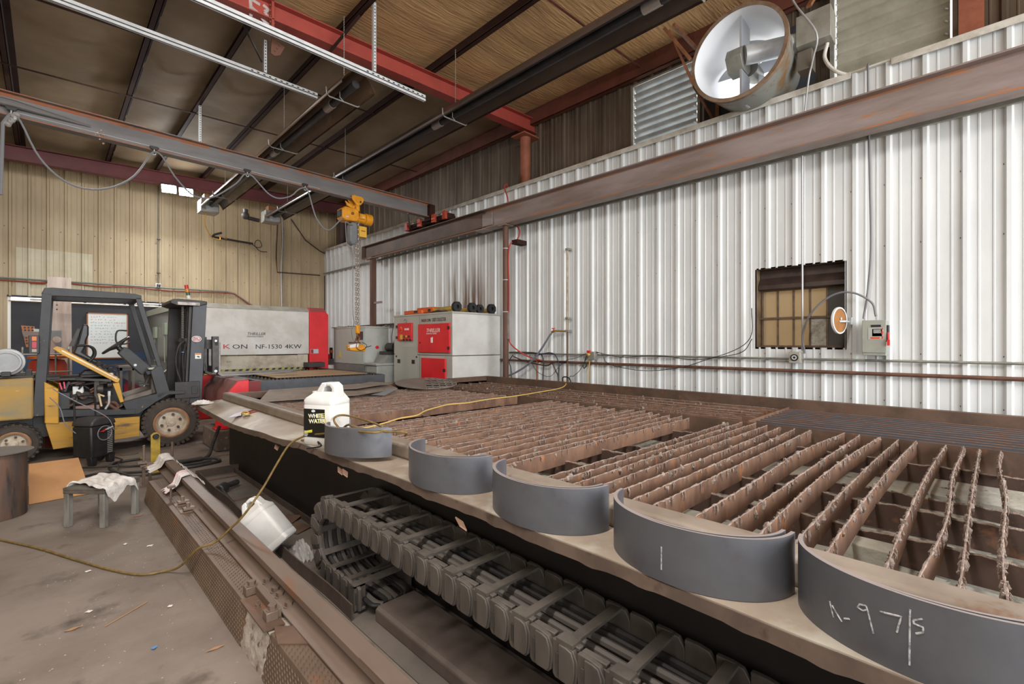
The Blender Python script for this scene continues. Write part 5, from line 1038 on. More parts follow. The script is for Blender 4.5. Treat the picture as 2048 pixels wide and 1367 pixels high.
# engine bay
m = MB(); m.box((-1.20, .5, .60), (-.56, .9, 1.0)); m.box((-1.30, .10, 1.05), (-.98, 1.0, 1.075)); m.prism([(-1.05, 1.07), (-.68, 1.035), (-.68, 1.0), (-1.05, 1.045)], 'y', .1, .9); L(m, 'engine_block', FBLK)
m = MB(); m.box((-1.215, .12, .66), (-1.10, .4, .88)); L(m, 'battery', mat('dark_battery', '35373a', .5), bevel=.006)
m = MB(); m.cyl((-1.06, .3, .87), (-.96, .3, .87), .05, n=18); m.box((-1.075, .24, .82), (-.965, .28, .95)); L(m, 'oil_filter', WHITE, bevel=.01)
rnd = random.Random(21)
hm_ = [FBLK, mat('brown_hose', '54463d', .6), mat('rust_hose', '6e4a3a', .6), CORDBLACK]
for k in range(16):
    a = (rnd.uniform(-1.15, -.7), rnd.uniform(.15, .45), rnd.uniform(.68, .98)); pts = [a]
    for q in range(4): pts.append((min(-.6, max(-1.18, pts[-1][0] + rnd.uniform(-.12, .16))), min(.5, max(.13, pts[-1][1] + rnd.uniform(-.08, .08))), min(1.0, max(.62, pts[-1][2] + rnd.uniform(-.13, .13)))))
    m = MB(); m.tube(smooth(pts, 5), rnd.uniform(.009, .02), 7); L(m, 'engine_hose', hm_[k % 4])
m = MB()
for k in range(5): m.tube([(-.98 + .14 * math.cos(t / 10 * 6.283), .22 + .01 * k, .76 + .012 * k + .05 * math.sin(t / 10 * 6.283)) for t in range(10)], .015, 7, closed=True)
L(m, 'coiled_hose', CORDBLACK)
m = MB(); m.cyl((-.83, .2, .9), (-.76, .2, .9), .07, n=20); m.box((-.86, .16, .72), (-.80, .26, 1.02)); m.cyl((-.72, .22, .95), (-.66, .22, .95), .05); m.box((-.92, .2, .97), (-.62, .3, 1.0)); L(m, 'alternator', mat('greasy_iron', '3a3633', .5, .3, var='4d463f', scale=12), bevel=.006)
m = MB(); m.bar((-.78, .15, .66), (-.81, .15, .84), .012, .02); m.bar((-.82, .15, .835), (-.75, .15, .80), .012, .02); L(m, 'yellow_link', mat('cream_link', 'cdb98b', .5))
m = MB(); m.cyl((-.70, .13, .80), (-.70, .13, .87), .018); m.tube(smooth([(-.70, .13, .8), (-.705, .13, .7), (-.74, .14, .62)], 4), .014, 7); L(m, 'hydraulic_fitting', GALV)
m = MB(); m.prism([(-1.15, .70), (-.98, .76), (-.96, .84), (-1.1, .80)], 'y', .4, .45); L(m, 'cream_bracket', mat('cream_bracket', 'c6b98f', .6))
m = MB(); m.box((-1.05, .2, .62), (-.80, .3, .68)); L(m, 'engine_mount', mat('dusty_pink_iron', '8a6d63', .6))
m = MB(); m.prism([(-.665, .975), (-.595, .985), (-.545, .71), (-.585, .70)], 'y', .08, .14); L(m, 'hood_latch_post', FYEL, bevel=.004)
m = MB(); m.bar((-1.20, .05, 1.02), (-1.18, .05, .93), .014, .014); m.bar((-1.16, .05, 1.03), (-1.15, .05, .94), .014, .014); L(m, 'booster_clamp', mat('pink_red_clamp', 'd0435e', .4))
m = MB(); m.bar((-1.11, .06, 1.03), (-1.15, .06, .90), .018, .02); L(m, 'cable_clamp', BLACK)
# tail light, gas tank, wires
m = MB(); m.box((-1.485, .0, 1.41), (-1.385, .06, 1.645)); tl = L(m, 'tail_light', mat('charcoal_lamp_body', '37383b', .5), bevel=.008)
for z0, z1, cc, nn in ((1.575, 1.63, 'e0702a', 'amber_lens'), (1.48, 1.565, 'b8293a', 'red_lens'), (1.43, 1.47, 'a09a88', 'clear_lens')): m = MB(); m.box((-1.455, -.006, z0), (-1.41, .002, z1)); m.build(nn, mat(nn, cc, .35), tl, bevel=.003)
# mast
MASTM = mat('scratched_mast_steel', '45474c', .45, .15, var='37393d', scale=4, stretch=(1, 1, .4), var2='2b2a29', scale2=6, lo2=.62, hi2=.68)
for y0, y1 in ((.14, .22), (.92, 1.0)):
    m = MB(); m.prism([(.29, 2.20), (.475, 2.205), (.40, .60), (.22, .60)], 'y', y0, y1); L(m, 'mast_channel', MASTM, bevel=.005)
    m = MB(); m.prism([(.10 if y0 > .5 else .25, 2.12), (.29, 2.12), (.22, .66), (.06 if y0 > .5 else .19, .70)], 'y', y0 + .06, y1 + .06); L(m, 'sliding_channel', FBLK, bevel=.004)
m = MB(); m.prism([(.0, 2.185), (.03, 2.215), (.10, 2.22), (.40, 2.21), (.47, 2.20), (.47, 2.16), (.36, 2.125), (.08, 2.12), (.0, 2.15)], 'y', .1, 1.06); tp = L(m, 'mast_crosshead', FBLK, bevel=.008)
m = MB(); m.box((.085, .092, 2.13), (.37, .1, 2.175)); m.build('worn_edge', mat('worn_bare_edge', 'b9b3aa', .5, .2, var='77716a', scale=12), tp)
for y in (.32, .82):
    m = MB(); m.cyl((.24, y, 1.55), (.265, y, 2.12), .04, n=16); m.cyl((.20, y, .7), (.24, y, 1.6), .055, n=18); m.cyl((.235, y, 1.56), (.237, y, 1.62), .075, n=18); L(m, 'lift_cylinder', FBLK)
m = MB(); z = 1.62
while z < 2.1: m.box((.165, .3, z), (.195, .33, z + .02)); z += .028
L(m, 'lift_chain', mat('greasy_chain', '4b4540', .5, .4))
for k, pts in enumerate(([(.20, .24, 1.58), (.12, .2, 1.5), (.08, .2, 1.3), (.10, .2, 1.1), (.14, .2, .95), (.1, .25, .78), (.0, .3, .72)], [(.22, .26, 1.5), (.17, .22, 1.35), (.18, .22, 1.0), (.17, .22, .75)], [(.16, .3, 1.6), (.2, .25, 1.5), (.19, .24, 1.4)])):
    m = MB(); m.tube(smooth(pts, 5), .014 - .002 * k, 7); L(m, 'hydraulic_hose', CORDBLACK)
m = MB(); m.cyl((.17, .21, 1.395), (.17, .21, 1.41), .02); L(m, 'hose_tie', mat('blue_tie', '5b7fae', .5))
m = MB(); m.box((.05, .08, .70), (.37, .16, .95)); m.box((.1, .1, .62), (.24, .95, .72)); m.box((.26, .075, .76), (.34, .085, .88)); L(m, 'mast_foot', FBLK, bevel=.02)
t1 = MB(); t1.lathe([(0, 0), (.065, .001)], (.34, .135, 1.625), 'y', 28, 0, 360)
for i, v in enumerate(t1.v): t1.v[i] = (.335 + (v[0] - .34) * 1.0, .1365 - .0, 1.61 + (v[2] - 1.625) * .72)
o = L(t1, 'oval_sticker', WHITE); text('TOYOTA'[:0] + 'TOWLIFT', .026, (.286, .135, 1.60), FACE_S, mat('sticker_red', 'b3262a', .5), o, depth=.0004, local=True) if False else None
m = MB(); m.lathe([(.044, 0), (.056, 0)], (0, 0, 0), 'y', 28)
for i, v in enumerate(m.v): m.v[i] = (.335 + v[0], .1355, 1.61 + v[2] * .66)
for k in range(3): m.box((.300, .1352, 1.592 + k * .014), (.372 - .01 * k, .1358, 1.601 + k * .014))
m.build('sticker_print', mat('sticker_red', 'a8323a', .5), o)
m = MB(); m.box((.315, .1355, 1.30), (.395, .1375, 1.385)); o = L(m, 'warning_sticker', WHITE)
m = MB(); m.box((.318, .1345, 1.362), (.392, .1356, 1.382)); m.build('sticker_band', mat('sticker_orange', 'd9822b', .5), o)
m = MB(); m.prism([(.335, 1.335), (.355, 1.345), (.378, 1.33), (.372, 1.318), (.35, 1.322)], 'y', .1345, .1356); m.build('sticker_figure', BLACK, o)
# carriage and forks
m = MB(); m.box((.53, .05, 1.07), (.62, .13, 1.65)); m.box((.53, .93, 1.07), (.62, 1.01, 1.65))
for z in (1.07, 1.50): m.box((.56, .05, z), (.61, 1.01, z + .1))
m.box((.44, .2, 1.45), (.56, .9, 1.60)); m.box((.44, .2, 1.10), (.49, .26, 1.6)); m.prism([(.44, 1.2), (.46, 1.07), (.54, 1.03), (.55, 1.06), (.49, 1.1), (.47, 1.25)], 'y', .2, .9); L(m, 'carriage', mat('dark_carriage', '3c3a3a', .5, .2, var='57534f', scale=7), bevel=.004)
for y in (.09, .97):
    m = MB(); m.cyl((.575, y - .055, 1.58), (.575, y + .055, 1.58), .018, n=12); m.cyl((.575, y - .05, 1.10), (.575, y + .05, 1.10), .022, n=12); L(m, 'carriage_bolt', GALV)
for y in (.14, .80):
    m = MB(); m.prism([(.62, 1.55), (.66, 1.55), (.665, 1.07), (.70, 1.045), (1.85, 1.03), (1.85, 1.02), (.67, 1.005), (.62, 1.05)], 'y', y, y + .11); L(m, 'fork', mat('worn_fork_steel', '8f8a85', .4, .4, var='6e6762', scale=5, stretch=(.3, 1, 1)), bevel=.004)
m = MB(); m.box((-1.9, .12, 1.10), (-1.44, .95, 1.125)); m.box((-1.52, .2, 1.12), (-1.46, .3, 1.2)); L(m, 'tank_cradle', DUSTBLACK, bevel=.004)
# propane tank lying on the counterweight
pt = thing('propane_tank', 'grey propane tank lying on the back of the forklift', 'tank', (-.37, 8.60, 1.13), (0, 0, rad(-1)))
m = MB(); m.lathe([(0, -.02), (.125, -.02), (.135, -.0), (.14, .012), (.165, .016), (.172, .06), (.155, .07), (.15, .12), (.155, .36), (.11, .43), (0, .45)], (0, 0, .175), 'y', 40); m.build('tank_shell', mat('grey_tank_paint', '9b9d9e', .35, .15, var='8a8c8d', scale=5), pt, local=True)
m = MB(); m.lathe([(.115, -.035), (.125, -.04), (.135, -.035), (.132, -.01)], (0, 0, .175), 'y', 40); m.build('collar_ring', mat('pale_collar', 'c3c6c6', .4, .2), pt, local=True)
m = MB(); m.box((-.04, -.05, 0), (.04, .02, .06)); m.build('strap_clip', BLACK, pt, local=True, bevel=.004)
# ================================================================ laser machine, shuttle table, cabinets, dust collector
MWHITE = mat('machine_white', 'cfcdc8', .45, var='bcb8b0', scale=2.2, var2='8d8579', scale2=12, lo2=.68, hi2=.72)
MRED = mat('machine_red', 'e0262e', .4, var='cf2028', scale=3)
MREDD = mat('dusty_machine_red', '9a3f3d', .6, var='85403c', scale=5)
MGREY = mat('dusty_machine_top', 'a5a298', .6, var='8d897e', scale=5)
lm = thing('laser_machine', 'big white and red laser cutting machine by the tan wall', 'machine', (3.3, 13, 0))
yf = 11.0
m = MB(); m.prism([(yf, 1.29), (yf, 2.265), (yf + .12, 2.36), (yf + 3.9, 2.36), (yf + 3.9, 1.29)], 'x', 1.86, 4.305); m.build('hood_body', MWHITE, lm, bevel=.01)
m = MB(); m.box((1.86, yf + .03, 2.262), (4.305, yf + .5, 2.366)); 
m = MB(); m.prism([(yf - .004, 2.268), (yf + .12, 2.366), (yf + 3.9, 2.366), (yf + 3.9, 2.36), (yf + .12, 2.36), (yf, 2.262)], 'x', 1.86, 4.31); m.build('dusty_top', MGREY, lm)
m = MB(); m.prism([(4.31, 0), (4.31, 2.27), (4.31, 2.36), (4.62, 2.36), (4.76, 2.22), (4.76, 0)], 'y', yf - .01, yf + 3.9); m.build('red_panel', MRED, lm, bevel=.012)
m = MB(); m.prism([(4.312, 2.275), (4.312, 2.368), (4.63, 2.368), (4.70, 2.28)], 'y', yf - .018, yf + .3); m.build('faded_red_top', MREDD, lm)
m = MB(); m.box((1.86, yf + .02, .98), (4.27, yf + .05, 1.27)); m.box((4.05, yf, .98), (4.28, yf + .03, 1.28)); m.build('flap_panel', mat('soot_stained_panel', 'c1b8a6', .6, var='8d8069', scale=2.6, lo=.45, hi=.7, var2='5a4f44', scale2=5, lo2=.62, hi2=.74), lm)
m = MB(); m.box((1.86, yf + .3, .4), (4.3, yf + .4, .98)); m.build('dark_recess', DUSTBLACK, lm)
hz = MB(); hz.box((1.9, yf - .03, .90), (4.15, yf - .02, .995)); hz.m = 1
for k in range(17): x = 1.95 + k * .13; hz.add([(x, yf - .031, .902), (x + .065, yf - .031, .902), (x + .125, yf - .031, .993), (x + .06, yf - .031, .993)], [(0, 1, 2, 3)])
hz.build('hazard_strip', [BLACK, mat('hazard_yellow', 'b5ab45', .6, var='8f8744', scale=9)], lm)
INK = mat('black_lettering', '1c1c1e', .5); REDINK = mat('red_lettering', 'c22b32', .5)
text('NU', .13, (2.02, yf - .004, 1.425), FACE_S, INK, lm, depth=.001, sx=1.3)
text('K', .135, (2.545, yf - .004, 1.425), FACE_S, REDINK, lm, depth=.001, sx=1.65)
text('ON', .13, (2.72, yf - .004, 1.425), FACE_S, INK, lm, depth=.001, sx=1.45)
text('NF-1530', .135, (3.16, yf - .004, 1.42), FACE_S, INK, lm, depth=.001, sx=1.14)
text('4KW', .135, (3.77, yf - .004, 1.42), FACE_S, INK, lm, depth=.001, sx=1.22)
text('THRILLER', .085, (3.00, yf - .004, 1.715), FACE_S, INK, lm, depth=.001, shear=.25)
text('MANUFACTURING', .038, (3.0, yf - .004, 1.672), FACE_S, INK, lm, depth=.001, shear=.2, sx=1.0)
m = MB(); m.box((4.34, yf - .014, 1.30), (4.52, yf - .01, 1.40)); m.m = 1; m.box((4.345, yf - .016, 1.305), (4.40, yf - .013, 1.395)); m.build('data_sticker', [mat('grey_sticker', 'b9bdc2', .5), mat('dark_red_sticker', '8b2430', .5)], lm)
m = MB(); m.box((4.17, yf - .30, .99), (4.55, yf - .02, 1.10)); m.build('clamp_motor', FBLK, lm, bevel=.006)
# left side: red corner, glazed bay, sloping desk
m = MB(); m.prism([(yf, 1.25), (yf, 2.2), (yf + .1, 2.33), (yf + .55, 2.33), (yf + .55, 1.3), (yf + .25, 1.15)], 'x', 1.79, 1.86); m.build('red_corner_panel', MRED, lm, bevel=.006)
m = MB(); m.box((1.80, yf + .55, 2.22), (1.86, 15.2, 2.36)); m.build('pale_header', mat('pale_green_white', 'c5cbc0', .5), lm, bevel=.004)
m = MB(); m.box((1.82, yf + .55, 1.1), (1.85, 15.2, 2.22)); m.build('tinted_side_window', mat('olive_tinted_window', '77776a', .25, var='64655a', scale=1.5, gloss=.7), lm)
for y, z in ((12.3, 1.72), (13.6, 1.66)): m = MB(); m.box((1.77, y, z), (1.82, y + .3, z + .26)); m.tube([(1.79, y + .15, z), (1.79, y + .17, z - .3), (1.79, y + .13, z - .6)], .012, 6); m.build('switch_box', mat('pale_green_box', 'a6b3a0', .5), lm, bevel=.004)
m = MB(); m.prism([(1.86, 1.18), (1.62, .98), (1.30, .72), (1.28, .69), (1.86, .69)], 'y', yf + .3, 15.2); m.build('sloping_desk', mat('charcoal_desk', '504f4c', .5, var='45443f', scale=4), lm, bevel=.004)
m = MB(); m.tube([(1.855, yf + .29, 1.185), (1.29, yf + .29, .70)], .012, 6); m.build('desk_edge', WHITE, lm)
m = MB(); m.box((1.75, yf + .05, 1.62), (1.80, yf + .35, 1.85)); m.m = 1; m.box((1.74, yf + .1, 1.66), (1.751, yf + .30, 1.81)); m.build('control_panel', [DUSTBLACK, mat('dark_screen', '2f3a3a', .25)], lm, bevel=.004)
m = MB(); m.box((1.74, yf + .1, 1.5), (1.79, yf + .25, 1.55)); m.cyl((1.73, yf + .2, 1.5), (1.70, yf + .2, 1.5), .03); m.build('emergency_stop', MRED, lm)
m = MB(); m.box((1.84, yf + .04, 0), (2.5, yf + .3, .92)); m.prism([(1.86, 0), (1.86, .65), (1.40, .65), (1.34, .5), (1.34, 0)], 'y', yf + .35, 15); m.build('red_base', MRED, lm, bevel=.02)
sl_ = MB(); sl_.cyl((2.16, 12.0, 2.36), (2.15, 12.0, 2.50), .013, n=8); sb = sl_.build('signal_pole', GALV, lm)
for z0, z1, cc, nn in ((2.50, 2.57, 'cfcac0', 'lamp_base'), (2.57, 2.64, '2f5a48', 'green_lamp'), (2.64, 2.71, 'c97a2c', 'amber_lamp'), (2.71, 2.79, 'b52b2b', 'red_lamp')):
    m = MB(); m.cyl((2.15 - (z0 - 2.5) * .18, 12.0, z0), (2.15 - (z1 - 2.5) * .18, 12.0, z1), .036, n=14); m.build(nn, mat(nn, cc, .3), sb)
# shuttle table in front
sh = thing('shuttle_table', 'dark grey shuttle table with saw-tooth slats before the laser machine', 'shuttle table', (3.45, 9.5, 0))
SHM = mat('scratched_slate_frame', '54575c', .5, .1, var='484b50', scale=5, var2='b5aa98', scale2=22, lo2=.69, hi2=.71)
m = MB(); m.box((2.35, 8.0, .785), (4.56, 8.08, .945)); m.build('end_frame', SHM, sh, bevel=.004)
m = MB(); m.box((4.48, 8.08, .84), (4.56, 11.0, .95)); m.box((4.40, 8.2, .95), (4.48, 10.9, .972)); m.build('side_frame', DUSTBLACK, sh, bevel=.004)
m = MB(); m.box((2.35, 8.08, .80), (2.45, 10.9, .945)); m.build('side_frame', SHM, sh, bevel=.004)
m = MB(); m.box((2.5, 8.3, .1), (2.7, 8.5, .80)); m.box((4.2, 8.3, .1), (4.4, 8.5, .80)); m.box((2.6, 9.6, 0), (4.3, 10.8, .8)); m.build('table_leg', DUSTBLACK, sh)
for k in range(14):
    y = 8.14 + k * .19; pts = [(2.46, .90)]; x = 2.46
    while x < 4.40: pts += [(x + .03, .962), (x + .06, .925)]; x += .06
    pts += [(4.42, .90)]; m = MB(); m.prism(pts, 'y', y, y + .006); m.build('tooth_slat', mat('burnt_tooth_slat', '4d463f', .6, .2), sh)
m = MB(); m.box((2.66, 8.18, .965), (4.30, 9.9, .974)); one(m, 'plywood_sheet', mat('brown_hardboard', 'a08562', .6, var='8f7453', scale=2.5), 'brown board lying on the shuttle table slats', 'board')
m = MB(); m.add([(2.75, 9.4, .978), (3.15, 9.25, .98), (3.95, 10.3, .985), (2.95, 10.4, .982)], [(0, 1, 2, 3)]); one(m, 'steel_sheet', mat('blue_grey_sheet', '7f8184', .45, .3), 'thin grey steel sheet on the shuttle table under the forks', 'steel sheet', solid=.008)
# red housing beside the shuttle table
rh = thing('shuttle_drive', 'sloped red housing with dusty top at the corner of the shuttle table', 'machine housing', (2.05, 8.4, 0))
m = MB(); m.prism([(1.86, .55), (1.88, .80), (2.02, .97), (2.17, .985), (2.17, .55)], 'y', 7.85, 9.3); m.build('housing', MRED, rh, bevel=.006)
m = MB(); m.prism([(1.854, .60), (1.874, .803), (2.017, .976), (2.17, .992), (2.17, .98), (2.02, .965), (1.885, .8), (1.865, .60)], 'y', 7.87, 9.3); m.build('dusty_slope', mat('dusty_brown_red', '6f4c45', .7, var='8a5550', scale=4), rh)
m = MB(); m.box((2.17, 7.9, .56), (2.345, 7.99, .955)); m.build('end_plate', mat('dark_red_plate', '7a1d20', .5), rh)
m = MB(); m.box((1.72, 7.72, .32), (1.84, 7.84, .62)); m.box((1.69, 7.69, .30), (1.87, 7.87, .32)); m.build('foot', MRED, rh, bevel=.004)
m = MB(); m.box((1.72, 7.84, .45), (1.9, 9.0, .6)); m.build('foot_rail', MRED, rh)
one((lambda m: (m.box((1.68, 7.62, 0), (2.6, 8.4, .295)), m)[1])(MB()), 'concrete_footing', mat('stained_concrete_block', '7d7064', .85, var='66594e', scale=5, var2='a3978a', scale2=9, lo2=.62, hi2=.7, bump=.3), 'stained concrete footing block under the red housing foot', 'concrete block', bevel=.02)
# electrical cabinet
ec = thing('electrical_cabinet', 'tall pale grey electrical cabinet beside the laser machine', 'cabinet', (6.0, 11.8, 0))
CABW = mat('cabinet_grey_white', 'b7b9b4', .45, var='a9aba5', scale=3); CABG = mat('cabinet_door_grey', '7f807d', .45, var='747572', scale=3)
m = MB(); m.box((5.74, 11.05, 0), (6.32, 12.6, 1.90)); m.box((5.72, 11.03, 1.885), (6.34, 12.62, 1.92)); m.build('cabinet_body', CABW, ec, bevel=.006)
for y0, y1 in ((11.06, 11.82), (11.84, 12.59)):
    m = MB(); m.box((5.715, y0, .12), (5.74, y1, 1.05)); d = m.build('door', CABG, ec, bevel=.003)
    m = MB(); y = 11.78 if y0 < 11.5 else 11.86; m.box((5.70, y, .56), (5.715, y + .03, .78)); m.build('handle', BLACK, d)
m = MB(); m.box((5.715, 11.07, 1.07), (5.74, 12.59, 1.88)); up = m.build('teal_panel', mat('pale_teal_panel', 'aab3ac', .45), ec, bevel=.003)
m = MB(); m.box((5.705, 11.1, 1.62), (5.716, 11.4, 1.80)); m.build('display', mat('dark_maroon_display', '3d2a30', .3), up)
m = MB(); m.prism([(12.2, 1.2), (12.32, 1.2), (12.26, 1.36)], 'x', 5.708, 5.716); m.build('warning_triangle', mat('warning_yellow', 'd6b42a', .5), up)
m = MB(); m.cyl((6.02, 11.05, 1.45), (6.02, 11.01, 1.45), .035, n=16); m.build('stop_button', MRED, ec)
m = MB()
for x, y in ((5.8, 12.5), (5.9, 12.2), (6.28, 11.1)): m.tube(arc((x, y, 1.93), .03, 0, 360, 12, 'y'), .008, 5)
m.build('lifting_eye', GALVDULL, ec)
ec.location = ec.location + Vector((-.755, -1.45, 0))
b = thing('control_desk', 'small grey desk with red beacon between machine and cabinet', 'control desk', (5.4, 12.4, 0))
m = MB(); m.box((5.1, 11.9, 0), (5.66, 12.6, 1.12)); m.build('desk_body', CABG, b, bevel=.01); m = MB(); m.box((4.86, 11.3, .2), (5.05, 11.5, 1.0)); m.build('white_post', WHITE, b)
m = MB(); m.cyl((5.2, 12.2, 1.18), (5.2, 12.05, 1.18), .08); m.build('red_beacon', MRED, b); m = MB(); m.box((5.34, 12.2, 1.12), (5.40, 12.26, 1.42)); m.m = 1; m.box((5.335, 12.19, 1.28), (5.405, 12.27, 1.36)); m.build('amber_beacon', [BLACK, mat('amber_lens', 'e0702a')], b)
ch = thing('chiller_unit', 'low grey unit with black pump between cabinet and dust collector', 'chiller', (5.4, 9.2, 0))
m = MB(); m.box((4.95, 9.02, 0), (5.85, 9.5, 1.06)); m.box((4.92, 8.99, 1.06), (5.88, 9.53, 1.11)); m.build('unit_body', mat('grey_unit', '9a9c96', .5, var='8b8d87', scale=4), ch, bevel=.01)
m = MB(); m.prism([(5.15, 1.11), (5.25, 1.28), (5.6, 1.28), (5.7, 1.11)], 'y', 9.05, 9.45); m.build('sloped_cover', CABG, ch); m = MB(); m.cyl((5.45, 9.1, 1.45), (5.45, 9.4, 1.45), .1); m.box((5.25, 9.08, 1.28), (5.8, 9.45, 1.36)); m.cyl((5.45, 9.1, 1.53), (5.52, 9.15, 1.7), .05); m.build('pump', FBLK, ch)
m = MB(); m.tube(smooth([(5.45, 9.1, 1.5), (5.42, 9.08, 1.7), (5.40, 9.04, 1.85), (5.42, 9.0, 1.95), (5.40, 8.93, 1.98)], 4), .014, 6); m.tube(smooth([(5.5, 9.1, 1.6), (5.6, 9.05, 1.8), (5.55, 9.0, 1.7), (5.5, 8.93, 1.72)], 4), .012, 6); m.build('pump_hose', CORDBLACK, ch)
# cable shelf on the wall behind the cabinet
m = MB(); m.bar((6.50, 14.6, 2.03), (6.50, 9.9, 2.06), .16, .02); m.tube(smooth([(6.42, 14.0, 2.02), (6.42, 13, 1.75), (6.42, 12.2, 1.98)], 5), .012, 5); m.tube(smooth([(6.42, 12.8, 2.02), (6.42, 12.2, 1.85), (6.42, 11.4, 2.0)], 5), .012, 5); m.tube(smooth([(6.42, 14.4, 2.0), (6.42, 13.4, 1.6), (6.42, 12.0, 1.65), (6.42, 11.2, 1.95)], 5), .009, 5)
for y in (10.8, 10.6, 10.2, 9.95): m.tube([(6.42, y, 2.05), (6.40, y + .1, 1.7), (6.38, y, 1.4)], .009, 5)
one(m, 'cable_tray', mat('sooty_cable_tray', '4a433e', .6), 'sooty cable tray with drooping cables on the wall above the cabinet', 'cable tray')
# dust collector
dc = thing('dust_collector', 'grey and red dust collector cabinet by the white wall', 'dust collector', (5.9, 7.9, 0))
xw, y0, y1, zt_ = 5.304, 6.87, 8.92, 2.10
m = MB(); m.box((xw, y0, .08), (6.52, y1, 1.30)); m.box((xw, y0, 1.31), (6.52, y1, zt_)); m.box((xw - .008, y0 - .008, zt_), (6.53, y1 + .008, zt_ + .035)); m.build('cabinet_body', mat('collector_grey', 'b3b2aa', .5, var='a6a49b', scale=2.5), dc, bevel=.005)
m = MB(); m.box((xw + .0, y0 - .006, 1.315), (6.52, y0 + .001, zt_ - .01)); m.box((xw, y0 - .006, .09), (6.52, y0 + .001, 1.295)); m.build('cover_panel', mat('collector_white', 'd3d2ce', .5, var='c6c4be', scale=2.5), dc, bevel=.002)
m = MB(); m.box((xw - .004, 7.93, .09), (xw + .001, 7.938, zt_)); m.build('panel_seam', CABG, dc)
def reddoor(ya, yb, za, zb_, hinge_y, hz, nm='door'):
    m = MB(); m.box((xw - .035, ya, za), (xw - .003, yb, zb_)); d = m.build(nm, MRED, dc, bevel=.006)
    for z in hz: m = MB(); m.box((xw - .045, hinge_y - .03, z - .03), (xw - .03, hinge_y + .03, z + .03)); m.build('hinge', BLACK, d, bevel=.003)
    return d
d1 = reddoor(6.92, 7.95, 1.36, 1.92, 6.94, (1.83, 1.45)); d2 = reddoor(7.05, 7.84, .55, 1.25, 7.07, (1.03,)); d3 = reddoor(8.18, 8.73, 1.595, 1.96, 8.75, (1.89, 1.66))
m = MB(); m.cyl((xw - .03, 7.87, 1.55), (xw - .045, 7.87, 1.55), .016, n=12); m.build('lock', BLACK, d1)
WI = mat('white_lettering', 'ece6e2', .5)
text('THRILLER', .105, (xw - .037, 7.66, 1.755), FACE_W, WI, d1, depth=.001, shear=.25); text('MANUFACTURING', .035, (xw - .037, 7.65, 1.715), FACE_W, WI, d1, depth=.001, sx=1.15)
m = MB(); m.tube([(xw - .04, 7.46 - .03 * math.sin(t), 1.64 - .02 * math.cos(t)) for t in (0, .8, 1.6, 2.4, 3.1)], .004, 5); m.box((xw - .042, 7.44, 1.55), (xw - .036, 7.50, 1.65)); m.box((xw - .045, 7.455, 1.57), (xw - .04, 7.485, 1.62)); m.build('door_mark', WI, d1)
text('NU', .085, (xw - .006, 7.87, 1.965), FACE_W, INK, dc, depth=.001, sx=1.0); text('K', .085, (xw - .006, 7.745, 1.965), FACE_W, REDINK, dc, depth=.001, sx=1.0); text('ON', .085, (xw - .006, 7.685, 1.965), FACE_W, INK, dc, depth=.001, sx=1.0)
text('DUST COLLECTOR', .095, (xw - .006, 7.50, 1.965), FACE_W, mat('brown_lettering', '3f3430', .5), dc, depth=.001, sx=.54)
m = MB(); m.tube([(xw - .003, 8.47 + .05 * math.cos(2 * math.pi * k / 16), 2.0 + .04 * math.sin(2 * math.pi * k / 16)) for k in range(13)], .006, 5); m.build('round_mark', CABG, dc)
m = MB(); m.box((xw - .012, 8.02, .12), (xw - .002, 8.86, 1.48)); lo = m.build('access_door', mat('collector_door_grey', 'aaa9a0', .5), dc, bevel=.004)
for y in (8.70, 8.15): m = MB(); m.box((xw - .02, y - .05, 1.12), (xw - .011, y + .05, 1.2)); m.build('latch', BLACK, lo); m = MB(); m.cyl((xw - .02, y + .1 - .22 * (y < 8.4), 1.26), (xw - .012, y + .1 - .22 * (y < 8.4), 1.26), .02, n=10); m.build('door_lock', BLACK, lo)
m = MB(); m.cyl((xw - .035, 8.58, 1.83), (xw - .075, 8.58, 1.83), .035, n=16); m.build('emergency_stop', MRED, d3)
m = MB(); m.lathe([(.036, -.037), (.055, -.037)], (xw, 8.58, 1.83), 'x', 18); m.box((xw - .05, 8.52, 1.62), (xw - .036, 8.60, 1.72)); m.build('yellow_plate', mat('warning_yellow', 'd6b42a'), d3)
for k in range(3): m = MB(); m.box((xw - .042, 8.28 + k * .06, 1.81), (xw - .036, 8.32 + k * .06, 1.85)); m.build('meter', WI, d3)
for k, cc in enumerate(('2e6b45', 'd0b03a', '2a2a2a')): m = MB(); m.cyl((xw - .036, 8.46 - k * .09, 1.68), (xw - .05, 8.46 - k * .09, 1.68), .024, n=12); m.build('push_button', mat('button_%s' % ('green', 'yellow', 'dark')[k], cc, .4), d3)
for k in range(3): m = MB(); m.cyl((xw - .036, 8.47 - k * .12, 1.61), (xw - .055, 8.47 - k * .12, 1.61), .022, n=12); m.build('rotary_switch', BLACK, d3)
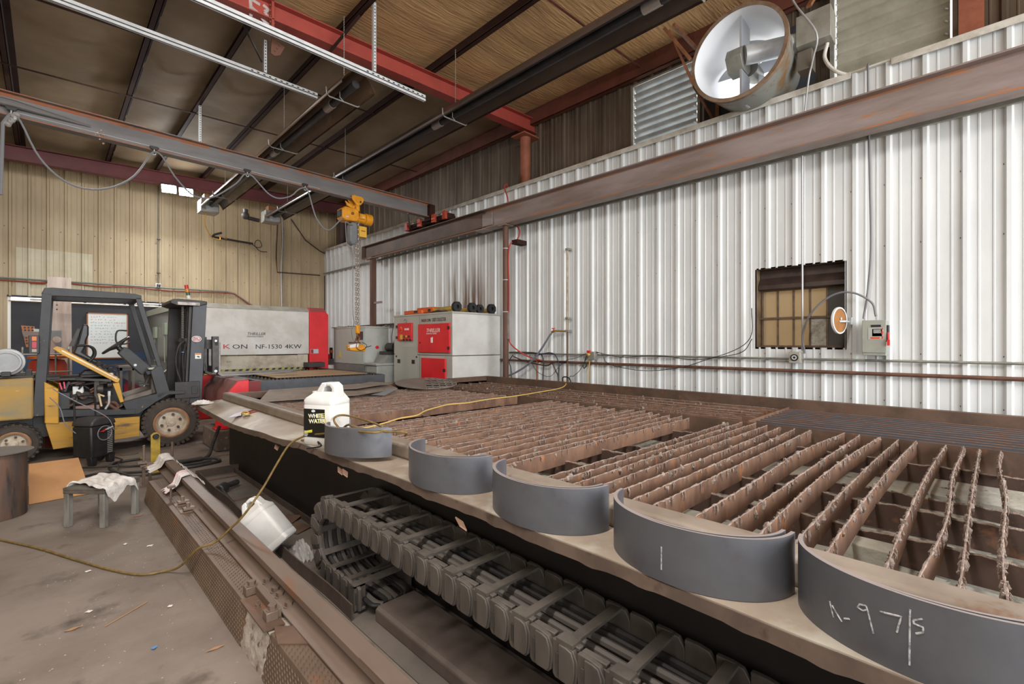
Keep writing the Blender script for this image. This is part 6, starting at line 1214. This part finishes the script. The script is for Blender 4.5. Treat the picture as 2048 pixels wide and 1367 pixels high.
# things on top of the collector
zt2 = zt_ + .036
tc = thing('tool_case', 'orange tool case lying on the dust collector roof', 'tool case', (5.5, 8.2, zt2))
OC = mat('orange_case_plastic', 'd9622a', .45, var='c4541f', scale=5)
m = MB(); m.box((5.36, 7.95, zt2), (5.60, 8.62, zt2 + .085)); m.box((5.40, 7.62, zt2 + .02), (5.66, 8.2, zt2 + .13)); m.build('case_body', OC, tc, bevel=.02)
m = MB(); m.box((5.35, 8.1, zt2 + .03), (5.37, 8.22, zt2 + .07)); m.box((5.39, 7.7, zt2 + .04), (5.41, 7.78, zt2 + .09)); m.build('latch', BLACK, tc)
lab = ['yellow tube with black end nearest the red doors on the collector roof', 'middle yellow tube with a double black end on the collector roof', 'yellow tube with black end nearest the white wall on the collector roof']
for k, (x, lb) in enumerate(((5.52, 0), (5.98, 1), (6.38, 2))):
    t = thing('delineator_post', lab[lb], 'delineator post', (x, 7.4, zt2), group='yellow tubes with black hexagon ends')
    r = .105 if k != 1 else .10; y = 6.98 - .02 * k; ln = .62 if k == 0 else 1.2
    m = MB(); m.cyl((x - .06 * (k == 0), y + .08, zt2 + .075), (x - .08 * (k == 0), y + ln, zt2 + .06), .045, n=14); m.build('yellow_tube', mat('dirty_yellow_tube', 'c9a22f', .5, var='8f7b52', scale=4), t)
    m = MB(); cs = [(x, r)] if k != 1 else [(x - .09, .105), (x + .10, .092)]
    for cx, rr in cs:
        N_ = 8; vs = []
        for yy in (y, y + .07):
            for q in range(N_): a = 2 * math.pi * (q + .5) / N_; vs.append((cx + rr * math.cos(a), yy, zt2 + rr * .96 + rr * math.sin(a)))
            for q in range(16): a = 2 * math.pi * q / 16; vs.append((cx + rr * .33 * math.cos(a), yy, zt2 + rr * .96 + rr * .36 * math.sin(a)))
        o_ = N_ + 16
        fs = [(q, (q + 1) % N_, o_ + (q + 1) % N_, o_ + q) for q in range(N_)] + [(N_ + (q + 1) % 16, N_ + q, o_ + N_ + q, o_ + N_ + (q + 1) % 16) for q in range(16)]
        for b_ in (0, o_):
            for q in range(N_):
                for h in range(2): fs.append((b_ + q, b_ + N_ + (2 * q + h + 1) % 16, b_ + N_ + (2 * q + h + 2) % 16) if h == 0 else (b_ + q, b_ + N_ + (2 * q + 2) % 16, b_ + N_ + (2 * q + 3) % 16))
                fs.append((b_ + q, (b_ + (q + 1) % N_), b_ + N_ + (2 * q + 3) % 16))
        m.add(vs, fs); m.cyl((cx, y + .05, zt2 + rr * .96), (cx, y + .06, zt2 + rr * .96), rr * .36, n=16)
    m.build('hexagon_end', mat('black_rubber_end', '232324', .6), t)
m = MB(); m.tube(smooth([(5.33, 7.6, zt2 + .01), (5.4, 7.45, zt2 + .04), (5.36, 7.3, zt2 + .02), (5.45, 7.2, zt2 + .03)], 4), .012, 6); one(m, 'cable_scrap', CORDBLACK, 'short black cable lying on the collector roof edge', 'cable')
# ================================================================ small things on the floor and on the walls
# battery charger
bc = thing('battery_charger', 'black wheeled battery charger standing before the forklift', 'battery charger', (.383, 7.79, 0), (0, 0, rad(38)))
m = MB(); m.prism([(0, .10), (.30, .10), (.31, .50), (-.01, .50)], 'y', .0, .27); m.build('charger_body', BLACK, bc, local=True, bevel=.02)
m = MB(); m.prism([(-.015, .50), (.315, .50), (.30, .56), (.22, .60), (.06, .60), (0, .56)], 'y', -.01, .28); tp = m.build('top_cover', mat('dusty_black_cover', '2f2f30', .5, var='3d3c3b', scale=6), bc, local=True, bevel=.02)
m = MB(); m.box((.13, -.002, .575), (.2, .05, .597)); m.build('red_badge', mat('red_badge', 'b5302f', .5), tp)
for x in (.0, .23):
    m = MB(); m.prism([(x, .12), (x + .085, .12), (x + .075, 0), (x + .02, 0)], 'y', .01, .08); m.build('foot', BLACK, bc, local=True, bevel=.006)
for x in (-.02, .29): m = MB(); m.cyl((x, .23, .06), (x + .03, .23, .06), .06, n=20); m.build('caster_wheel', BLACK, bc, local=True)
for k in range(14):
    m = MB(); m.box((.20, -.006, .14 + k * .024), (.265, .004, .150 + k * .024)); m.build('vent_slat', mat('bright_vent', 'a9a9a6', .35, .4), bc, local=True)
m = MB(); m.tube([(.02, .26, .5), (.02, .27, .82)] + [(.05, .27, .87), (.25, .27, .87)] + [(.28, .27, .82), (.28, .26, .5)], .011, 8); m.build('push_handle', BLACK, bc, local=True)
m = MB(); m.tube([(.12 + .09 * math.cos(rad(t)) + .03, -.02, .40 + .09 * math.sin(rad(t))) for t in range(0, 720, 24)], .006, 6); m.tube(smooth([(.27, -.02, .42), (.2, -.03, .56), (.12, .02, .66), (-.02, .2, .82), (-.12, .4, .98)], 5), .006, 6); m.tube(smooth([(-.02, .2, .42), (-.1, .25, .55), (-.12, .3, .75), (-.14, .42, .88)], 5), .006, 6); m.build('charging_cable', CABLEGREY, bc, local=True)
m = MB(); m.prism([(.08, .425), (.12, .435), (.17, .46), (.16, .445), (.13, .42)], 'y', -.03, -.018); m.build('red_clamp', mat('red_badge', 'b5302f'), bc, local=True); m = MB(); m.cyl((.15, -.025, .44), (.25, -.025, .465), .008); m.build('clamp_jaw', GALV, bc, local=True)
# stool and rag
st = thing('step_stool', 'low battered step stool with four grey legs', 'stool', (.34, 5.40, 0), (0, 0, rad(-47)))
SM = mat('worn_stool_legs', '84827b', .7, var='5f5a52', scale=9, stretch=(1, 1, .3))
for x, y in ((-.155, -.155), (.155, -.155), (.155, .155), (-.155, .155)): m = MB(); m.prism([(x - .022, y - .022), (x + .022, y - .022), (x + .022, y + .022), (x - .022, y + .022)], 'z', 0, .31); m.build('leg', SM, st, local=True, bevel=.005)
m = MB(); m.box((-.18, -.18, .312), (.18, .18, .334)); m.box((-.178, -.18, .285), (.178, -.165, .312)); m.box((-.178, .165, .285), (.178, .18, .312)); m.box((-.18, -.178, .285), (-.165, .178, .312)); m.box((.165, -.178, .285), (.18, .178, .312)); m.build('seat', mat('worn_stool_top', '5d564e', .7, var='443e38', scale=8), st, local=True, bevel=.004)
m = MB()
def rg(u, v):
    a, b = (u - .5) * .50 + .03 * math.sin(v * 7), (v - .5) * .30 + .05 * math.sin(u * 6); over = max(0, abs(a) - .185) + max(0, abs(b) - .19)
    x = max(-.2, min(.2, a)); y = max(-.205, min(.205, b)); return (x, y, .345 + .014 * abs(math.sin(u * 11 + v * 7)) + .008 * math.sin(v * 23) - over * 1.5)
m.grid(30, 20, rg)
one(m, 'rag', RAG, 'white rag spread over the low step stool', 'rag', solid=.005); ro = C.objects[-1] if False else bpy.data.objects[[o.name for o in C.objects if o.name.startswith('rag')][-1]]
for o in list(C.objects):
    if o.get('label') == 'white rag spread over the low step stool': o.location = (.34, 5.40, 0); o.rotation_euler = (0, 0, rad(-47))
# drum with lid
dr = thing('steel_drum', 'rust streaked steel drum with loose lid at the picture edge', 'drum', (-.36, 6.18, 0))
m = MB(); m.lathe([(0, 0), (.225, 0), (.228, .01), (.228, .565), (.222, .57), (0, .57)], (-.36, 6.18, 0), 'z', 48); m.build('drum_shell', mat('rust_streaked_dark_drum', '4a4340', .6, .15, var='6b4f3f', scale=4, stretch=(2, 2, .3), lo=.45, hi=.62, var2='2f2b2a', scale2=6), dr)
m = MB(); m.lathe([(0, .575), (.25, .575), (.252, .582), (0, .582)], (-.34, 6.17, 0), 'z', 48); m.build('lid', mat('grey_drum_lid', '6d6863', .55, .2), dr)
# cardboard
m = MB(); m.add([(-.13, 6.40, .005), (.31, 6.43, .005), (.235, 6.93, .295), (-.14, 6.90, .30)], [(0, 1, 2, 3)]); m.add([(.235, 6.93, .295), (-.14, 6.90, .30), (-.12, 7.12, .005), (.22, 7.15, .005)], [(0, 1, 2, 3)])
one(m, 'cardboard_sheet', mat('brown_cardboard', 'b98a5c', .8, var='a97b50', scale=3), 'folded brown cardboard sheet on the floor beside the drum', 'cardboard', solid=.006)
# hoses on the floor
for r, lb, pts in ((.016, 'black hose looped on the floor with brass end before the charger', [(.86, 7.80, .02), (.738, 7.798, .02), (.635, 7.78, .02), (.55, 7.65, .02), (.537, 7.408, .02), (.584, 7.171, .02), (.704, 7.06, .02), (.9, 6.99, .02), (1.2, 7.0, .02), (1.5, 7.02, .02)]),
                   (.013, 'black hose running straight behind the threaded rod bracket', [(.28, 7.66, .04), (.423, 7.516, .045), (.539, 7.44, .05), (.703, 7.43, .02), (.9, 7.34, .02), (1.2, 7.3, .02), (1.45, 7.3, .02)]),
                   (.012, 'thin black cable on the floor behind the step stool', [(.293, 7.248, .015), (.411, 7.309, .015), (.526, 7.255, .015), (.56, 7.1, .05), (.7, 6.85, .02), (.95, 6.8, .015), (1.1, 6.85, .015)]),
                   (.022, 'thick black hose rising past the concrete footing to the table', [(.95, 7.20, .022), (1.137, 7.174, .024), (1.339, 7.114, .03), (1.50, 7.2, .05), (1.6, 7.4, .17), (1.7, 7.5, .38)]),
                   (.018, 'black hose coiled on the floor at the table corner', [(1.05, 6.93, .02), (1.25, 6.85, .02), (1.45, 6.88, .02), (1.58, 6.95, .02), (1.52, 7.08, .04), (1.3, 7.05, .055), (1.1, 7.0, .06)]),
                   (.007, 'thin charger lead curving on the floor beside the charger', [(.64, 8.20, .01), (.69, 8.0, .01), (.67, 7.78, .045), (.61, 7.43, .07), (.57, 7.0, .01)])):
    m = MB(); m.tube(smooth(pts, 6), r, 8)
    if 'brass' in lb: m.m = 1; m.cyl((.86, 7.80, .02), (.91, 7.81, .02), .015, n=8)
    one(m, 'floor_hose', [CORDBLACK, mat('brass_fitting', 'b59253', .35, .7)], lb, 'hose')
m = MB(); m.cyl((.8, 8.35, .004), (.8, 8.35, .008), .10, n=24); one(m, 'floor_cover', mat('dusty_cover_plate', '6d645b', .7), 'round cover plate on the floor beside the charger', 'cover')
# litter on the floor
PAPER = mat('litter_white', 'd6d1ca', .8); CHIP = mat('litter_brown', 'a07a58', .8)
rnd = random.Random(12)
LIT = [(.165, 3.609, 0, 'round white scrap of paper on the floor near the yellow cord'), (.09, 3.45, 1, 'long thin brown splinter on the open floor'), (.506, 3.346, 0, 'white crumb of paper near the step plate'), (.60, 2.72, 1, 'orange brown bark chip at the foot of the near step plate'), (.192, 4.25, 0, 'small white scrap left of the cord on the floor'), (.42, 4.62, 0, 'white scrap beside the far step plate'), (.55, 4.45, 0, 'crumpled white scrap close to the far step plate'), (.38, 2.95, 2, 'blue speck of plastic on the near floor'), (.57, 5.3, 1, 'tan chip on the floor beside the stool')]
for x, y, k, lb in LIT:
    m = MB(); n = 6; a0 = rnd.random() * 6; r = .02 if k != 1 else .03
    m.add([(x + r * rnd.uniform(.6, 1.1) * math.cos(a0 + q) * (1.6 if k == 1 else 1), y + r * rnd.uniform(.4, 1) * math.sin(a0 + q) * (.35 if k == 1 else 1), .004 + .004 * (q % 2)) for q in range(n)], [tuple(range(n))])
    one(m, 'litter_scrap', [PAPER, CHIP, mat('litter_blue', '5a7da5', .7)][k], lb, 'litter', solid=.002)
m = MB(); m.tube([(.22, 3.36, .004), (.42, 3.5, .005)], .003, 5); one(m, 'straw_stick', CHIP, 'thin pale stick lying on the floor by the scraps', 'stick')
m = MB()
for q in range(150):
    x, y = rnd.uniform(-.1, .68), rnd.uniform(2.3, 5.8); s = rnd.uniform(.002, .006); m.add([(x - s, y, .002), (x, y - s * .6, .002), (x + s, y, .003), (x, y + s, .004)], [(0, 1, 2, 3)])
tag(m.build('floor_crumbs', mat('pale_crumbs', '9b9085', .9)), 'fine pale crumbs and grit scattered on the floor', 'grit', kind='stuff')
# ---------------- behind the forklift
pk = thing('plank', 'tall pale wooden plank standing behind the forklift', 'plank', (.12, 10, 0))
m = MB(); m.add([(-.02, 10.26, 0), (.28, 10.26, 0), (.265, 10.35, 2.60), (-.006, 10.35, 2.595), (-.02, 10.30, 0), (.28, 10.30, 0), (.265, 10.39, 2.60), (-.006, 10.39, 2.595)], [(0, 1, 2, 3), (7, 6, 5, 4), (0, 4, 5, 1), (1, 5, 6, 2), (2, 6, 7, 3), (3, 7, 4, 0)])
m.build('board', mat('pale_plank_wood', 'cbbdb4', .75, var='b5a59b', scale=5, stretch=(4, 4, .35), var2='8d7b72', scale2=7, lo2=.62, hi2=.7), pk)
m = MB()
for z in (2.22, 2.15, 2.08, 1.30, 1.18): m.cyl((.10, 10.258 + .0346 * z, z), (.10, 10.27 + .0346 * z, z), .012, n=8)
m.build('nail_holes', BLACK, pk)
m = MB(); m.prism([(.02, 1.74), (.15, 1.74), (.15, 1.30), (.13, 1.30), (.10, 1.48), (.06, 1.60), (.02, 1.60)], 'y', 10.275, 10.29); m.m = 1; m.cyl((.10, 10.27, 1.60), (.10, 10.276, 1.60), .05, n=20)
one(m, 'steel_template', [mat('grey_template', '6d6f6e', .45, .3), mat('pale_plank_wood', 'cbbdb4')], 'grey steel template with a round hole propped on the plank', 'template')
ct = thing('wire_cage', 'grey wire cage cart behind the forklift hood', 'cage', (.0, 10.4, 0))
for x in (-.26, -.04, .08, .22):
    m = MB(); m.tube([(x, 9.7, .0), (x, 9.7, 1.45), (x + .0, 9.75, 1.48)], .011, 6); m.build('wire_upright', GALVDULL, ct)
for z in (1.02, 1.12, 1.38): m = MB(); m.tube([(-.28, 9.69, z), (.26, 9.69, z)], .01, 6); m.build('wire_rail', GALVDULL, ct)
rt = thing('red_tank', 'red and orange cylinder standing inside the wire cage', 'tank', (.06, 9.78, 0)); m = MB(); m.lathe([(0, 0), (.21, 0), (.21, 1.22), (.18, 1.29), (0, 1.31)], (.0, 9.93, 0), 'z', 24); m.build('tank_shell', mat('worn_red_tank', 'b23a2f', .45, var='d0552a', scale=3), rt)
m = MB(); m.lathe([(0, 1.32), (.22, 1.315), (.22, 1.35), (0, 1.36)], (.0, 9.93, 0), 'z', 24); m.build('tank_cap', mat('orange_cap', 'd8742e', .5), rt)
gs = thing('punched_plate', 'orange punched steel plate leaning with white sheets by the dark board', 'plate', (-.4, 15.4, 1.5))
m = MB(); m.add([(-.44, 15.57, 1.95), (-.22, 15.57, 1.93), (-.22, 15.57, 1.45), (-.36, 15.57, 1.45)], [(0, 1, 2, 3)]); m.build('plate_sheet', mat('orange_primer_sheet', 'b8784e', .6, var='a86a44', scale=6), gs, solid=.006)
m = MB()
for r_ in range(7):
    for c_ in range(3):
        if r_ == 3: continue
        m.cyl((-.38 + .06 * c_ + .006 * r_, 15.56, 1.90 - .06 * r_), (-.38 + .06 * c_ + .006 * r_, 15.569, 1.90 - .06 * r_), .02, n=8)
m.build('punched_holes', DUSTBLACK, gs)
m = MB(); m.add([(-.25, 15.565, 1.88), (-.04, 15.565, 1.86), (0, 15.565, 1.0), (-.13, 15.565, 1.0)], [(0, 1, 2, 3)]); one(m, 'paper_sheet', mat('pale_grey_sheet', 'c9ccc8', .6), 'white sheets hanging beside the orange punched plate', 'sheet', solid=.004)
m = MB(); m.prism([(-.43, 1.82), (.02, 1.80), (.02, 1.68), (-.40, 1.69)], 'y', 15.548, 15.558); one(m, 'brown_strip', mat('dusty_brown_strip', '8a7a70', .6), 'brown metal strip across the orange punched plate', 'strip')
m = MB(); m.prism([(-.07, 1.95), (-.04, 2.05), (.02, 2.05), (.05, 1.95), (.04, 1.7), (-.07, 1.7)], 'y', 15.566, 15.578); one(m, 'dark_template', mat('dark_template', '4b443f', .5), 'dark rounded template hanging behind the white sheets', 'template')
wbd = thing('whiteboard', 'whiteboard with coloured handwriting hung on the dark board', 'whiteboard', (1.07, 15.5, 1.7))
m = MB(); m.box((.70, 15.52, 1.18), (1.44, 15.56, 2.27)); m.build('writing_surface', mat('whiteboard_white', 'd6dbd8', .25), wbd)
m = MB(); m.box((.675, 15.505, 1.155), (.70, 15.57, 2.295)); m.box((1.44, 15.505, 1.155), (1.465, 15.57, 2.295)); m.box((.675, 15.505, 1.155), (1.465, 15.57, 1.18)); m.box((.675, 15.505, 2.27), (1.465, 15.57, 2.295)); m.build('wood_frame', mat('orange_wood_frame', 'a8693c', .5), wbd)
rnd = random.Random(4)
for row, (cc, nm) in enumerate((('c2405a', 'crimson'), ('cf7440', 'orange'), ('b5384a', 'red'), ('4f9a8c', 'teal'), ('6076b0', 'blue'), ('63a84c', 'green'), ('5a5a66', 'grey'), ('3c8f97', 'teal_blue'), ('6b4a8a', 'violet'), ('7a3040', 'maroon'))):
    m = MB(); z = 2.20 - row * .072; x = .75
    while x < (1.40 if row in (2, 3, 5) else 1.22):
        wd = rnd.uniform(.015, .04); q = [(x + wd * k / 4, 15.517, z + rnd.uniform(-.014, .014)) for k in range(5)]; m.tube(q, .0032, 4); x += wd + rnd.choice((.02, .03, .06))
    m.build('marker_line', mat('marker_' + nm, cc, .6), wbd)
wk = thing('work_table', 'plain grey steel work table behind the forklift steering wheel', 'table', (1.35, 12.2, 0))
TG = mat('grey_work_table', '7c7b74', .55, .1, var='6d6b65', scale=5)
m = MB(); m.box((.98, 11.9, 1.06), (1.24, 12.6, 1.09)); m.box((1.0, 11.92, 1.0), (1.22, 11.95, 1.06)); m.build('table_top', TG, wk)
for x, y in ((1.0, 11.92), (1.19, 11.92), (1.0, 12.55), (1.19, 12.55)): m = MB(); m.box((x, y, 0), (x + .04, y + .04, 1.06)); m.build('leg', TG, wk)
m = MB(); m.bar((.78, 11.95, 1.10), (1.2, 12.1, 1.12), .05, .02); one(m, 'flat_bar', TRUST, 'short flat bar lying across the work table', 'bar')
# ---------------- on the white wall
ds = thing('disconnect_box', 'grey electrical disconnect box with orange label on the white wall', 'disconnect switch', (6.45, .78, 1.6))
BX = mat('grey_green_box', 'a0a297', .45, .1, var='90928a', scale=4, var2='7d6450', scale2=12, lo2=.7, hi2=.74)
m = MB(); m.box((6.36, .685, 1.41), (6.55, .885, 1.79)); m.box((6.352, .68, 1.44), (6.362, .89, 1.795)); m.build('box_body', BX, ds, bevel=.004)
m = MB(); m.box((6.349, .715, 1.62), (6.353, .80, 1.70)); m.build('spec_plate', mat('dark_spec_plate', '35393c', .5), ds); m = MB(); m.box((6.349, .70, 1.585), (6.3525, .835, 1.715)); m.build('label_plate', mat('pale_label_plate', 'a9aca6', .5), ds)
m = MB(); m.box((6.3485, .735, 1.592), (6.352, .815, 1.612)); m.box((6.3485, .705, 1.692), (6.352, .72, 1.71)); m.box((6.3485, .705, 1.642), (6.352, .72, 1.675)); m.box((6.3485, .705, 1.592), (6.352, .72, 1.62)); m.build('orange_print', mat('label_orange', 'd2502c', .5), ds)
m = MB(); m.box((6.348, .725, 1.72), (6.352, .81, 1.745)); m.build('name_plate', BLACK, ds)
for z in (1.655, 1.67, 1.685): m = MB(); m.box((6.3475, .725, z), (6.3495, .79, z + .006)); m.build('fine_print', mat('white_lettering', 'ece6e2'), ds)
m = MB(); m.box((6.38, .66, 1.56), (6.44, .685, 1.74)); m.build('switch_quadrant', BLACK, ds, bevel=.006); m = MB(); m.tube([(6.36, .665, 1.66), (6.34, .66, 1.58)], .009, 6); m.box((6.325, .648, 1.52), (6.355, .672, 1.58)); m.build('red_handle', mat('bright_red_grip', 'cf2f2f', .4), ds)
ss = thing('twist_socket', 'grey steel socket box under the bright conduit by the window', 'socket box', (6.5, 1.56, 1.37))
m = MB(); m.box((6.44, 1.505, 1.30), (6.545, 1.63, 1.44)); m.build('box_body', mat('grey_socket_box', 'aaa79c', .4, .2), ss, bevel=.006); m = MB(); m.cyl((6.44, 1.567, 1.37), (6.43, 1.567, 1.37), .042, n=24); m.build('socket_face', BLACK, ss); m = MB(); m.lathe([(.015, 6.428), (.028, 6.428)], (0, 1.567, 1.37), 'x', 20); m.build('socket_ring', GALV, ss)
od = thing('orange_disc', 'orange disc with white rim on a bracket beside the window', 'disc reflector', (6.3, 1.09, 1.8), (0, 0, rad(-16)))
m = MB(); m.lathe([(0, -.004), (.135, -.004), (.135, .006), (0, .006)], (0, 0, 0), 'y', 40); m.build('disc_face', mat('orange_disc_paint', '9c6a38', .75, var='8c5d2e', scale=10), od, local=True)
m = MB(); m.lathe([(.135, -.012), (.15, -.012), (.152, .0), (.15, .012), (.135, .012)], (0, 0, 0), 'y', 40); m.build('white_rim', WHITE, od, local=True)
m = MB(); m.tube([(.02, -.01, .02), (.02, -.014, .02)], .016, 10); m.tube([(.0, .0, -.01), (.06, -.03, -.01), (.24, .01, -.01)], .012, 6); m.box((.22, -.02, -.04), (.25, .05, .04)); m.build('mount_arm', GALV, od, local=True)
ob = thing('outlet_cluster', 'small grey outlet box with coloured plugs above the rusty pipe', 'outlet box', (6.5, 4.55, 1.33))
m = MB(); m.box((6.44, 4.50, 1.26), (6.55, 4.63, 1.40)); m.build('box_body', GALVDULL, ob, bevel=.005); m = MB(); m.box((6.42, 4.58, 1.38), (6.46, 4.64, 1.42)); m.build('red_plug', MRED, ob); m = MB(); m.cyl((6.44, 4.60, 1.36), (6.40, 4.61, 1.34), .022, n=10); m.build('yellow_plug', mat('plug_yellow', 'c2a24c', .5), ob)
ap = thing('air_drop', 'white air pipe drop with red valve on the white wall', 'air pipe', (6.5, 5.12, 2.4))
m = MB(); m.tube([(6.5, 5.11, 3.20), (6.49, 5.116, 1.76)], .016, 8); m.build('drop_pipe', mat('old_white_pipe', 'b8ab95', .5, var='8d6f52', scale=6), ap)
for z in (3.2, 1.76, 1.98): m = MB(); m.box((6.47, 5.07, z - .02), (6.57, 5.14, z + .02)); m.build('pipe_fitting', GALVDULL, ap, bevel=.004)
m = MB(); m.tube([(6.47, 5.12, 1.755), (6.44, 5.36, 1.765)], .016, 8); m.cyl((6.44, 5.36, 1.765), (6.44, 5.42, 1.74), .022); m.build('brass_arm', mat('brass_fitting', 'b59253', .35, .7), ap); m = MB(); m.box((6.42, 5.36, 1.80), (6.46, 5.41, 1.815)); m.cyl((6.44, 5.385, 1.76), (6.44, 5.385, 1.81), .008); m.build('valve_handle', MRED, ap)
pipe('air_hose', smooth([(6.44, 5.43, 1.72), (6.43, 5.48, 1.66), (6.42, 5.67, 1.42), (6.41, 5.85, 1.24), (6.41, 6.05, 1.10), (6.39, 6.3, .97), (6.38, 6.48, .90), (6.38, 6.62, .75), (6.38, 6.68, .4), (6.38, 6.68, .03)], 6), .018, mat('slate_blue_hose', '6f737e', .45), 'slate grey hose slanting from the red valve to the table corner', 'hose', 10)
m = MB(); m.tube([(6.5, 5.116, 1.74), (6.5, 5.12, .02)], .012, 7); one(m, 'drop_pipe', RPIPE, 'thin brown vertical pipe below the air drop', 'pipe')
m = MB(); m.tube([(6.49, 5.83, 1.20), (6.49, 5.82, .02)], .013, 7); one(m, 'drop_pipe', COLUMN, 'short orange brown pipe stub dropping behind the table rim', 'pipe')
CB = {'k': CORDBLACK, 'g': mat('green_cable', '3f5a48', .5), 'b': mat('navy_cable', '2e3a4a', .5), 'y': mat('yellow_cable', 'c2a25c', .5), 'r': mat('dark_brown_cable', '4a3228', .5)}
for r, cc, lb, pts in ((.011, 'k', 'black cable dropping from the conduit nearest the rusty post', [(6.57, 1.357), (6.366, 1.367), (6.034, 1.365), (5.883, 1.36), (5.718, 1.329), (5.655, 1.208), (5.664, 1.099), (5.669, .868), (5.67, .02)]),
                       (.011, 'b', 'navy cable arching over the conduit beside the black drop', [(5.883, 1.312), (5.664, 1.343), (5.522, 1.366), (5.383, 1.335), (5.315, 1.218), (5.29, 1.113), (5.307, .928), (5.32, .02)]),
                       (.009, 'k', 'thin black cable curling beside the rusty post foot', [(6.46, 1.315), (6.56, 1.182), (6.529, 1.067), (6.498, .88), (6.49, .02)]),
                       (.013, 'r', 'dark brown hose wound along the rusty wall pipe', [(6.45, 1.28), (6.227, 1.22), (5.996, 1.171), (5.809, 1.149), (5.593, 1.129), (5.452, 1.174), (5.315, 1.211), (5.1, 1.22)]),
                       (.011, 'r', 'dark hose falling from the wall pipe to the table edge', [(5.5, 1.175), (5.435, 1.161), (5.366, 1.031), (5.298, .869), (5.27, .02)]),
                       (.006, 'g', 'thin green cable slanting down from the outlet box', [(4.615, 1.349), (4.72, 1.234), (4.828, 1.08), (4.954, .972), (5.083, .869), (5.15, .02)]),
                       (.009, 'y', 'yellow cable hanging straight down from the outlet box', [(4.60, 1.35), (4.63, 1.187), (4.652, .863), (4.66, .02)]),
                       (.009, 'k', 'black cable looping beside the outlet box', [(4.68, 1.35), (4.72, 1.234), (4.69, 1.173), (4.736, 1.115), (4.766, 1.158), (4.74, 1.22)]),
                       (.005, 'k', 'thin wire sagging below the wall pipe', [(6.015, 1.309), (5.846, 1.037), (5.522, .93), (5.282, 1.127), (5.1, 1.25), (4.923, 1.28), (4.70, 1.37)]),
                       (.005, 'k', 'thin wire running from the outlet box along the wall towards the window', [(4.52, 1.38), (4.38, 1.37), (4.238, 1.2), (3.6, 1.12), (3.0, 1.2), (2.6, 1.33), (2.2, 1.42), (2.06, 1.6)]),
                       (.005, 'k', 'second thin wire crossing above the conduit to the window frame', [(4.52, 1.40), (4.0, 1.32), (3.4, 1.36), (2.8, 1.31), (2.35, 1.42), (2.08, 1.62), (2.07, 2.0)]),
                       (.011, 'k', 'short black hose end by the table rim below the air drop', [(5.215, .85), (5.20, .93), (5.132, .945), (5.05, .92), (5.018, .84)])):
    m = MB(); m.tube(smooth([(6.49 - .012 * (i % 2), a, b) for i, (a, b) in enumerate(pts)], 5), r, 6); one(m, 'wall_cable', CB[cc], lb, 'cable')
# fastener heads on the wall panels
m = MB()
for z in (.9, 1.42, 2.62, 3.3): 
    y = -2.4
    while y < 15.3:
        m.cyl((XR + .001, y + .07, z + .01 * math.sin(y * 3)), (XR - .006, y + .07, z + .01 * math.sin(y * 3)), .010, n=6); y += .3048
m.build('panel_screws', mat('dark_screw', '4d4741', .5), bpy.data.objects['wall_right'])['kind'] = 'stuff'
m = MB()
for z in (3.35, 4.2): 
    x = -.7
    while x < 6.5: m.cyl((x, YB + .001, z), (x, YB - .007, z), .012, n=6); x += .3048
m.build('panel_screws', mat('dark_screw', '4d4741'), bpy.data.objects['wall_back'])['kind'] = 'stuff'
